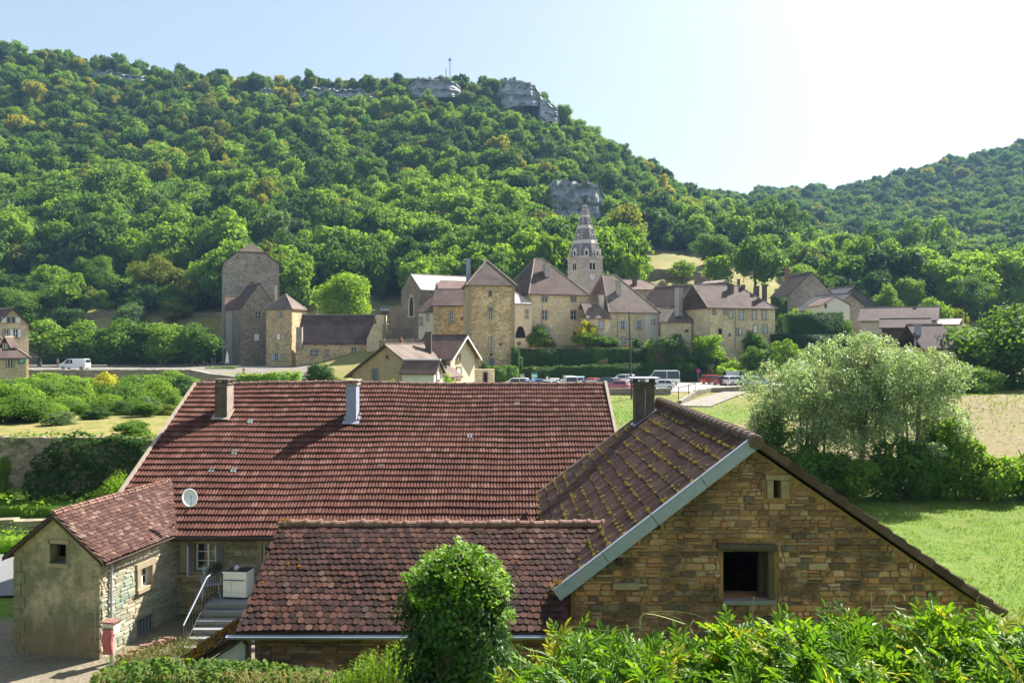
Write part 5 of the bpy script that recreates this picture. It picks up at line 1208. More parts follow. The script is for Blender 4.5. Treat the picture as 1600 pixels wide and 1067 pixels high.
# ---------------------------------------------------------------- cars
CP = {}
def paint(c):
    if c not in CP:
        m, n, L = newmat('paint'); finish(m, n, L, c, .25, spec=.6); m.node_tree.nodes['Principled BSDF'].inputs['Coat Weight'].default_value = .6; CP[c] = m
    return CP[c]
M['tyre'] = plain('tyre', (.02,.02,.02), .9, .1); M['alloy'] = plain('alloy', (.45,.45,.46), .4, .05, metal=.7); M['lamp_red'] = plain('lamp_red', (.35,.02,.02), .3, .05); M['lamp_clear'] = plain('lamp_clear', (.75,.75,.75), .2, .05)
def car(label, px, pyb, Y, rz, c, body='hatch', cat='car', group='cars in the car park', zg=None):
    prof = {'hatch': ([(-2.0,.28),(-2.03,.62),(-1.98,.92),(-1.75,.98),(-1.5,1.38),(-1.1,1.46),(.2,1.45),(.95,1.0),(1.85,.84),(2.0,.62),(2.0,.28)], .85, 3, 7),
            'wagon': ([(-2.2,.28),(-2.22,.65),(-2.17,.95),(-1.95,1.42),(-1.6,1.5),(.15,1.47),(.95,1.02),(2.0,.85),(2.15,.62),(2.15,.28)], .88, 2, 6),
            'mpv': ([(-2.1,.3),(-2.12,.7),(-2.1,1.05),(-1.95,1.6),(-1.5,1.72),(.4,1.68),(1.2,1.12),(1.95,.95),(2.08,.65),(2.08,.3)], .9, 2, 6),
            'van': ([(-2.45,.3),(-2.47,.9),(-2.45,1.2),(-2.38,1.9),(-2.0,1.97),(1.0,1.95),(1.75,1.25),(2.35,1.05),(2.45,.7),(2.45,.3)], .98, 2, 6),
            'camper': ([(-2.7,.35),(-2.72,1.0),(-2.7,1.4),(-2.65,2.3),(-2.3,2.4),(1.2,2.35),(1.95,1.4),(2.5,1.15),(2.6,.75),(2.6,.35)], 1.05, 2, 6)}[body]
    pf, hw, g0, g1 = prof; X = PX(px, Y); zc = PZ(pyb, Y) if zg is None else zg
    o = thing('parked_'+('van' if body in ('van','camper') else 'car'), label, cat, (X, Y, zc), group, math.radians(rz))
    def prt(nm, mb, mat, par=None, lab=None, smooth=False):
        r = link(nm, mb.mesh(nm, mat, smooth), par or o, (0,0,0)); 
        if lab: r['label'] = lab
        return r
    n_ = len(pf); mb = MB(); vs = []
    tum = lambda z_: 1-.20*max(0, (z_-.95))/(pf[4][1]-.9+.001) if z_ > .95 else 1-.06*max(0, .5-z_)
    for sy in (-1, 1):
        for (x_, z_) in pf: vs.append((x_, sy*hw*tum(z_), z_))
    fs = [tuple(range(n_-1, -1, -1)) if False else tuple(range(n_)), tuple(range(2*n_-1, n_-1, -1))]
    for i in range(n_): fs.append((i, i+n_, (i+1)%n_+n_, (i+1)%n_))
    mb.add(vs, fs); b = prt('body', mb, paint(c))
    md = b.modifiers.new('bevel', 'BEVEL'); md.width = .05; md.segments = 2
    # glass: side windows, windscreen, rear window
    zb = .98 if body in ('hatch','wagon') else 1.1; top = max(z_ for x_, z_ in pf)-.1
    wx = [x_ for x_, z_ in pf if z_ >= top-.12]; x0, x1 = min(wx)+.05, max(wx)-.02; xf = x1+(top-zb)*.95*(1 if body not in ('van','camper') else .9)
    sx0 = x0 if body not in ('van',) else x1-1.0
    for sy in (-1, 1):
        for (a0, a1, b0, b1) in (((sx0-.1, (sx0+x1)/2-.04, sx0+.05, (sx0+x1)/2-.04)), (((sx0+x1)/2+.04, xf-.12, (sx0+x1)/2+.04, x1-.02))):
            mb = MB(); y0, y1 = sy*(hw*tum(zb)+.012), sy*(hw*tum(top)+.012); q = [(a0,y0,zb),(a1,y0,zb),(b1,y1,top),(b0,y1,top)]
            mb.slab([Vector(k) for k in (q if sy < 0 else q[::-1])], Vector((0, -sy*.01, 0))); prt('window', mb, M['glass'])
    for (i, j, nm) in ((g0 if body != 'hatch' else 3, (g0 if body != 'hatch' else 3)+1, 'rear_window'), (g1-1, g1, 'windscreen')):
        a, bb = Vector((pf[i][0],0,pf[i][1])), Vector((pf[j][0],0,pf[j][1])); dv = bb-a; nn = Vector((-dv.z,0,dv.x)).normalized(); a2, b2 = a+dv*.08+nn*.012, bb-dv*.08+nn*.012
        if nm == 'rear_window' and body not in ('hatch',): a2 = a+dv*.02+nn*.012
        wa, wb = hw*tum(a.z)-.1, hw*tum(bb.z)-.1; mb = MB(); mb.slab([a2+Vector((0,-wa,0)), b2+Vector((0,-wb,0)), b2+Vector((0,wb,0)), a2+Vector((0,wa,0))], -nn*.02); prt(nm, mb, M['glass'])
    xe = pf[-1][0]; xr = pf[0][0]
    for sx in (xr+.72, xe-.78):
        for sy in (-1, 1):
            mb = MB(); mb.tube([(sx, sy*(hw-.2), .31), (sx, sy*(hw+.02), .31)], .31, 14); w_ = prt('wheel', mb, M['tyre'])
            mb = MB(); mb.tube([(sx, sy*(hw+.0), .31), (sx, sy*(hw+.035), .31)], .19, 10); prt('rim', mb, M['alloy'], w_)
    for sy in (-1, 1):
        mb = MB(); mb.box(xr-.04, xr+.03, sy*(hw-.13)-.1, sy*(hw-.13)+.1, .7, .92); prt('tail_light', mb, M['lamp_red'])
        mb = MB(); mb.box(xe-.08, xe+.02, sy*(hw-.16)-.12, sy*(hw-.16)+.12, .58, .74); prt('headlight', mb, M['lamp_clear'])
        mb = MB(); mb.obox(Vector((x1+.55, sy*(hw+.07), 1.0)), Vector((1,0,0)), Vector((0,1,0)), Vector((0,0,1)), .06, .08, .06); prt('mirror', mb, paint(c))
    mb = MB(); mb.box(xe-.05, xe+.03, -hw+.15, hw-.15, .32, .44); prt('bumper', mb, M['metal_dark'])
    return o
zp = -6.95
W_, K_, SIL = (.72,.72,.72), (.02,.022,.025), (.42,.44,.46); RED, DRED, BLU, DBL, LBL_ = (.40,.03,.03), (.22,.02,.03), (.08,.16,.32), (.03,.06,.22), (.30,.42,.52)
for a in [
 ('white people carrier at the left end of the parked row', 805,0,115,170,W_,'mpv'), ('mid blue hatchback beside the white people carrier', 829,0,114,80,BLU,'hatch'),
 ('dark blue hatchback fourth from the left', 845,0,117,75,DBL,'wagon'), ('pale silver hatchback in front of the small notice board', 862,0,114,60,SIL,'hatch'),
 ('cream coloured hatchback half hidden behind the silver one', 867,0,120,80,(.6,.56,.48),'hatch'), ('white delivery van with rounded high roof in the row', 889,0,116,95,W_,'van'),
 ('steel blue hatchback right of the white delivery van', 906,0,121,80,LBL_,'mpv'), ('dark grey hatchback low behind the farmhouse ridge', 914,0,114,120,(.10,.10,.11),'hatch'),
 ('bright red hatchback in the middle of the row', 929,0,121,60,RED,'hatch'), ('black estate car with open light reflecting windscreen', 949,0,117,125,K_,'mpv'),
 ('red and silver hatchback nearest the parking wall', 965,0,112.5,150,(.42,.10,.12),'hatch'), ('white off roader standing behind the row', 972,0,128,160,W_,'mpv'),
 ('white small car left of the barn chimney', 982,0,114,160,(.66,.70,.74),'hatch'), ('white camper van right of the barn chimney', 1034,0,126,175,W_,'camper'),
 ('silver white hatchback in front of the camper van', 1033,0,115,165,(.62,.64,.66),'hatch'),
 ('bright red estate car at the left of the right hand row', 1116,0,131,20,RED,'wagon'), ('dark red estate car second in the right hand row', 1134,0,128,25,DRED,'wagon'),
 ('white estate car third in the right hand row', 1150,0,127,25,W_,'wagon'), ('black saloon fourth in the right hand row', 1165,0,128,20,K_,'wagon'),
 ('silver blue saloon beside the willows', 1185,0,126,20,LBL_,'wagon'), ('silver van parked behind the right hand row', 1152,0,136,10,SIL,'van'), ('dark saloon behind the silver blue one', 1176,0,135,10,(.05,.07,.10),'hatch')]:
    lab, px, _, Y, rz, c, bd = a; car(lab, px, 0, Y, rz, c, bd, 'van' if 'van' in lab else 'car', 'vehicles in the car park', zg=zp)
car('white delivery van parked under the lime trees on the plaza', 117, 0, 146, 178, W_, 'van', 'van', None, zg=-5.12)
car('pale car parked high on the hill track behind the walnut tree', 606, 0, 206, 10, SIL, 'hatch', 'car', None, zg=gz(PX(606,206),206)+.3)

# ---------------------------------------------------------------- people on the plaza (skin modifier figures)
def person(label, px, Y, zg, shirt, trous, facing=0, seated=False, group='people on the plaza'):
    o = thing('person', label, 'person', (PX(px, Y), Y, zg), group, facing)
    hip = .95 if not seated else .48
    V_ = [(0,0,hip),(0,0,hip+.25),(0,0,hip+.48),(0,0,hip+.60),(0,0.01,hip+.70),(0,0.01,hip+.80)]; R_ = [.15,.13,.16,.06,.085,.075]; E_ = [(0,1),(1,2),(2,3),(3,4),(4,5)]
    for s_ in (-1, 1):
        b = len(V_); V_ += [(s_*.19,0,hip+.46),(s_*.23,-.02,hip+.2),(s_*.2,-.14,hip-.02),(s_*.19,-.18,hip-.09)]; R_ += [.06,.045,.035,.035]; E_ += [(2,b),(b,b+1),(b+1,b+2),(b+2,b+3)]
        b = len(V_)
        if seated: V_ += [(s_*.1,-.05,hip-.02),(s_*.12,-.45,hip),(s_*.12,-.45,.08),(s_*.12,-.6,.04)]
        else: V_ += [(s_*.1,0,hip-.1),(s_*.11,-.03*s_,.5),(s_*.11,.04*s_,.08),(s_*.11,-.12,.04)]
        R_ += [.095,.065,.045,.04]; E_ += [(0,b),(b,b+1),(b+1,b+2),(b+2,b+3)]
    me = bpy.data.meshes.new('body'); me.from_pydata(V_, E_, [])
    me.materials.append(plain_once('skin', (.45,.28,.2))); me.materials.append(plain_once('shirt%s' % (shirt,), shirt)); me.materials.append(plain_once('trousers%s' % (trous,), trous))
    b = bpy.data.objects.new('body', me); COL.objects.link(b); md = b.modifiers.new('skin', 'SKIN')
    for i, r in enumerate(R_): me.skin_vertices[0].data[i].radius = (r, r*.8 if i < 3 else r)
    me.skin_vertices[0].data[0].use_root = True
    dg = bpy.context.evaluated_depsgraph_get(); ev = b.evaluated_get(dg); m2 = bpy.data.meshes.new_from_object(ev)
    for p in m2.polygons:
        z_ = p.center.z; p.material_index = 0 if z_ > hip+.56 else (2 if z_ < hip+.04 and abs(p.center.x) < .17 else (1 if z_ > hip+.12 or abs(p.center.x) < .17 else 0)); p.use_smooth = True
    m2.materials.clear()
    for mt in (me.materials[0], me.materials[1], me.materials[2]): m2.materials.append(mt)
    bpy.data.objects.remove(b); b = link('body', m2, o, (0,0,0)); sb = b.modifiers.new('sub', 'SUBSURF'); sb.levels = 1; sb.render_levels = 1
    mb = MB(); mb.tube([(0,.02,hip+.78),(0,.025,hip+.84),(0,.02,hip+.885)], [.088,.08,.03], 8); link('hair', mb.mesh('hair', plain_once('hair', (.05,.035,.025)), True), o, (0,0,0))
    return o
PM = {}
def plain_once(k, c):
    if k not in PM: PM[k] = plain(k.split('(')[0], c, .85, .08)
    return PM[k]
person('person in white shirt walking on the plaza below the right end lime tree', 300.5, 172, -5.15, (.7,.7,.68), (.06,.07,.1), .6)
person('person in pale top standing by the cafe tables at the end of the plaza', 336, 174, -5.15, (.55,.4,.4), (.08,.08,.09), 2.0)
person('person in dark clothes standing among the cafe tables', 331, 176, -5.15, (.06,.06,.07), (.05,.05,.06), 1.0)
person('seated person in light shirt at the cafe nearest the parasol', 318, 173, -5.15, (.6,.6,.6), (.1,.1,.12), 1.5, True)
person('person in white standing left of the van under the lime trees', 90.5, 160, -5.15, (.72,.70,.68), (.5,.45,.4), .2)
person('person in dark top pushing along below the yellow tinged lime tree', 290, 173, -5.15, (.1,.08,.08), (.2,.2,.25), -.8)
person('person in blue standing by the plaza edge near the lone stump', 249, 170, -5.15, (.1,.15,.3), (.05,.05,.06), .3)
person('grey statue like figure on the terrace at the lower garden edge', 381, 138, -6.1, (.5,.48,.44), (.45,.43,.4), 0, group=None)
# closed parasol
o = thing('parasol', 'closed white parasol on the cafe terrace beside the narrow house', 'parasol', (PX(355,160),160,-5.2))
mb = MB(); X = PX(355,160); mb.tube([(X,160,-5.2),(X,160,-1.9)], .04, 6); part('pole', mb, M['pole'], o)
mb = MB(); mb.tube([(X,160,-4.4),(X,160,-3.9),(X,160,-3.0),(X,160,-2.0)], [.42,.34,.24,.05], 9); part('canopy', mb, M['white_paint'], o, smooth=True)
for k, (px, lab) in enumerate(((322,'round cafe table left on the shaded terrace'),(334,'round cafe table in the middle of the shaded terrace'),(345,'round cafe table nearest the closed parasol'))):
    X = PX(px,171); o = thing('cafe_table', lab, 'table', (X,171,-5.2), 'cafe tables'); mb = MB(); mb.tube([(X,171,-4.5),(X,171,-4.44)], .4, 12); part('table_top', mb, M['white_paint'], o); mb = MB(); mb.tube([(X,171,-5.2),(X,171,-4.5)], .04, 6); part('leg', mb, M['pole'], o)
# utility pole, notice boards, signs
Yp = 104.0; X = PX(987, Yp); o = thing('utility_pole', 'tall thin dark utility pole rising in front of the tall roofed house', 'pole', (X, Yp, gz(X,Yp)))
mb = MB(); mb.tube([(X,Yp,gz(X,Yp)-.2),(X-.35,Yp,PZ(486,Yp))], [.13,.08], 8); part('pole', mb, M['pole'], o)
mb = MB(); mb.obox(Vector((X-.2,Yp-.1,PZ(530,Yp))), Vector((1,0,0)), Vector((0,1,0)), Vector((0,0,1)), .5, .08, .06); part('lamp_arm', mb, M['metal_dark'], o)
for (px, w1, c1, lab, py0, py1) in ((815.5,9,(.50,.58,.50),'pale notice board left behind the parked cars',584,596),(835,11,(.05,.42,.42),'turquoise notice board behind the parked cars',583,597),(855,5,(.60,.62,.40),'small pale yellow notice board right of the turquoise one',588,597)):
    Y = 136.0; X = PX(px, Y); o = thing('notice_board', lab, 'notice board', (X,Y,-7.0)); hw = w1/2/F*Y; zt = PZ(py0,Y); zb = PZ(py1,Y)
    mb = MB(); mb.box(X-hw,X+hw,Y-.02,Y+.02,zb,zt); part('panel', mb, plain('panel', c1, .4, .1, 3), o)
    mb = MB(); [mb.box(X+s*hw-.08,X+s*hw+.08,Y-.06,Y+.06,-7.0,zt+.15) for s in (-1,1)]; mb.box(X-hw-.12,X+hw+.12,Y-.07,Y+.07,zt+.16,zt+.28); part('frame', mb, M['wood_dark'], o)
    mb = MB(); mb.box(X-hw*.7,X+hw*.7,Y-.035,Y-.025,zb+(zt-zb)*.62,zb+(zt-zb)*.8); mb.box(X-hw*.7,X+hw*.1,Y-.035,Y-.025,zb+(zt-zb)*.2,zb+(zt-zb)*.5); part('print', mb, M['white_paint'], o)
Y = 133.; X = PX(1091,Y); o = thing('no_parking_sign', 'round blue and red no parking sign on a post at the car park entrance', 'sign', (X,Y,-7)); mb = MB(); mb.tube([(X,Y,-7),(X,Y,-4.6)], .035, 6); part('post', mb, M['zinc'], o)
mb = MB(); mb.tube([(X,Y-.05,-4.9),(X,Y-.08,-4.9)], .36, 18); part('sign_face', mb, plain('sign_red', (.45,.03,.03), .4), o); mb = MB(); mb.tube([(X,Y-.081,-4.9),(X,Y-.09,-4.9)], .27, 18); part('sign_disc', mb, plain('sign_blue', (.03,.06,.4), .4), o)
mb = MB(); mb.obox(Vector((X,Y-.095,-4.9)), Vector((.707,0,.707)), Vector((0,1,0)), Vector((-.707,0,.707)), .28, .006, .04); part('sign_bar', mb, PM.setdefault('sr', plain('sign_bar', (.45,.03,.03), .4)), o)
Y = 118.; o = thing('handrail', 'low wooden rail beside the white ramp road', 'railing', (PX(1058,102),102,-8))
rl = [Vector((PX(1060,101),101,PZ(606,101))), Vector((PX(1076,104),104,PZ(602,104))), Vector((PX(1086,106.5),106.5,PZ(599,106.5)))]
mb = MB(); mb.tube(rl, .06, 6); part('rail', mb, M['pole'], o)
for q in rl: mb = MB(); mb.tube([q+Vector((0,0,.15)), (q.x,q.y,gz(q.x,q.y)-.2)], .06, 6); part('post', mb, M['pole'], o)
# dead leaning tree left
Y = 276.; mb = MB(); mb.tube([P(107,372,Y),P(118,355,Y+1),P(128,336,Y+1)], [.35,.25,.08], 6); mb.tube([P(115,358,Y+1),P(112,343,Y)], [.18,.05], 5); mb.tube([P(120,350,Y+1),P(133,343,Y)], [.15,.04], 5)
tag(link('dead_tree', mb.mesh('dead_tree', M['bark_pale'])), 'bare pale dead tree trunk leaning on the left hillside', 'dead tree')
hs = House('hillside_hut', 'tiny pale stone hut among trees on the left hillside', (99,272),(108,272),3,PZ(397,272)); hs.walls(PZ(390,272),'village_pale'); hs.roof(PZ(390,272),PZ(387,273),'roof_lit','x',o=.1,caps=False)
# ================================================================ foreground
ZV = Vector((0,0,1))
def tile_proto(kind, w, l):
    """(verts, faces) of one roof tile: x across, y up the slope, z off the roof"""
    if kind == 'mech':
        xs = [0,.10,.17,.36,.44,.60,.67,.86,.93,1.0]; hs = [.006,.010,.030,.030,.008,.008,.030,.030,.008,.006]; lf, tk = .074, .062
    elif kind == 'rib':
        xs = [0,.06,.16,.24,.34,.42,.52,.60,.70,.78,.88,1.0]; hs = [.004,.020,.020,.004,.020,.020,.004,.020,.020,.004,.020,.004]; lf, tk = .034, .024
    if kind in ('mech', 'rib'):
        n_ = len(xs); V = [(x*w, 0, h+lf) for x, h in zip(xs, hs)]+[(x*w, l, h+.004) for x, h in zip(xs, hs)]+[(x*w, 0, lf-tk) for x in xs]
        Fs = [(i, i+1, n_+i+1, n_+i) for i in range(n_-1)]+[(2*n_+i, 2*n_+i+1, i+1, i) for i in range(n_-1)]
        return V, Fs
    # scale tile with a rounded tail
    lf, tk = .034, .022; out = [(.01, l), (.01, l*.17), (.09, l*.085), (.27, l*.022), (.5, 0), (.73, l*.022), (.91, l*.085), (.99, l*.17), (.99, l)]
    zt = lambda y: lf*(1-y/l)+tk
    V = [(x*w, y, zt(y)) for x, y in out]+[(x*w, y, zt(y)-tk) for x, y in out[1:-1]]
    Fs = [tuple(range(9))]; m_ = 7
    for i in range(6): Fs.append((1+i, 9+i, 10+i, 2+i))
    return V, Fs
def tile_field(parent, O, u, v, kind, mat, cols, rows, pitch, expo, keep, nmax=300, jit=(.006,.004,.010,.8), warp=None, name='roof_tile', stag=False, over=1.28, seed=3):
    rg = random.Random(seed); n_ = u.cross(v).normalized(); V, Fs = tile_proto(kind, pitch*.985, expo*over); me = bpy.data.meshes.new(name); me.from_pydata(V, [], [list(f) for f in Fs]); me.materials.append(M[mat]); me.update()
    items = []
    for r in range(rows):
        for c in range(cols):
            uu, vv = c*pitch+(pitch/2 if stag and r % 2 else 0), r*expo
            p = O+u*uu+v*vv
            if not keep(p+u*pitch/2+v*expo*.4): continue
            p = p+u*rg.uniform(-jit[0], jit[0])+v*rg.uniform(-jit[1]*2, jit[1]*2)+n_*rg.uniform(0, jit[1])
            if warp: p = p+n_*warp(p)
            a = math.radians(rg.uniform(-jit[3], jit[3])); b = rg.uniform(-jit[2], jit[2])
            u2 = (u*math.cos(a)+v*math.sin(a)+n_*b).normalized(); n2 = u2.cross(v).normalized(); v2 = n2.cross(u2)
            m_ = Matrix((u2, v2, n2)).transposed().to_4x4(); m_.translation = p; items.append((p.length, m_))
    items.sort(key=lambda t_: t_[0] if abs(PXof(t_[1].translation)-800) < 815 else t_[0]+100)
    for _, m_ in items[:nmax]:
        o = bpy.data.objects.new(name, me); COL.objects.link(o); o.parent = parent; o.matrix_basis = m_
    if items[nmax:]:
        A = np.array([np.array(m_) for _, m_ in items[nmax:]]); Vn = np.array([(*q, 1) for q in V])
        W = np.einsum('nij,kj->nki', A, Vn)[:, :, :3].reshape(-1, 3); k = len(V)
        fs = []
        for i in range(len(A)): fs.extend([[q+i*k for q in f] for f in Fs])
        m2 = bpy.data.meshes.new(name+'s'); m2.from_pydata(W.tolist(), [], fs); m2.materials.append(M[mat]); m2.update()
        o = link(name+'s', m2, parent); o['kind'] = 'stuff'
def PXof(p): return 800+F*p.x/max(p.y, .1)
def panel(poly, holes, O, u, thick, nrm):
    """wall slab from 2-D outline (s along u, z) with openings, front on the plane, body behind it"""
    loops = [[Vector((a, b, 0)) for a, b in poly]]+[[Vector((a, b, 0)) for a, b in h_] for h_ in holes]
    tri = tessellate_polygon(loops); flat = [q for l_ in loops for q in l_]; N_ = len(flat)
    f3 = [O+u*q.x+ZV*(q.y-O.z) for q in flat]; b3 = [p-nrm*thick for p in f3]; mb = MB(); fs = []
    for t_ in tri:
        a, b, c = [f3[i] for i in t_]; s_ = (b-a).cross(c-a).dot(nrm) > 0
        fs.append(tuple(t_) if s_ else tuple(t_)[::-1]); fs.append(tuple(i+N_ for i in (t_[::-1] if s_ else t_)))
    k = 0
    for l_ in loops:
        m_ = len(l_)
        for i in range(m_): fs.append((k+i, k+(i+1)%m_, N_+k+(i+1)%m_, N_+k+i))
        k += m_
    mb.add(f3+b3, fs); return mb
def stone_wall(parent, O, u, nrm, s0, s1, z0, z1, inside, mat, hr=(.07,.15), wr=(.14,.42), depth=(.02,.05), nmax=300, seed=1, gap=.012, name='stone'):
    rg = random.Random(seed); st = []; z = z0
    while z < z1:
        h = rg.uniform(*hr); s = s0-rg.random()*.2
        while s < s1:
            w = rg.uniform(*wr)*(.7+.6*h/hr[1]); a, b = s+gap/2, s+w-gap/2; jz = rg.uniform(-.012, .012)
            split = h > hr[1]*.8 and rg.random() < .35
            for (za, zb) in (((z, z+h/2), (z+h/2, z+h)) if split else ((z, z+h),)):
                za, zb = za+gap/2+jz, zb-gap/2+jz
                def tryit(a_, b_, dep):
                    if all(inside(p, q) for p, q in ((a_,za),(b_,za),(b_,zb),(a_,zb),((a_+b_)/2,(za+zb)/2))): st.append((a_, b_, za, zb))
                    elif dep and b_-a_ > .07: m_ = a_+(b_-a_)*rg.uniform(.4,.6); tryit(a_, m_-gap/2, dep-1); tryit(m_+gap/2, b_, dep-1)
                tryit(a, b, 2)
            s += w
        z += h
    st.sort(key=lambda q: -(q[1]-q[0])*(q[3]-q[2])*(1 if (O+u*(q[0]+q[1])/2).z > -99 else 0)); res = MB()
    for i, (a, b, c, d) in enumerate(st):
        dp = rg.uniform(*depth); w, h = b-a, d-c; k = min(w, h)
        # irregular outline: corners knocked off
        out = []
        for (cx, cy, dx, dy) in ((a, c, 1, 1), (b, c, -1, 1), (b, d, -1, -1), (a, d, 1, -1)):
            q, r_ = rg.uniform(.05, .60)*k, rg.uniform(.05, .40)*k; jx, jy = rg.uniform(-.10, .10)*k, rg.uniform(-.14, .14)*k
            p1, p2 = (cx+dx*q+jx, cy+jy*.5), (cx+jx*.5, cy+dy*r_+jy)
            out += [p2, p1] if (dx, dy) in ((1, 1), (-1, -1)) else [p1, p2]
        cx, cy = (a+b)/2, (c+d)/2; ins = .82+.1*rg.random(); tx, ty = rg.uniform(-.012, .012)/max(w, .1), rg.uniform(-.018, .018)/max(h, .05)
        f_ = lambda p, dd: O+u*p[0]+ZV*(p[1]-O.z)+nrm*dd
        back = [f_(p, -.01) for p in out]; mid = [f_(p, dp*.55) for p in out]
        fr = [f_((cx+(p[0]-cx)*ins, cy+(p[1]-cy)*ins), dp+(p[0]-cx)*tx+(p[1]-cy)*ty+rg.uniform(-.003, .003)) for p in out]
        m_ = MB(); n8 = len(out); vs = back+mid+fr; fs = [tuple(range(2*n8, 3*n8))]
        for r_ in (0, n8):
            for j in range(n8): fs.append((r_+j, r_+(j+1)%n8, r_+n8+(j+1)%n8, r_+n8+j))
        if i < nmax: m_.add(vs, fs); part(name, m_, M[mat], parent)
        else: res.add(vs, fs)
    if res.v: part(name+'s', res, M[mat], parent, kind='stuff')
def on_plane(px, py, O, nrm):
    ray = Vector(((px-HX)/F, 1, (HY-py)/F)); return ray*(O.dot(nrm)/ray.dot(nrm))
def moss_clumps(parent, pts, nrm, mat, r=(.02,.06), name='moss', seed=4, flat=.5):
    rg = random.Random(seed); Pn = []; Nn = []; rng = np.random.default_rng(seed)
    for p in pts:
        rr = rg.uniform(*r); k = max(8, int(900*rr))
        d = rvec(rng, k); d = d*rr*(rng.random((k, 1))**.33)
        dn = np.array(nrm); comp = d@dn; d = d-np.outer(comp, dn)+np.outer(np.abs(comp)*flat, dn); Pn.append(np.array(p)+d+dn*.02); Nn.append(np.tile(dn, (k, 1)))
    V, Fc = leaves(np.concatenate(Pn), np.concatenate(Nn), .022, .9, rng, .9)
    o = link(name, mesh_np(name, V, Fc, [M[mat]]), parent); o['kind'] = 'stuff'; return o

# ---------------------------------------------------------------- farmhouse
RY, RZ, EY, SL = 33.0, -1.777, 24.8, .524
RXL, RXR = -13.13, 3.85
fz = lambda y: RZ-SL*(RY-y)
farm = thing('farmhouse', 'long farmhouse with huge red brown tiled roof, two chimneys and stone steps', 'house', (-4.6, 25.4, -8.7))
v_s = Vector((0, 1, SL)).normalized(); u_s = Vector((1,0,0)); n_s = u_s.cross(v_s)
def main_pt(px, py, off=0.0):
    O = Vector((0, RY, RZ)); p = on_plane(px, py, O, n_s); return p+n_s*off
mb = MB()
for s_ in (-1,):
    mb.slab([Vector((RXL,EY,fz(EY))), Vector((RXR,EY,fz(EY))), Vector((RXR,RY,RZ)), Vector((RXL,RY,RZ))], Vector((0,0,-.14)))
    mb.slab([Vector((RXR,RY+8.2,fz(EY))), Vector((RXL,RY+8.2,fz(EY))), Vector((RXL,RY+.004,RZ)), Vector((RXR,RY+.004,RZ))], Vector((0,0,-.14)))
roof = part('roof', mb, M['wood_dark'], farm)
warp = lambda p: .075*noise.noise(Vector((p.x*.22, p.y*.25, 1.7)))+.03*noise.noise(Vector((p.x*.7, p.y*.5, 4)))
CH = {'left': (345.5, 655, 19, 596), 'mid': (548.5, 662, 17, 597)}
chb = {k: main_pt(q[0], q[1]) for k, q in CH.items()}
def keep_main(p):
    if p.x > RXR-.05 or p.y > RY-.12: return False
    for b in chb.values():
        if abs(p.x-b.x) < .26 and -.12 < p.y-b.y < .42: return False
    return True
tile_field(roof, Vector((RXL+.03, EY-.05, fz(EY-.05)+.0)), u_s, v_s, 'mech', 'tile_main', 78, 27, .2165, .341, keep_main, warp=warp, seed=11)
# back slope reads as one sheet from here
# ridge tiles
for i in range(44):
    x0 = RXL+i*.386; mb = MB(); w0 = warp(Vector((x0, RY, 0))); w1 = warp(Vector((x0+.386, RY, 0)))
    mb.tube([(x0, RY, RZ+.02+w0), (x0+.33, RY, RZ+.02+w1), (x0+.34, RY, RZ+.025+w1), (x0+.40, RY, RZ+.025+w1)], [.105,.10,.125,.125], 10); part('ridge_tile', mb, M['ridge_red'], roof)
# verges
mb = MB(); mb.slab([Vector((RXL-.02,EY-.1,fz(EY)+.10)), Vector((RXL+.10,EY-.1,fz(EY)+.10)), Vector((RXL+.10,RY,RZ+.13)), Vector((RXL-.02,RY,RZ+.13))], Vector((0,0,-.22))); part('verge', mb, M['ridge_mortar'], roof, label='pale mortar verge at the left edge')
mb = MB(); mb.slab([Vector((RXR-.03,EY-.1,fz(EY)+.12)), Vector((RXR+.08,EY-.1,fz(EY)+.12)), Vector((RXR+.08,RY,RZ+.15)), Vector((RXR-.03,RY,RZ+.15))], Vector((0,0,-.24))); part('verge', mb, M['ridge_mortar'], roof)
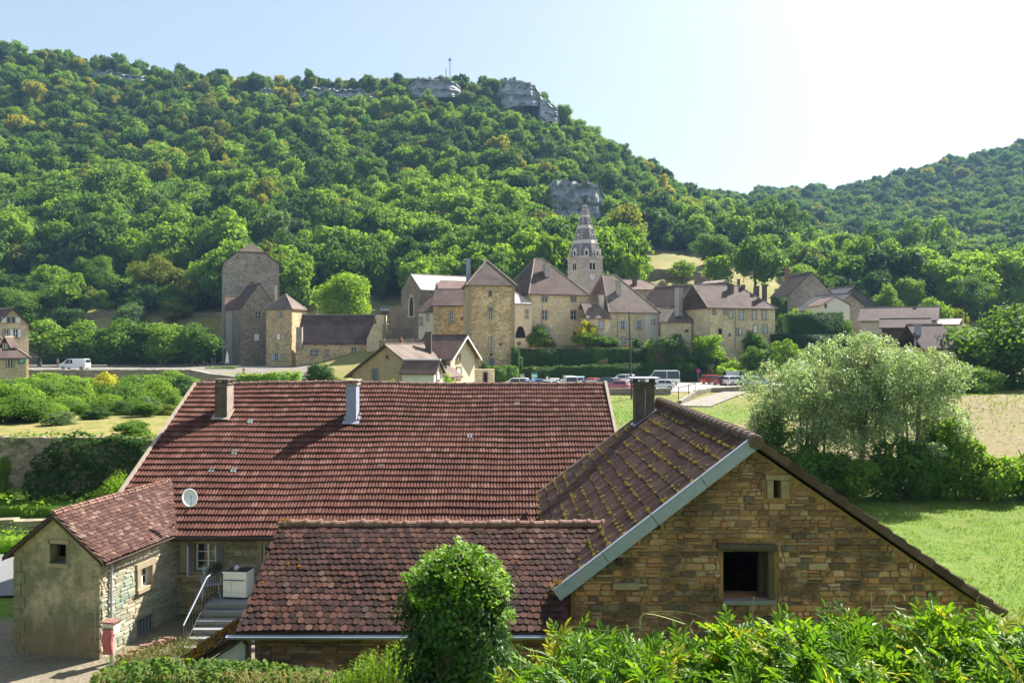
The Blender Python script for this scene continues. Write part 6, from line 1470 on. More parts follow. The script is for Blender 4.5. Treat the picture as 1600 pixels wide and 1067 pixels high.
# translucent tiles
M['glass_tile'] = plain('glass_tile', (.17,.21,.20), .35, .2, 20, spec=.6)
for (px, py) in ((806,634),(732,683),(594,727),(389,660),(365,708),(329,736),(363,736)):
    p = main_pt(px, py, .05); mb = MB()
    for dx in (0, .11):
        q = p+u_s*dx; mb.obox(q+n_s*.02, u_s, v_s, n_s, .035, .13, .012)
    mb.obox(p+u_s*.055, u_s, v_s, n_s, .10, .15, .008); part('glass_tile', mb, M['glass_tile'], roof)
def roof_chimney(base, px, pyt, wpx, mat, label, dy=.22, cap='slab', sc=1.0, flash='zinc'):
    Y = base.y; zt = PZ(pyt, Y); hw = wpx/F*Y/2; mb = MB(); mb.box(base.x-hw, base.x+hw, Y-.02, Y+dy*2, base.z-.5, zt-.12)
    ch = part('chimney', mb, M[mat], roof, label=label); md = ch.modifiers.new('b', 'BEVEL'); md.width = .012
    mb = MB(); mb.box(base.x-hw-.05, base.x+hw+.05, Y-.07, Y+dy*2+.05, zt-.118, zt-.05)
    for sx in (-1, 1):
        for sy in (0, 1): mb.box(base.x+sx*(hw-.06)-.03, base.x+sx*(hw-.06)+.03, Y+.0+sy*(dy*2-.08), Y+.06+sy*(dy*2-.08), zt-.05, zt+.04)
    mb.box(base.x-hw-.08, base.x+hw+.08, Y-.1, Y+dy*2+.08, zt+.04, zt+.085); part('chimney_cap', mb, M['chimney_dark' if mat != 'zinc' else 'ridge_mortar'], ch)
    mb = MB(); k = .12
    mb.slab([base+u_s*(-hw-k)-v_s*.14+n_s*.09, base+u_s*(hw+k)-v_s*.14+n_s*.09, base+u_s*(hw+k)+v_s*.02+n_s*.09, base+u_s*(-hw-k)+v_s*.02+n_s*.09], -n_s*.02)
    for sx in (-1, 1): mb.slab([base+u_s*(sx*(hw+.01))+v_s*.022+n_s*.092, base+u_s*(sx*(hw+k))+v_s*.022+n_s*.092, base+u_s*(sx*(hw+k))+v_s*.62+n_s*.092, base+u_s*(sx*(hw+.01))+v_s*.62+n_s*.092][::sx], -n_s*.02)
    part('flashing', mb, M[flash], ch)
roof_chimney(chb['left'], 345.5, 596, 19, 'chimney_render', 'left rendered chimney, dark stained on its front', dy=.36, flash='ridge_mortar')
roof_chimney(chb['mid'], 548.5, 597, 16, 'zinc', 'slim zinc clad chimney in the middle of the roof', dy=.32)
ch = [c for c in roof.children if c.name.startswith('chimney')][0]
b = chb['left']; hw = 19/F*b.y/2; mb = MB(); mb.box(b.x-hw+.005, b.x+hw-.03, b.y-.028, b.y-.022, b.z-.05, PZ(598, b.y)-.14); part('shade_face', mb, M['chimney_dark'], ch)  # dark sheet over the unlit front: its shade put into the colour
# walls
Of = Vector((0, 25.4, 0)); nf = Vector((0,-1,0)); q = lambda px, py: (PX(px, 25.4), PZ(py, 25.4))
def rect(x0, y0, x1, y1, f=q): a = f(x0, y1); b = f(x1, y0); return [(a[0],a[1]),(b[0],a[1]),(b[0],b[1]),(a[0],b[1])]
W1, W2 = rect(305,848,343,891), rect(410,848,436,890)
mb = panel([(-12.8,-9.5),(3.6,-9.5),(3.6,-5.82),(-12.8,-5.82)], [W1, W2], Of, u_s, .45, nf); fw = part('wall', mb, M['mortar_annex'], farm)
mb = MB(); mb.box(-12.8,-12.4,25.86,40.6,-9.5,-5.9); mb.box(3.2,3.6,25.86,40.6,-9.5,-5.9); mb.box(-12.39,3.19,40.2,40.6,-9.5,-5.9)
mb.slab([Vector((-12.8,25.5,-5.89)),Vector((-12.8,40.5,-5.89)),Vector((-12.8,RY,RZ-.2))], Vector((.4,0,0))); mb.slab([Vector((3.6,25.5,-5.89)),Vector((3.6,RY,RZ-.2)),Vector((3.6,40.5,-5.89))], Vector((-.4,0,0))); mb.box(-12.39,3.19,25.86,40.19,-8.6,-8.5)
part('side_wall', mb, M['village'], farm)
def inw(holes, m_=.05):
    def f(s, z):
        for h_ in holes:
            if h_[0][0]-m_ < s < h_[1][0]+m_ and h_[0][1]-m_ < z < h_[2][1]+m_: return False
        return True
    return f
fh = inw([rect(286,843,347,897), W2], .09)
stone_wall(fw, Of, u_s, nf, -11.0, -6.9, -9.0, -6.0, lambda s, z: fh(s, z) and -11.0 < s < -6.9 and z < -6.03, 'stone_farm', hr=(.09,.17), wr=(.2,.5), nmax=200, seed=5)
def fwin(parent, R, O, u, nrm, cols, rws, rec=.12, surround=.14, smat='dressed', fr=.045, name='window', closed=None):
    a, b = Vector((R[0][0], R[0][1])), Vector((R[2][0], R[2][1])); c3 = lambda s, z, d=0: O+u*s+ZV*(z-O.z)+nrm*d; z = ZV
    mb = MB(); w, h = b.x-a.x, b.y-a.y; cx, cz = (a.x+b.x)/2, (a.y+b.y)/2
    if surround:
        k = surround; mb.obox(c3(a.x-k/2, cz, .015), u, nrm, z, k/2, .04, h/2); mb.obox(c3(b.x+k/2, cz, .015), u, nrm, z, k/2, .04, h/2); mb.obox(c3(cx, b.y+k*.6, .015), u, nrm, z, w/2+k*1.2, .045, k*.6); mb.obox(c3(cx, a.y-k*.4, .04), u, nrm, z, w/2+k*1.2, .07, k*.4)
    else: mb.obox(c3(cx, a.y-.03, .02), u, nrm, z, w/2, .05, .03)
    wd = part(name, mb, M[smat], parent)
    mb = MB(); mb.obox(c3(cx, cz, -rec-.03), u, nrm, z, w/2+.02, .006, h/2+.02); part('pane', mb, M['glass'], wd)
    mb = MB()
    for s in (a.x+fr/2, b.x-fr/2): mb.obox(c3(s, cz, -rec), u, nrm, z, fr/2, .022, h/2)
    for s in (a.y+fr/2, b.y-fr/2): mb.obox(c3(cx, s, -rec), u, nrm, z, w/2-fr, .021, fr/2)
    for i in range(1, cols): mb.obox(c3(a.x+w*i/cols, cz, -rec+.004), u, nrm, z, fr*.7, .02, h/2-fr)
    for i in range(1, rws): mb.obox(c3(cx, a.y+h*i/rws, -rec), u, nrm, z, w/2-fr, .012, .012)
    part('frame', mb, M['white_paint'], wd); return wd
w1 = fwin(fw, W1, Of, u_s, nf, 2, 3)
fwin(fw, W2, Of, u_s, nf, 2, 3)
mb = MB(); c = on_plane(300, 869.5, Of, nf); mb.obox(Vector((PX(303,25.4)-.03,25.4-.28,c.z)), Vector((.15,-.98,0)).normalized(), Vector((.98,.15,0)).normalized(), ZV, .24, .02, .47); part('shutter', mb, M['grey_shutter'], w1)
mb = MB(); mb.obox(Vector((PX(345,25.4),25.4-.2,c.z)), Vector((-.15,-.98,0)).normalized(), Vector((.98,-.15,0)).normalized(), ZV, .18, .018, .46); part('shutter', mb, M['grey_shutter'], w1)
mb = MB(); mb.box(PX(287,25.4), PX(300,25.4), 25.335, 25.38, PZ(893,25.4), PZ(847,25.4)); part('blocked_opening', mb, M['ridge_mortar'], fw)
mb = MB(); mb.box(PX(272,25.4), PX(350,25.4), 25.16, 25.39, PZ(899,25.4), PZ(894.5,25.4)); part('stone_ledge', mb, M['dressed'], fw)
mb = MB(); mb.tube([(PX(350,25.2),25.3,PZ(838,25.2)),(PX(350,25.2),25.2,PZ(839,25.2))], [.06,.08], 10); part('wall_lamp', mb, M['white_paint'], fw)
mb = MB(); mb.tube([(RXL, EY-.09, fz(EY)-.02), (RXR, EY-.09, fz(EY)-.02)], .035, 6); part('gutter', mb, M['metal_dark'], roof)

# steps, landing, rail
st = thing('stone_steps', 'six grey stone steps and landing leading up to the farmhouse door', 'steps', (-8.2, 23.6, -8.7))
LX0, LX1, LZ, LY = -9.13, -7.15, -7.80, 23.67
mb = MB(); mb.box(LX0, LX1+.8, LY+.004, 25.38, LZ-.13, LZ); part('landing', mb, M['step_stone'], st)
mb = MB(); mb.box(LX0+.05, LX1+.75, LY+.05, 25.37, -9.4, LZ-.132); mb.box(LX0+.3, LX1, 22.3, LY+.049, -9.4, -8.55); part('landing_base', mb, M['village_dark'], st)
for k in range(1, 7):
    mb = MB(); mb.box(LX0-.02*k, LX1, LY-.28*k, LY-.28*(k-1)+.01, LZ-.152*k-.11, LZ-.152*k); part('step', mb, M['step_stone'], st)
    mb = MB(); mb.box(LX0+.06, LX1-.02, LY-.28*k+.04, LY-.28*(k-1)+.008, LZ-.152*k-.5, LZ-.152*k-.112); part('step_riser', mb, M['village_grey'], st)
rlg = thing('stair_railing', 'black iron handrail with thin bars on the left of the stone steps', 'railing', (LX0, 22.3, -8.6))
tp, bt = Vector((LX0+.04, LY+.05, LZ)), Vector((LX0-.02, LY-1.5, LZ-.152*5.4)); mb = MB(); mb.tube([bt+ZV*.72, tp+ZV*.78, tp+Vector((0,1.2,.78))], .022, 6); part('rail', mb, M['zinc'], rlg)
mb = MB(); mb.tube([bt+ZV*.1, tp+ZV*.12, tp+Vector((0,1.2,.12))], .012, 5); part('rail', mb, M['metal_dark'], rlg)
for k in range(14):
    p = bt.lerp(tp, k/8) if k < 8 else tp+Vector((0,.2*(k-8),0)); mb = MB(); mb.tube([p, p+ZV*(.72+.06*min(1, k/8))], .018 if k in (0,8) else .009, 5); part('post' if k in (0,8) else 'bar', mb, M['metal_dark'], rlg)
fb = thing('flower_box', 'dark hanging flower box on the rail by the plastic chair', 'flower box', (LX0+.05,24.4,-7.0)); mb = MB(); mb.box(LX0-.12,LX0+.1,24.1,24.8,-7.08,-6.95); part('box', mb, M['metal_dark'], fb)
rng = np.random.default_rng(8); p = np.stack([rng.uniform(LX0-.14,LX0+.14,160), rng.uniform(24.1,24.8,160), rng.uniform(-6.95,-6.83,160)], 1); V, Fc = leaves(p, rvec(rng,160), .06, .6, rng, 1); link('foliage', mesh_np('foliage', V, Fc, [LV['ivy']]), fb)
# stove
sv = thing('cooking_stove', 'old white enamel cooking stove with two front doors standing on the landing', 'stove', (PX(367,24.15),24.15,LZ), rz=math.radians(-6))
def lp(nm, mb, mat, par, bevel=0, label=None, smooth=False):
    o = link(nm, mb.mesh(nm, mat, smooth), par, (0,0,0)); 
    if bevel: md = o.modifiers.new('b', 'BEVEL'); md.width = bevel; md.segments = 2
    if label: o['label'] = label
    return o
mb = MB(); mb.box(-.37,.37,-.02,.55,.05,.80); bd = lp('body', mb, M['white_paint'], sv, .015)
mb = MB(); mb.box(-.36,-.10,-.04,-.021,.22,.62); lp('door', mb, M['white_paint'], bd, .008); mb = MB(); mb.box(-.085,.36,-.04,-.021,.22,.62); lp('door', mb, M['white_paint'], bd, .008)
mb = MB(); mb.box(-.36,.36,-.04,-.021,.07,.205); lp('drawer', mb, M['white_paint'], bd, .008)
mb = MB(); mb.tube([(-.33,-.07,.585),(.33,-.07,.585)], .013, 6); lp('handle', mb, M['metal_dark'], bd)
mb = MB(); mb.box(-.35,.35,.0,.52,.801,.815); lp('hotplate', mb, M['metal_dark'], sv); 
mb = MB(); mb.box(-.38,.38,-.035,.0,.77,.82); lp('front_rim', mb, M['white_paint'], bd)
for sx in (-.33,.33): mb = MB(); mb.box(sx-.02,sx+.02,0,.04,0,.06); lp('foot', mb, M['metal_dark'], sv)
kt = thing('kettle', 'small steel kettle standing on the white stove', 'kettle', (PX(370,24.35),24.35,LZ+.815)); mb = MB(); mb.tube([(0,0,0),(0,0,.02),(0,0,.10),(0,0,.15),(0,0,.17)], [.09,.10,.095,.06,.015], 12); lp('body', mb, M['alloy'], kt, smooth=True)
mb = MB(); mb.tube([(.08,0,.07),(.14,0,.13)], [.02,.01], 6); lp('spout', mb, M['alloy'], kt); mb = MB(); mb.tube([(-.07,0,.14),(-.05,0,.22),(.05,0,.22),(.07,0,.14)], .008, 5); lp('handle', mb, M['metal_dark'], kt)
pn = thing('saucepan', 'low dark saucepan beside the kettle on the stove', 'saucepan', (PX(382,24.3),24.4,LZ+.815)); mb = MB(); mb.tube([(0,0,0),(0,0,.07)], [.08,.085], 12); lp('pan', mb, M['metal_dark'], pn); mb = MB(); mb.tube([(.08,0,.06),(.22,.05,.07)], .01, 5); lp('handle', mb, M['metal_dark'], pn)
# plastic chair
M['plastic_grey'] = plain('plastic_grey', (.30,.33,.40), .5, .05)
cr = thing('plastic_chair', 'grey plastic garden armchair beside the stove on the landing', 'chair', (PX(328,24.3),24.35,LZ), rz=math.radians(25))
mb = MB(); mb.box(-.22,.22,-.22,.2,.40,.43); lp('seat', mb, M['plastic_grey'], cr, .01); mb = MB()
for k in range(5): mb.hexa([(-.2+k*.085,.2,.45),(-.14+k*.085,.2,.45),(-.14+k*.085,.22,.45),(-.2+k*.085,.22,.45),(-.2+k*.085,.29,.82),(-.14+k*.085,.29,.82),(-.14+k*.085,.31,.82),(-.2+k*.085,.31,.82)])
mb.box(-.24,.24,.285,.32,.80,.86); lp('backrest', mb, M['plastic_grey'], cr)
for sx in (-1,1):
    mb = MB(); mb.tube([(sx*.25,-.24,.40),(sx*.27,-.24,.62),(sx*.27,.22,.64)], .022, 5); lp('armrest', mb, M['plastic_grey'], cr)
    for sy in (-1,1): mb = MB(); mb.tube([(sx*.21,sy*.2,.41),(sx*.26,sy*.25,0)], [.025,.02], 5); lp('leg', mb, M['plastic_grey'], cr)
# satellite dish
ds = thing('satellite_dish', 'white satellite dish on a bent arm at the farmhouse eave above the annexe', 'satellite dish', (PX(296,25.6),25.6,PZ(800,25.6)))
c = P(295, 779, 24.9); dn = Vector((.50,-.75,.35)).normalized(); t1 = dn.cross(ZV).normalized(); t2 = t1.cross(dn); mb = MB(); vs = [c]; 
for k in (1,2,3): vs += [c+dn*(.015*k*k)+t1*(math.cos(a*math.pi/10)*.078*k)+t2*(math.sin(a*math.pi/10)*.098*k) for a in range(20)]
fs = [(0, 1+i, 1+(i+1)%20) for i in range(20)]+[(1+20*k+i, 1+20*(k+1)+i, 1+20*(k+1)+(i+1)%20, 1+20*k+(i+1)%20) for k in range(2) for i in range(20)]
mb.add(vs, fs); d_ = part('dish', mb, M['white_paint'], ds, smooth=True); sm = d_.modifiers.new('s', 'SOLIDIFY'); sm.thickness = .012
mb = MB(); mb.tube([c-t2*.28+dn*.1, c-t2*.2+dn*.36, c+dn*.40], .014, 5); mb.obox(c+dn*.42, t1, t2, dn, .03, .03, .05); part('feed_arm', mb, M['zinc'], ds)
mb = MB(); mb.tube([c-dn*.03, c-dn*.12-ZV*.1, c-dn*.12-ZV*.35+Vector((-.1,.3,0)), P(283,806,25.3)], .022, 6); part('bracket', mb, M['metal_dark'], ds)

# ---------------------------------------------------------------- annexe
C0 = Vector((-11.27, 21.8, 0)); ua = Vector((.982,-.187,0)).normalized(); va = Vector((.187,.982,0)).normalized(); WA = 2.73; ZA = -4.79; ZE = -5.87
an = thing('annexe', 'small plastered annexe with steep tiled gable roof standing before the left end of the farmhouse', 'outbuilding', (-12.6, 22.0, -8.7))
L0 = C0-ua*WA; slp = (ZA-ZE)/(WA/2)
def sz(px, py, O, u, nrm): p = on_plane(px, py, O, nrm); return ((p-O).dot(u), p.z)
def prect(x0, y0, x1, y1, O, u, nrm):
    a, b = sz((x0+x1)/2, y1, O, u, nrm), sz((x0+x1)/2, y0, O, u, nrm); s0, s1 = sz(x0, (y0+y1)/2, O, u, nrm)[0], sz(x1, (y0+y1)/2, O, u, nrm)[0]; s0, s1 = min(s0,s1), max(s0,s1); return [(s0,a[1]),(s1,a[1]),(s1,b[1]),(s0,b[1])]
g_n = -va; R_g = prect(79,849,103,880,L0,ua,g_n)
mb = panel([(0,-9.3),(WA,-9.3),(WA,ZE-.04),(WA/2,ZA-.04),(0,ZE-.04)], [R_g], L0, ua, .35, g_n); gw = part('gable_wall', mb, M['render_old'], an)
mb = MB(); a, b = R_g[0], R_g[2]; cc = lambda s, z, d: L0+ua*s+ZV*(z-0)+g_n*d
mb.obox(cc((a[0]+b[0])/2, a[1]-.05, .02), ua, g_n, ZV, (b[0]-a[0])/2+.12, .03, .05); mb.obox(cc(a[0]-.08, (a[1]+b[1])/2, .012), ua, g_n, ZV, .08, .02, (b[1]-a[1])/2+.1); mb.obox(cc((a[0]+b[0])/2+.03, b[1]+.06, .012), ua, g_n, ZV, (b[0]-a[0])/2+.1, .02, .06)
wf = part('window', mb, M['dressed'], an); mb = MB(); mb.obox(cc((a[0]+b[0])/2, a[1]+.06, -.22), ua, g_n, ZV, (b[0]-a[0])/2+.02, .02, .08); mb.obox(cc(a[0]+.03, (a[1]+b[1])/2, -.22), ua, g_n, ZV, .03, .02, (b[1]-a[1])/2); part('frame', mb, M['wood_old'], wf)
# corner stones of the gable
for k in range(8):
    zz = -6.1-.34*k; 
    for sd_ in (0, 1):
        wq = .22+.12*((k+sd_) % 2); s_ = wq/2 if sd_ == 0 else WA-wq/2; mb = MB(); mb.obox(cc(s_, zz-.16, .008), ua, g_n, ZV, wq/2, .014, .155); part('quoin', mb, M['render_old'], an)
r_n = ua; R_w = prect(218,885,236,915,C0,va,r_n); R_d = prect(214,962,244,1004,C0,va,r_n)
mb = panel([(.004,-9.3),(3.7,-9.3),(3.7,ZE-.06),(.004,ZE-.06)], [R_w, R_d], C0-ua*.002, va, .35, r_n); rw = part('side_wall', mb, M['mortar_annex'], an)
hh = inw([R_w], .16); h2 = inw([R_d], .03)
stone_wall(rw, C0, va, r_n, .05, 3.7, -9.0, ZE-.06, lambda s, z: hh(s, z) and h2(s, z) and .0 < s < 3.7 and z < ZE-.08, 'stone_annex', hr=(.08,.16), wr=(.16,.42), nmax=300, seed=9, depth=(.012,.035))
fwin(rw, R_w, C0, va, r_n, 2, 2, rec=.14, surround=.15)
a, b = R_d[0], R_d[2]; mb = MB(); mb.obox(C0+va*((a[0]+b[0])/2)+ZV*((a[1]+b[1])/2)-r_n*.2, va, r_n, ZV, (b[0]-a[0])/2+.05, .02, (b[1]-a[1])/2+.05); dr = part('door', mb, M['blue_shutter'], an); 
mb = MB(); [mb.obox(C0+va*(a[0]+(b[0]-a[0])*k/6)+ZV*((a[1]+b[1])/2)-r_n*.16, va, r_n, ZV, .012, .012, (b[1]-a[1])/2) for k in range(1,6)]; part('door_slats', mb, M['grey_shutter'], dr)
mb = MB(); o_ = C0-ua*.35; mb.hexa([L0+va*.36+ZV*-9.3+ua*.0, L0+va*.36+ua*.35+ZV*-9.3, L0+va*3.7+ua*.35+ZV*-9.3, L0+va*3.7+ZV*-9.3, L0+va*.36+ZV*(ZE-.06), L0+va*.36+ua*.35+ZV*(ZE-.06), L0+va*3.7+ua*.35+ZV*(ZE-.06), L0+va*3.7+ZV*(ZE-.06)]); part('side_wall', mb, M['render_old'], an)
# roof
LA = 4.35; ov = .22; ridge0 = L0+ua*(WA/2)+ZV*ZA
def slopeA(sg):
    u_ = va if sg > 0 else -va; d = (ua*sg-ZV*slp).normalized(); return d
ra = None
mb = MB()
for sg in (1, -1):
    d = (ua*sg*(WA/2+ov)-ZV*slp*(WA/2+ov)); r0_, r1_ = ridge0-va*.12+ZV*.02, ridge0+va*(5.25 if sg > 0 else 5.0)+ZV*.02; pl = [r0_, r0_+d, r1_+d*.9, r1_]; mb.slab(pl if sg < 0 else pl[::-1], ZV*-.07)
ra = part('roof', mb, M['wood_dark'], an)
lenA = math.hypot(WA/2+ov, slp*(WA/2+ov)); 
for sg in (1, -1):
    vv = (-(ua*sg)+ZV*slp).normalized(); uu = va if sg > 0 else -va; e0 = ridge0+(ua*sg-ZV*slp)*(WA/2+ov)+ZV*.03-va*.14
    if sg < 0: e0 = e0+va*5.0
    tile_field(ra, e0-vv*.02, uu, vv, 'scale', 'tile_annex', 38 if sg > 0 else 36, 17, .138, .122, lambda p: (p.z > fz(p.y)-.12 or p.y < EY-.05) and p.z < ZA+.1, nmax=300 if sg > 0 else 0, stag=True, over=1.9, seed=21+sg, jit=(.008,.006,.03,2.0), name='roof_tile')
for i in range(15):
    mb = MB(); a = ridge0+va*(-.13+i*.345)+ZV*.055; mb.tube([a, a+va*.28, a+va*.285, a+va*.36], [.085,.08,.10,.10], 9); part('ridge_tile', mb, M['ridge_red'], ra)
for sg in (1,-1):
    d = (ua*sg-ZV*slp); a = ridge0-va*.15+ZV*.05; b = a+d*(WA/2+ov); mb = MB(); mb.slab([a, b, b-ZV*.12, a-ZV*.12], -va*.03); part('bargeboard', mb, M['wood_dark'], ra)
mb = MB(); e = ridge0+(ua-ZV*slp)*(WA/2+ov+.03); mb.tube([e-va*.1, e+va*3.1], .03, 6); part('gutter', mb, M['wood_dark'], ra)
p = on_plane(173.5, 900, C0+ua*.06, r_n); mb = MB(); s_ = (p-C0).dot(va); b = C0+va*s_+ua*.07; mb.tube([b+ZV*-5.95, b+ZV*-7.7], .03, 7); part('downpipe', mb, M['zinc'], an)
mb = MB(); mb.tube([L0+ua*(WA-.12)+g_n*.03+ZV*-7.0, L0+ua*(WA-.12)+g_n*.03+ZV*-8.2], .012, 5); part('cable', mb, M['zinc'], an)
# meter box and red cloth at the corner
mbx = thing('meter_box', 'small white meter box with little tiled roof at the corner of the annexe', 'meter box', tuple(P(174,985,21.55)))
c = Vector(mbx.location); mb = MB(); mb.obox(c+ZV*.10, ua, va, ZV, .17, .13, .14); part('box', mb, M['render_white'], mbx); mb = MB(); mb.obox(c+ZV*.26, ua, va, (ZV+ua*.2).normalized(), .21, .17, .02); part('roof', mb, M['ridge_red'], mbx)
mb = MB(); mb.obox(c-ZV*.48+va*.05, ua, va, ZV, .05, .05, .42); part('post', mb, M['concrete'], mbx)
rc = thing('red_cloth', 'faded red cloth bundle hanging below the meter box', 'cloth', tuple(P(168,1000,21.4))); c = Vector(rc.location); mb = MB(); vs = []; fs = []
for j in range(9):
    for i in range(12):
        a = i/12*6.283; r_ = .12+.02*math.sin(3*a+j)+.015*j*.4*(1-j/9); vs.append(c+ua*(math.cos(a)*r_*1.1)+va*(math.sin(a)*r_*.6)+ZV*(.32-j*.085))
for j in range(8):
    for i in range(12): fs.append((j*12+i, (j+1)*12+i, (j+1)*12+(i+1)%12, j*12+(i+1)%12))
fs.append(tuple(range(11,-1,-1))[::-1]); mb.add(vs, fs); part('cloth', mb, plain('cloth_red', (.42,.12,.12), .9, .15, 8), rc, smooth=True)
# broken edge of brick and weeds at the foot of the annexe
eb = thing('brick_edging', 'crumbling low brick edging with dry weeds at the foot of the annexe side wall', 'brick edging', (-10.6,21.6,-8.7)); rg = random.Random(2)
for k in range(26):
    t_ = k/25; c = P(190+t_*80, 1003-18*t_, 21.5+1.4*t_); c.z = -8.55+rg.uniform(-.06,.1); mb = MB(); a = rg.uniform(-.4,.4); mb.obox(c, Vector((math.cos(a),math.sin(a),rg.uniform(-.1,.1))).normalized(), Vector((-math.sin(a),math.cos(a),0)), ZV, .11, .055, .035); part('brick', mb, M['ridge_red'], eb)

# ---------------------------------------------------------------- barn
BX, BZ, BY0, BY1 = 4.81, -1.98, 15.74, 26.0; XL, ZL, XR, ZR = .86, -4.96, 9.74, -5.38
sL, sR = (BZ-ZL)/(BX-XL), (BZ-ZR)/(XR-BX)
barn = thing('barn', 'rubble stone barn with broad gable, dark square opening and mossy ribbed tile roof', 'barn', (5.3, 15.9, -8.7))
Ob = Vector((0, 15.92, 0)); nb_ = Vector((0,-1,0)); br = lambda x0, y0, x1, y1: [(PX(x0,15.92),PZ(y1,15.92)),(PX(x1,15.92),PZ(y1,15.92)),(PX(x1,15.92),PZ(y0,15.92)),(PX(x0,15.92),PZ(y0,15.92))]
HW, HS = br(1130,857,1200,935), br(1208,750,1219,778); wl, wr = XL+.32, XR-.28
topz = lambda x: (BZ-.16-(BX-x)*sL) if x < BX else (BZ-.16-(x-BX)*sR)
mb = panel([(wl,-9.3),(wr,-9.3),(wr,topz(wr)),(BX,topz(BX)),(wl,topz(wl))], [HW, HS], Ob, u_s, .5, nb_); bw = part('gable_wall', mb, M['mortar_barn'], barn)
big = inw([br(1128,846,1212,940)], .03); sml = inw([br(1195,741,1234,781)], .005)
stone_wall(bw, Ob, u_s, nb_, wl, wr, -7.6, -2.0, lambda s, z: wl < s < wr and z < topz(s)-.03 and big(s, z) and sml(s, z), 'stone_barn', hr=(.05,.15), wr=(.10,.33), depth=(.008,.05), nmax=300, seed=14, gap=.016)
mb = MB(); mb.box(wl,wl+.4,16.43,25.8,-9.3,topz(wl)-.03); mb.box(wr-.4,wr,16.43,25.8,-9.3,topz(wr)-.03); mb.slab([Vector((wl+.41,25.8,-9.3)),Vector((wr-.41,25.8,-9.3)),Vector((wr-.41,25.8,topz(wr-.41))),Vector((BX,25.8,topz(BX))),Vector((wl+.41,25.8,topz(wl+.41)))], Vector((0,-.4,0))); mb.box(wl+.41,wr-.41,16.43,25.3,-7.0,-6.9)
part('rear_wall', mb, M['village_dark'], barn)
M['slit'] = plain('slit_stone', (.30,.215,.135), .9, .3, 5, bstr=.6)
# opening: lintel, post, sill
a, b = HW[0], HW[2]; op = MB(); rgj = random.Random(6)
op.hexa([(a[0]-.14,15.80,b[1]+.01),(b[0]+.16,15.80,b[1]+.0),(b[0]+.16,16.2,b[1]),(a[0]-.14,16.2,b[1]+.01),(a[0]-.16,15.79,b[1]+.12),(b[0]+.14,15.81,b[1]+.10),(b[0]+.14,16.2,b[1]+.1),(a[0]-.16,16.2,b[1]+.12)])
lt_ = part('timber_lintel', op, M['wood_old'], barn); md = lt_.modifiers.new('b','BEVEL'); md.width = .015
mb = MB(); mb.box(a[0]-.06,b[0]+.18,15.83,16.1,b[1]-.03,b[1]-.003); part('timber_board', mb, M['wood_old'], barn, label='pale thin board under the lintel')
mb = MB(); mb.hexa([(b[0]+.0,15.86,a[1]-.02),(b[0]+.11,15.85,a[1]-.02),(b[0]+.11,16.1,a[1]-.02),(b[0]+.0,16.1,a[1]-.02),(b[0]-.01,15.87,b[1]-.035),(b[0]+.10,15.86,b[1]-.035),(b[0]+.10,16.1,b[1]-.035),(b[0]-.01,16.1,b[1]-.035)]); part('timber_post', mb, M['wood_old'], barn)
mb = MB(); mb.box(b[0]-.13,b[0]-.012,16.05,16.2,a[1],b[1]-.035); part('timber_post', mb, M['wood_dark'], barn)
mb = MB(); mb.box(a[0]-.03,b[0]+.12,15.80,16.35,a[1]-.09,a[1]-.002); part('sill', mb, M['step_stone'], barn)
for (x0,y0,x1,y1) in ((1195,741,1236,749.5),(1197.5,750,1207.5,779),(1219.5,750,1232,779)):
    r_ = br(x0,y0,x1,y1); mb = MB(); mb.box(r_[0][0],r_[1][0],15.86,16.0,r_[0][1],r_[2][1]); s9 = part('slit_stone', mb, M['slit'], barn); md = s9.modifiers.new('b','BEVEL'); md.width = .01
# loose timber ends and shelf stone seen in the wall
for (x0,y0,x1,y1,mt) in ((957,909,998,918,'dressed'),(1020,820,1030,826,'wood_dark'),(962,872,972,880,'wood_dark')):
    r_ = br(x0,y0,x1,y1); mb = MB(); mb.box(r_[0][0],r_[1][0],15.80,15.95,r_[0][1],r_[2][1]); part('shelf_stone' if mt == 'dressed' else 'beam_end', mb, M[mt], barn)
# roof
mb = MB(); t_ = .1
mb.slab([Vector((BX,BY0,BZ)),Vector((XL,BY0,ZL)),Vector((XL,BY1,ZL)),Vector((BX,BY1,BZ))][::-1], ZV*-t_); mb.slab([Vector((BX+.002,BY0,BZ)),Vector((XR,BY0,ZR)),Vector((XR,BY1,ZR)),Vector((BX+.002,BY1,BZ))], ZV*-t_)
bro = part('roof', mb, M['wood_dark'], barn)
vL = Vector((BX-XL,0,BZ-ZL)).normalized(); uL = Vector((0,-1,0)); nL = uL.cross(vL).normalized()
if nL.z < 0: nL = -nL
cb = on_plane(1008, 656, Vector((BX,0,BZ)), nL)
lenL = math.hypot(BX-XL, BZ-ZL); er = lenL/14
uL = Vector((0,-1,0)); OL = Vector((XL,BY1-.02,ZL+.0))-vL*.03
shz = lambda y: -4.12-.511*(17.75-y)
def keep_b(p):
    if abs(p.x-cb.x) < .30 and -.1 < p.y-cb.y < .62: return False
    if p.y < 17.75 and p.z < shz(p.y)-.06 and p.y > BY0 + .6: return False
    return p.y > BY0-.02 and p.x < BX-.04
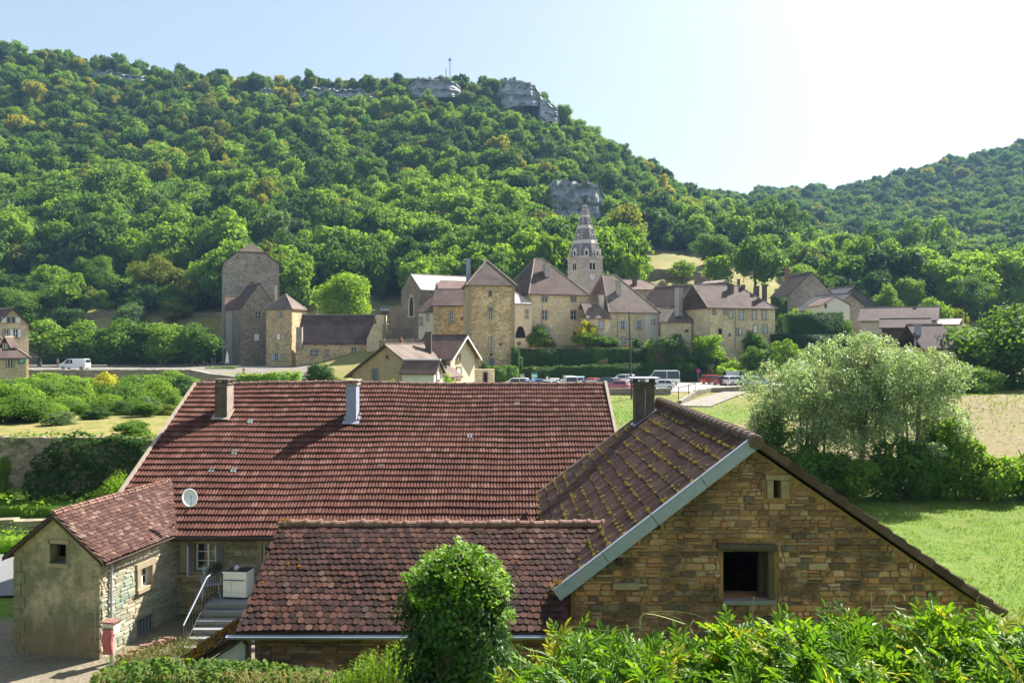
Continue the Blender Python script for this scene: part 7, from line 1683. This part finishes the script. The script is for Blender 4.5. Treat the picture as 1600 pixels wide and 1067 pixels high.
# u x v must point off the roof: (0,-1,0) x vL
nn_ = uL.cross(vL); 
if nn_.z > 0: tile_field(bro, OL, uL, vL, 'rib', 'tile_barn', 46, 14, .223, er, keep_b, seed=31, jit=(.004,.003,.006,.5))
else: tile_field(bro, OL-uL*0+Vector((0,-(BY1-BY0),0)), -uL, vL, 'rib', 'tile_barn', 46, 14, .223, er, keep_b, seed=31, jit=(.004,.003,.006,.5))
vR = Vector((BX-XR,0,BZ-ZR)).normalized(); OR = Vector((XR,BY0,ZR))-vR*.03; uR = Vector((0,1,0)); 
if uR.cross(vR).z < 0: uR = -uR; OR = OR+Vector((0,BY1-BY0,0))
tile_field(bro, OR, uR, vR, 'mech', 'tile_barn', 47, 17, .219, math.hypot(XR-BX, BZ-ZR)/17, lambda p: p.x > BX+.04, nmax=60, seed=32)
for i in range(26):
    y0 = BY0-.06+i*.398; mb = MB(); mb.tube([(BX,y0,BZ+.04),(BX,y0+.33,BZ+.04),(BX,y0+.335,BZ+.045),(BX,y0+.42,BZ+.045)], [.13,.12,.135,.135], 12); part('ridge_tile', mb, M['ridge_brown'], bro)
mb = MB(); mb.tube([(BX,BY0-.10,BZ+.0),(BX,BY0-.055,BZ+.0)], [.14,.15], 16); mb.tube([(BX,BY0-.115,BZ),(BX,BY0-.10,BZ)], [.07,.10], 12); part('ridge_end_disc', mb, M['ridge_brown'], bro)
mb = MB(); a = Vector((BX-.10,BY0-.05,BZ+.0)); b = Vector((XL-.03,BY0-.05,ZL+.0)); k = Vector((vL.z,0,-vL.x)); up = Vector((-vL.z,0,vL.x))
segs = 4
for i in range(segs):
    p0, p1 = a.lerp(b, i/segs), a.lerp(b, (i+1)/segs-.003); mb = MB(); mb.slab([p0+up*.045, p0-up*.19, p1-up*.19, p1+up*.045], Vector((0,.02+.004*(i%2),0))); mb.slab([p0+up*.05, p1+up*.05, p1+up*.05+Vector((0,.1,0)), p0+up*.05+Vector((0,.1,0))], up*.012); part('verge_board', mb, M['zinc'], bro)
mb = MB(); a = Vector((BX+.12,BY0-.02,BZ-.02)); b = Vector((XR+.02,BY0-.02,ZR)); upR = Vector((-vR.z,0,vR.x)); upR = upR if upR.z > 0 else -upR
for i in range(17):
    p0, p1 = a.lerp(b, i/17), a.lerp(b, (i+1)/17); l2 = upR*.035; mb = MB(); mb.slab([p0+upR*.02, p1+upR*.02+l2, p1-upR*.11+l2*.3, p0-upR*.11], Vector((0,.10,0))); part('verge_tile', mb, M['tile_barn'], bro)
mb = MB(); mb.slab([Vector((BX-.1,BY1+.02,BZ+.04)),Vector((XL,BY1+.02,ZL+.06)),Vector((XL,BY1+.02,ZL-.06)),Vector((BX-.1,BY1+.02,BZ-.08))], Vector((0,.05,0))); part('rear_verge', mb, M['ridge_mortar'], bro)
# moss on the course edges
rg = random.Random(77); pts = []
for k in range(5200):
    r_ = rg.randrange(0, 14); y = rg.uniform(BY0+.05, BY1-.1); 
    dens = .5+.9*noise.noise(Vector((y*.8, r_*.55, 2)))+.25*math.exp(-((y-BY0-1.0)/1.2)**2)
    if rg.random() > dens*.44-.04: continue
    p = OL+vL*(r_*er+rg.choice([0,0,0,1])*rg.uniform(0,.12))+nL*.035; p.y = y
    if keep_b(p): pts.append(p)
moss_clumps(bro, pts, nL, 'moss', r=(.012,.052), seed=5)
moss_clumps(bro, [Vector((XL+rg.uniform(.0,.35), BY0+rg.uniform(.02,.3), ZL+.1+rg.uniform(0,.05))) for _ in range(12)], nL, 'moss_orange', r=(.05,.09), seed=6)
# chimney of the barn
Yc = cb.y; hw = 36/F*Yc/2*.84; zt = PZ(592, Yc); mb = MB(); mb.box(cb.x-hw, cb.x+hw, Yc, Yc+.55, cb.z-.6, zt-.13); 
bc = part('chimney', mb, M['chimney_dark'], bro, label='dark stained brick chimney with flat metal cowl'); md = bc.modifiers.new('b','BEVEL'); md.width = .015
mb = MB(); 
for sx in (-1,1):
    for yy in (Yc-.02, Yc+.5): mb.box(cb.x+sx*(hw-.04)-.05, cb.x+sx*(hw-.04)+.05, yy, yy+.07, zt-.13, zt+.0)
mb.box(cb.x-hw-.03, cb.x+hw+.03, Yc-.03, Yc+.58, zt-.30, zt-.24); mb.box(cb.x-hw-.05, cb.x+hw+.05, Yc-.05, Yc+.6, zt-.18, zt-.12); part('brick_crown', mb, M['chimney_dark'], bc)
mb = MB(); mb.box(cb.x-hw-.16, cb.x+hw+.16, Yc-.18, Yc+.72, zt+.003, zt+.04); part('cowl', mb, M['zinc'], bc)
mb = MB(); mb.box(cb.x-.012, cb.x+.012, Yc-.03, Yc-.005, cb.z+.15, zt-.2); part('cable', mb, M['concrete'], bc)
mb = MB(); e9 = nL*.055; mb.slab([Vector((cb.x-hw-.06,Yc-.12,0)), Vector((cb.x+hw+.06,Yc-.12,0)), Vector((cb.x+hw+.06,Yc+.62,0)), Vector((cb.x-hw-.06,Yc+.62,0))], ZV*.01)
mb.v = [(x, y, BZ-(BX-x)*sL+.07+(.012 if i >= 4 else 0)) for i, (x, y, z) in enumerate(mb.v)]; part('flashing', mb, M['zinc'], bc)

# ---------------------------------------------------------------- lower shed
sh = thing('tiled_shed', 'low stone shed with scale tiled roof and long zinc gutter in front of the farmhouse', 'shed', (-2, 15.4, -8.7))
SY0, SY1, SX0, SX1 = 15.05, 17.75, -5.18, 2.25; vS = Vector((0,1,.511)).normalized()
mb = MB(); mb.slab([Vector((SX0,SY0,shz(SY0))),Vector((1.05,SY0,shz(SY0))),Vector((1.05,SY1,shz(SY1))),Vector((SX0,SY1,shz(SY1)))], ZV*-.07); mb.slab([Vector((1.052,15.95,shz(15.95))),Vector((SX1,17.3,shz(17.3))),Vector((SX1,SY1,shz(SY1))),Vector((1.052,SY1,shz(SY1)))], ZV*-.07)
mb.slab([Vector((SX0,SY1+.002,shz(SY1))),Vector((SX1,SY1+.002,shz(SY1))),Vector((SX1,20.4,-5.5)),Vector((SX0,20.4,-5.5))], ZV*-.07)
sr = part('roof', mb, M['wood_dark'], sh)
zb_ = lambda x: BZ-(BX-x)*sL
wS = lambda p: .035*noise.noise(Vector((p.x*.6, p.y*.8, 8)))
tile_field(sr, Vector((SX0-.03, SY0-.03, shz(SY0)+.004)), u_s, vS, 'scale', 'tile_scale', 58, 18, .131, .1625, lambda p: p.x < 1.02 if p.y < 15.9 else p.z > zb_(p.x)-.03, stag=True, over=1.8, seed=41, jit=(.008,.008,.03,2.2), warp=wS)
# cement fillet tiles below the ridge and half round ridge tiles
rg = random.Random(19)
for i in range(24):
    x0 = SX0+.02+i*.305; 
    if x0 > 1.9: break
    mb = MB(); mb.obox(Vector((x0+.15,SY1-.17,shz(SY1-.17)+.055)), u_s, vS, u_s.cross(vS), .148, .07, .012); part('fillet_tile', mb, M['tile_scale'], sr)
for i in range(23):
    x0 = SX0-.02+i*.315; zz = shz(SY1)+.045+.012*math.sin(i*1.3)+.008*rg.uniform(-1,1); mb = MB(); mb.tube([(x0,SY1,zz),(x0+.27,SY1,zz+.004),(x0+.275,SY1,zz+.008),(x0+.335,SY1,zz+.008)], [.095,.088,.108,.108], 10); part('ridge_tile', mb, M['ridge_red'], sr)
moss_clumps(sr, [Vector((SX0+rg.uniform(-.05,.25),SY1+rg.uniform(-.08,.05),shz(SY1)+.12)) for _ in range(9)]+[Vector((x, y, shz(y)+.05)) for x, y in [(rg.uniform(SX0+.1,.8), rg.uniform(SY0,SY1-.3)) for _ in range(26)]]+[Vector((rg.uniform(.75,1.0),rg.uniform(15.7,16.1),shz(15.9)+.06)) for _ in range(6)], (0,-.4,.9), 'moss_orange', r=(.02,.055), seed=8)
# barn side strip of tiles
Os = Vector((0,15.36,0)); mb = panel([(SX0+.22,-9.3),(1.15,-9.3),(1.15,-5.42),(SX0+.22,-5.42)], [], Os, u_s, .35, nb_); sw = part('front_wall', mb, M['mortar_barn'], sh)
stone_wall(sw, Os, u_s, nb_, SX0+.22, 1.15, -7.1, -5.44, lambda s, z: SX0+.22 < s < 1.15 and z < -5.46, 'stone_barn', hr=(.06,.17), wr=(.16,.5), nmax=300, seed=22, depth=(.02,.06))
mb = MB(); mb.slab([Vector((SX0+.22,15.72,-9.3)),Vector((SX0+.22,20.1,-9.3)),Vector((SX0+.22,20.1,-5.5)),Vector((SX0+.22,17.75,-4.3)),Vector((SX0+.22,15.72,-5.35))], Vector((.35,0,0))); part('side_wall', mb, M['village'], sh)
gt = MB(); Yg, Zg = SY0-.09, shz(SY0)-.03; vs = []; 
for x in (SX0-.18, 1.0):
    for k in range(7): a = math.pi+k*math.pi/6; vs.append((x, Yg+math.cos(a)*.06, Zg+math.sin(a)*.06))
gt.add(vs, [(k, k+1, 8+k, 7+k) for k in range(6)]+[tuple(range(7)), tuple(range(13,6,-1))]); g_o = part('gutter', gt, M['zinc'], sr); sm = g_o.modifiers.new('s','SOLIDIFY'); sm.thickness = .012
mb = MB(); X = PX(386,15.2); mb.tube([(X,Yg,Zg-.05),(X,15.2,Zg-.25),(X,15.2,-7.2)], .04, 8); part('downpipe', mb, M['chimney_dark'], sh)
# mossy lean-to roof on the left
lt2 = thing('mossy_lean_to', 'small lean-to with thick orange moss on its sloping tile roof left of the tiled shed', 'lean-to', (-5.8,15.6,-8.7))
a, b, c, d = P(378,990,15.25), P(296,1040,15.25), P(285,1029,16.25), P(373,967,16.25); nt_ = (b-a).cross(d-a).normalized(); nt_ = nt_ if nt_.z > 0 else -nt_
mb = MB(); pl = [a,d,c,b] if (d-a).cross(c-a).z > 0 else [a,b,c,d]; mb.slab(pl, -nt_*.09); lr = part('roof', mb, M['wood_dark'], lt2)
rg = random.Random(5); mt_pts = []
for i in range(9):
    for j in range(6):
        s_, t_ = (i+.5)/9, (j+.5)/6; p = a.lerp(b, s_).lerp(d.lerp(c, s_), t_)+nt_*.02; uu = (b-a).normalized(); vv = nt_.cross(uu); mb = MB(); mb.obox(p, uu, vv, (nt_+uu*rg.uniform(-.08,.08)+vv*rg.uniform(-.08,.08)).normalized(), .062, .10, .012); part('roof_tile', mb, M['tile_scale'], lr)
for k in range(150): s_, t_ = rg.random()**.8, rg.random(); mt_pts.append(a.lerp(b, s_).lerp(d.lerp(c, s_), t_)+nt_*.03)
moss_clumps(lr, mt_pts, nt_, 'moss_orange', r=(.025,.06), seed=12)
mb = MB(); mb.slab([a+Vector((.05,.1,-.12)), b+Vector((.15,.1,-.10)), Vector((b.x+.15,b.y+.1,-9)), Vector((a.x+.05,a.y+.1,-9))], Vector((0,.3,0))); part('rendered_wall', mb, M['render_white'], lt2)
# ---------------------------------------------------------------- foreground plants
def leaf_cloud(name, pts, nrm, size, asp, mat, parent, rng, jit=.8, up=0, kind='stuff'):
    V, Fc = leaves(pts, nrm, size, asp, rng, jit, up); o = link(name, mesh_np(name, V, Fc, [LV[mat]]), parent); 
    if kind: o['kind'] = kind
    return o
def ivy_leaf_cloud(name, pts, nrm, size, mat, parent, rng, jit):
    """broad folded leaves: two quads meeting on a midrib"""
    n_ = len(pts); N = nrm+rvec(rng, n_)*jit; N /= np.linalg.norm(N, axis=1)[:, None]; t = np.cross(N, rvec(rng, n_)); t[:, 2] -= .5; t -= N*np.einsum('ij,ij->i', t, N)[:, None]; t /= np.linalg.norm(t, axis=1)[:, None]; b = np.cross(N, t)
    s = (size*rng.uniform(.6, 1.3, n_))[:, None]; A = pts-t*s*.45; B = pts+t*s*.6; C = pts+b*s*.42-t*s*.1-N*s*.15; D = pts-b*s*.42-t*s*.1-N*s*.15; E = pts+b*s*.25+t*s*.25-N*s*.08; G = pts-b*s*.25+t*s*.25-N*s*.08
    V = np.stack([A, C, E, B, G, D], 1).reshape(-1, 3); k = np.arange(n_)[:, None]*6
    Fc = np.concatenate([k+np.array([[0,1,2,3]]), k+np.array([[0,3,4,5]])]); o = link(name, mesh_np(name, V, Fc, [LV[mat]]), parent); o['kind'] = 'stuff'; return o
# ivy clad trunk
rng = np.random.default_rng(5); Yi = 11.0; Xi = PX(717, Yi); zi = gz(Xi, Yi)
iv = thing('ivy_column', 'glossy dark ivy growing as a thick round column in front of the tiled shed roof', 'ivy', (Xi, Yi, zi))
n_ = 15000; th = rng.uniform(0, 2*math.pi, n_); hz = rng.random(n_)**.9; zt, zbm = PZ(862, Yi), zi-.2
prof = np.interp(hz, [0,.25,.6,.82,.92,1.0], [.72,.68,.62,.52,.34,.12])
bul = .10*np.sin(th*3+hz*9)+.09*np.sin(th*4-hz*17+1)+.07*np.sin(th*9+hz*31)+.07*rng.normal(size=n_)
rr = prof+bul; zz = zbm+(zt-zbm)*hz+.05*rng.normal(size=n_)
p = np.stack([Xi+np.cos(th)*rr+.05*np.sin(hz*6), Yi+np.sin(th)*rr*.9, zz], 1); nn = np.stack([np.cos(th), np.sin(th), .35+.6*(hz > .85)], 1); nn /= np.linalg.norm(nn, axis=1)[:, None]
ivy_leaf_cloud('foliage', p, nn, .068, 'ivy', iv, rng, .55)
# shoots and top leaves; sunlight at top and right put into leaf colour
pp = []; nnv = []
shoots = [((717,866),(716,848)),((700,872),(690,862)),((680,880),(665,868)),((668,888),(642,893)),((745,880),(752,862)),((760,895),(775,884)),((775,905),(789,918)),((735,875),(740,858)),((705,870),(722,852)),((655,905),(634,900)),((780,960),(800,958)),((660,940),(646,934)),((722,900),(716,925)),((700,935),(668,940)),((735,890),(760,900)),((690,885),(700,905))]
for (x0, y0), (x1, y1) in shoots:
    for k in range(52):
        s_ = rng.random()*1.25; pp.append(np.array(P(x0+(x1-x0)*s_+rng.normal()*(7-3*s_), y0+(y1-y0)*s_+rng.normal()*(7-3*s_), Yi-.35-.35*rng.random()))); nnv.append([.2,-.4,.8])
top_extra = 1500; th2 = rng.uniform(0, 6.28, top_extra); h2_ = .72+.28*rng.random(top_extra); r2_ = np.interp(h2_, [.7,.85,.95,1.0], [.60,.5,.32,.1])+.1+.05*rng.normal(size=top_extra)
pe = np.stack([Xi+np.cos(th2)*r2_, Yi+np.sin(th2)*r2_*.9, zbm+(zt-zbm)*h2_+.06], 1)
ivy_leaf_cloud('young_or_lit_foliage', np.concatenate([np.array(pp), pe]), np.concatenate([np.array(nnv), np.tile([.3,0,.9], (top_extra, 1))]), .062, 'ivy_lit', iv, rng, .7)
mb = MB(); mb.tube([(Xi,Yi,zi-.3),(Xi,Yi,PZ(880,Yi))], [.6,.3], 10); part('trunk', mb, M['bark'], iv)
mb = MB()
for (x0, y0), (x1, y1) in shoots: mb.tube([P(x0,y0+8,Yi-.3), P(x1,y1,Yi-.5)], .006, 4)
part('shoots', mb, M['bark_pale'], iv)

def bank(px, Y): return gz(PX(px, Y), Y)
# fine leaved light green shrub
rng = np.random.default_rng(12); sb = thing('shrub', 'feathery light green shrub at bottom centre left of the ivy column', 'shrub', (PX(585,12.2),12.2,bank(585,12.2))); P_ = []; N_ = []
mbt = MB()
for k in range(420):
    px = rng.uniform(515, 655); top = np.interp(px, [515,540,575,600,625,655], [1056,1035,1012,1012,992,1025])+rng.uniform(0, 50); Y = rng.uniform(11.6, 13.0)
    a = P(px, top, Y); b = P(px-rng.uniform(0,14), top+75, Y+.1); mbt.tube([b, a], [.006,.003], 3)
    for j in range(34): s_ = rng.random()**.8; q = a.lerp(b, s_*.75); P_.append(np.array(q)+rng.normal(size=3)*.02); N_.append([rng.normal()*.5, -.3, .8])
leaf_cloud('foliage', np.array(P_), np.array(N_), .05, .3, 'vivid', sb, rng, .8, up=.4); part('stems', mbt, M['bark_pale'], sb)
# nettles along the bottom left
rng = np.random.default_rng(13); P_ = []; N_ = []; mbt = MB(); nb2 = thing('nettle_patch', 'bank of leafy nettles and dry stalks along the bottom left edge', 'weeds', (PX(320,13),13,bank(320,13)))
for k in range(620):
    px = rng.uniform(140, 540); top = np.interp(px, [140,165,200,240,300,350,400,450,540], [1062,1042,1036,1030,1030,1034,1030,1040,1052])+rng.exponential(13)-4; Y = rng.uniform(12.2, 14.6)
    a = P(px, top, Y); b = P(px+rng.normal()*3, top+70, Y+.05); mbt.tube([b, a], [.006,.003], 3)
    for j in range(14):
        q = a.lerp(b, (j+rng.random()*.6)/14*.62); ang = rng.uniform(0, 6.28); P_.append(np.array(q)+np.array([math.cos(ang),math.sin(ang),0])*.05*(.4+j/10)); N_.append([math.cos(ang)*.5, math.sin(ang)*.5, .8])
ivy_leaf_cloud('foliage', np.array(P_), np.array(N_), .085, 'nettle', nb2, rng, .45); part('stems', mbt, M['bark_pale'], nb2)
P_ = []; N_ = []
for k in range(2600):
    px = rng.choice([rng.uniform(350,520), rng.uniform(150,520)]); P_.append(np.array(P(px, rng.uniform(1048,1085), rng.uniform(12.0,13.4)))); N_.append([rng.normal(), -.5, .2])
leaf_cloud('dry_stalks', np.array(P_), np.array(N_), .11, .10, 'straw', nb2, rng, .5, up=1.2)
# weeds by the annexe foot
rng = np.random.default_rng(14); n_ = 1500; wd_ = thing('weeds', 'dry and green weeds growing from the rubble before the annexe door', 'weeds', (-10.4,21.8,-8.7)); t_ = rng.random(n_); c_ = np.stack([PX(185,21.6)+t_*1.8+.1*rng.normal(size=n_), 21.2+t_*1.2+.25*rng.normal(size=n_), -8.66+rng.random(n_)**2*.35], 1)
leaf_cloud('foliage', c_, np.tile([0,-.4,.6], (n_, 1)), .08, .25, 'nettle', wd_, rng, .8, up=.8); 
leaf_cloud('dry_stalks', c_+np.array([.1,.1,.03]), np.tile([0,-.4,.6], (n_, 1)), .12, .08, 'straw', wd_, rng, .8, up=1.0)

# wisteria
def wleaf(rng, L_=.22, nl=5, droop=.25, lw=.026, ll=.075):
    """compound leaf: rachis along +y, leaflets folded on their midrib"""
    V = []; Fs = []
    def lf(base, dr, nrm_, l, w):
        dr = np.array(dr)/np.linalg.norm(dr); n2 = np.array(nrm_); b = np.cross(dr, n2); b /= np.linalg.norm(b); n2 = np.cross(b, dr); k = len(V)
        for (a, s, h) in ((0,0,0),(.3,1,.35),(.68,.75,.25),(1,0,-.25),(.68,-.75,.25),(.3,-1,.35),(.5,0,0)): V.append(np.array(base)+dr*l*a+b*w*s+n2*w*h*(1 if a < 1 else l/w*.3))
        Fs.extend([(k,k+1,k+2,k+6),(k+6,k+2,k+3,k+3),(k,k+6,k+4,k+5),(k+6,k+3,k+4,k+4)])
    pt = lambda s: np.array([0, L_*s, -droop*L_*s*s])
    for i in range(nl):
        s = (i+.6)/(nl+.4); sc = .8+.25*math.sin(s*2.6)
        for sg in (-1, 1): lf(pt(s)+np.array([sg*.003,0,0]), (sg*.8, .62+.3*rng.random(), -.12-.15*rng.random()), (0,0,1), ll*sc*rng.uniform(.85,1.15), lw*sc/2)
    lf(pt(1.0), (rng.normal()*.1, 1, -.2), (0,0,1), ll*1.1, lw*.6)
    k = len(V)
    for s in (0, .5, 1):
        c = pt(s)
        for q in ((-.002,0),(.002,0),(0,.003)): V.append(c+np.array([q[0],0,q[1]]))
    for i in (0, 1):
        for j in range(3): a, b = k+i*3+j, k+i*3+(j+1)%3; Fs.append((a,b,b+3,a+3))
    return np.array(V), Fs
rng = np.random.default_rng(21); WL = [wleaf(rng, *a) for a in ((.22,5,.25),(.18,4,.1,.030,.085),(.25,6,.4,.022,.065),(.12,3,.0,.034,.10))]
def tri(fs): return [tuple(dict.fromkeys(f)) for f in fs]
wmesh = {}
for i, (V, Fs) in enumerate(WL):
    for mt in ('wist', 'wisty', 'wistd'):
        me = bpy.data.meshes.new('leaf'); me.from_pydata(V.tolist(), [], tri(Fs)); me.materials.append(LV[mt]); me.update(); wmesh[(i, mt)] = me
wi = thing('wisteria', 'bright green wisteria with curling tendrils filling the bottom right corner', 'climbing plant', (PX(1200,4.2),4.2,-1.9))
TOPX = [780,830,870,900,950,1000,1060,1110,1160,1200,1240,1280,1330,1370,1410,1450,1500,1550,1600,1700,1800]; TOPY = [1068,1040,998,988,985,992,978,985,972,976,966,952,946,962,968,956,958,964,962,960,970]
pl = []
for k in range(5200):
    px = rng.uniform(790, 1760); Y = rng.uniform(3.4, 5.2); tp = np.interp(px, TOPX, TOPY)+13; 
    # canopy surface: highest at the far side, sloping to the camera, lumpy
    zt_ = PZ(tp, 4.75)+.05*math.sin(px*.021+Y*3)+.03*math.sin(px*.057)+(-.12*(4.75-Y) if Y < 4.75 else -.5*(Y-4.75))
    dpt = rng.exponential(.05) if rng.random() < .7 else rng.uniform(0, .35)
    pl.append((PX(px, Y), Y, zt_-.05-dpt, dpt))
pl.sort(key=lambda q: q[3]*4+q[1]*.35)
rest_v = {'wist': [], 'wisty': [], 'wistd': []}; rest_f = {'wist': [], 'wisty': [], 'wistd': []}; cnt = {'wist': 0, 'wisty': 0, 'wistd': 0}
for i, (x, y, z_, dp) in enumerate(pl):
    az = rng.uniform(0, 6.28); el = rng.uniform(-.1, 1.25) if rng.random() < .6 else rng.uniform(-.5, .5); roll = rng.normal()*.7; sc = rng.uniform(.5, .88); ty = rng.choice([0,0,1,2,3,3]); yel = noise.noise(Vector((x*2.2, y*2.2, 3)))+.4*rng.normal() > .62
    m_ = Matrix.Translation((x, y, z_)) @ Matrix.Rotation(az, 4, 'Z') @ Matrix.Rotation(el, 4, 'X') @ Matrix.Rotation(roll, 4, 'Y') @ Matrix.Scale(sc, 4); mt = 'wisty' if yel else ('wistd' if noise.noise(Vector((x*1.7+9, y*1.7, 8)))+.5*rng.normal() > .15 else 'wist')
    if i < 300: o = bpy.data.objects.new('leaf', wmesh[(ty, mt)]); COL.objects.link(o); o.parent = wi; o.matrix_basis = Matrix.Translation(-wi.location) @ m_
    else:
        V, Fs = WL[ty]; A = np.array(m_); Wv = V@A[:3,:3].T+A[:3,3]; rest_v[mt].append(Wv); b = cnt[mt]; rest_f[mt].extend([[q+b for q in f] for f in tri(Fs)]); cnt[mt] += len(V)
for mt in rest_v:
    me = bpy.data.meshes.new('foliage'); me.from_pydata(np.concatenate(rest_v[mt]).tolist(), [], rest_f[mt]); me.materials.append(LV[mt]); me.update(); o = link({'wist': 'foliage', 'wisty': 'young_or_lit_foliage', 'wistd': 'old_foliage'}[mt], me, wi); o['kind'] = 'stuff'
M['tendril'] = plain('tendril', (.34,.30,.12), .8, .2, 10)
TD = [[(1005,845+85),(1090,930),(1130,968),(1060,975),(1080,1000)],[(1003,985),(1000,965),(1020,955),(1075,957),(1105,968)],[(880,985),(895,978),(950,985),(1000,978)],
      [(1175,975),(1177,950),(1178,933)],[(1275,955),(1315,950),(1312,925),(1310,920)],[(1362,955),(1361,930),(1360,925)],[(1415,952),(1398,948),(1389,935),(1392,929),(1402,926),(1412,930),(1414,938)],[(1386,940),(1388,925),(1384,918)],[(1546,958),(1545,950),(1530,944),(1527,935),(1531,931)],[(1085,968),(1078,978),(1084,990),(1093,985),(1092,975)],[(1070,975),(1030,962),(1005,960),(1001,975)]]
TD[0] = [(1000,985),(1001,968),(1008,957),(1030,958),(1060,966),(1085,985)]
for td in TD:
    pts = [P(x, y, 4.7-.02*i) for i, (x, y) in enumerate(td)]; sm = []
    for i in range(len(pts)-1):
        p0, p1, p2, p3 = pts[max(0,i-1)], pts[i], pts[i+1], pts[min(len(pts)-1,i+2)]
        for t_ in (0,.25,.5,.75): sm.append(.5*((2*p1)+(p2-p0)*t_+(2*p0-5*p1+4*p2-p3)*t_*t_+(-p0+3*p1-3*p2+p3)*t_**3))
    sm.append(pts[-1]); mb = MB(); mb.tube(sm, [.0042*(1-.5*i/len(sm)) for i in range(len(sm))], 5); part('tendril', mb, M['tendril'], wi)
for k in range(16):
    x, y = rng.uniform(.6,3.0), rng.uniform(4.2,4.8); mb = MB(); mb.tube([(x,y,-2.6),(x+rng.normal()*.08,y,-2.1),(x+rng.normal()*.1,y+rng.normal()*.1,-1.85)], [.014,.010,.005], 5); part('stem', mb, M['bark'], wi)

# lawn blades, meadow tufts, clods
rng = np.random.default_rng(31); n_ = 34000; X = rng.uniform(8, 34, n_); Y = 19+25*rng.random(n_)**1.2; pxv = 800+F*X/Y; k = (pxv < 1680) & (pxv > 1180); X, Y = X[k], Y[k]
nzv = np.array([noise.noise(Vector((a*.5, b*.5, 1))) for a, b in zip(X, Y)]); Z = ground(X, Y)
k2 = nzv > -.25; g_p = np.stack([X[k2], Y[k2], Z[k2]+.05], 1)
V, Fc = leaves(g_p, np.tile([.4,-.5,.3], (len(g_p), 1)), .17, .16, rng, .7, up=1.4); o = link('lawn_grass', mesh_np('lawn_grass', V, Fc, [LV['grass']])); tag(o, 'short bright green lawn grass beyond the barn', 'grass', kind='stuff')
k3 = nzv < -.05; g_p = np.stack([X[k3], Y[k3], Z[k3]+.035], 1); V, Fc = leaves(g_p, np.tile([.2,-.3,.6], (len(g_p), 1)), .10, .2, rng, .8); o = link('dry_grass', mesh_np('dry_grass', V, Fc, [LV['straw']])); tag(o, 'dry straw coloured patches in the lawn', 'grass', kind='stuff')
n_ = 9000; X = rng.uniform(6, 75, n_); Y = 50+36*rng.random(n_); pxv = 800+F*X/Y; k = (pxv < 1640) & (pxv > 930); X, Y = X[k], Y[k]; Z = ground(X, Y); rr = rng.uniform(.05, .20, len(X)); base = np.array([(-1,-1,0),(1,-1,0),(1,1,0),(-1,1,0),(0,0,.9)])
V = (np.stack([X,Y,Z-.02], 1)[:, None, :]+base[None]*rr[:, None, None]*np.array([1,.8,.75])+rng.normal(size=(len(X),5,3))*.02).reshape(-1, 3)
b = np.arange(len(X))[:, None]*5; F3 = np.concatenate([b+np.array([[0,1,4]]), b+np.array([[1,2,4]]), b+np.array([[2,3,4]]), b+np.array([[3,0,4]])]); o = link('earth_clods', mesh_np('earth_clods', V, F3, [plain('clod', (.22,.165,.10), .95, .3, 2)])); tag(o, 'clods of dry earth on the bank behind the willows', 'earth', kind='stuff')
n_ = 42000; X = rng.uniform(4, 95, n_); Y = 50+80*rng.random(n_)**1.3; pxv = 800+F*X/Y; k = (pxv < 1640) & (pxv > 930); X, Y = X[k], Y[k]; nzv = np.array([noise.noise(Vector((a*.12, b_*.12, 5))) for a, b_ in zip(X, Y)]); k = (nzv+rng.normal(size=len(X))*.3 > (.05)) & ~((Y > 108) & (X < 47)); X, Y = X[k], Y[k]; Z = ground(X, Y)
V, Fc = leaves(np.stack([X,Y,Z+.08], 1), np.tile([.4,-.5,.3], (len(X), 1)), .32, .22, rng, .7, up=1.0); o = link('meadow_grass', mesh_np('meadow_grass', V, Fc, [LV['grass']])); tag(o, 'green grass tufts scattered over the dry meadow and bank', 'grass', kind='stuff')

# ---------------------------------------------------------------- air
hz = MB(); hz.box(-2500, 2500, -60, 1650, -12, 400); m, n, L = newmat('haze'); pv = n.new('ShaderNodeVolumePrincipled'); pv.inputs['Color'].default_value = (.36,.62,1,1); pv.inputs['Density'].default_value = .00013; pv.inputs['Anisotropy'].default_value = .1
om = n.new('ShaderNodeOutputMaterial'); L.new(pv.outputs[0], om.inputs['Volume'])
if True:
    o = link('haze', hz.mesh('haze', m)); tag(o, 'thin blue summer haze in the valley', 'haze', kind='stuff')

# ---------------------------------------------------------------- each copy its own label where its place can tell it apart
ORDS = ['leftmost','second leftmost','third leftmost','fourth leftmost','fifth leftmost','sixth leftmost','seventh leftmost','eighth leftmost','ninth leftmost','tenth leftmost']
byl = {}
for o in COL.objects:
    if o.parent is None and 'label' in o: byl.setdefault(o['label'], []).append(o)
for lb_, os_ in byl.items():
    if 2 <= len(os_) <= 10 and len(lb_.split()) <= 14:
        os_.sort(key=lambda o: o.location.x/max(o.location.y, 1))
        for q, o in enumerate(os_): o['label'] = ORDS[q]+' '+lb_
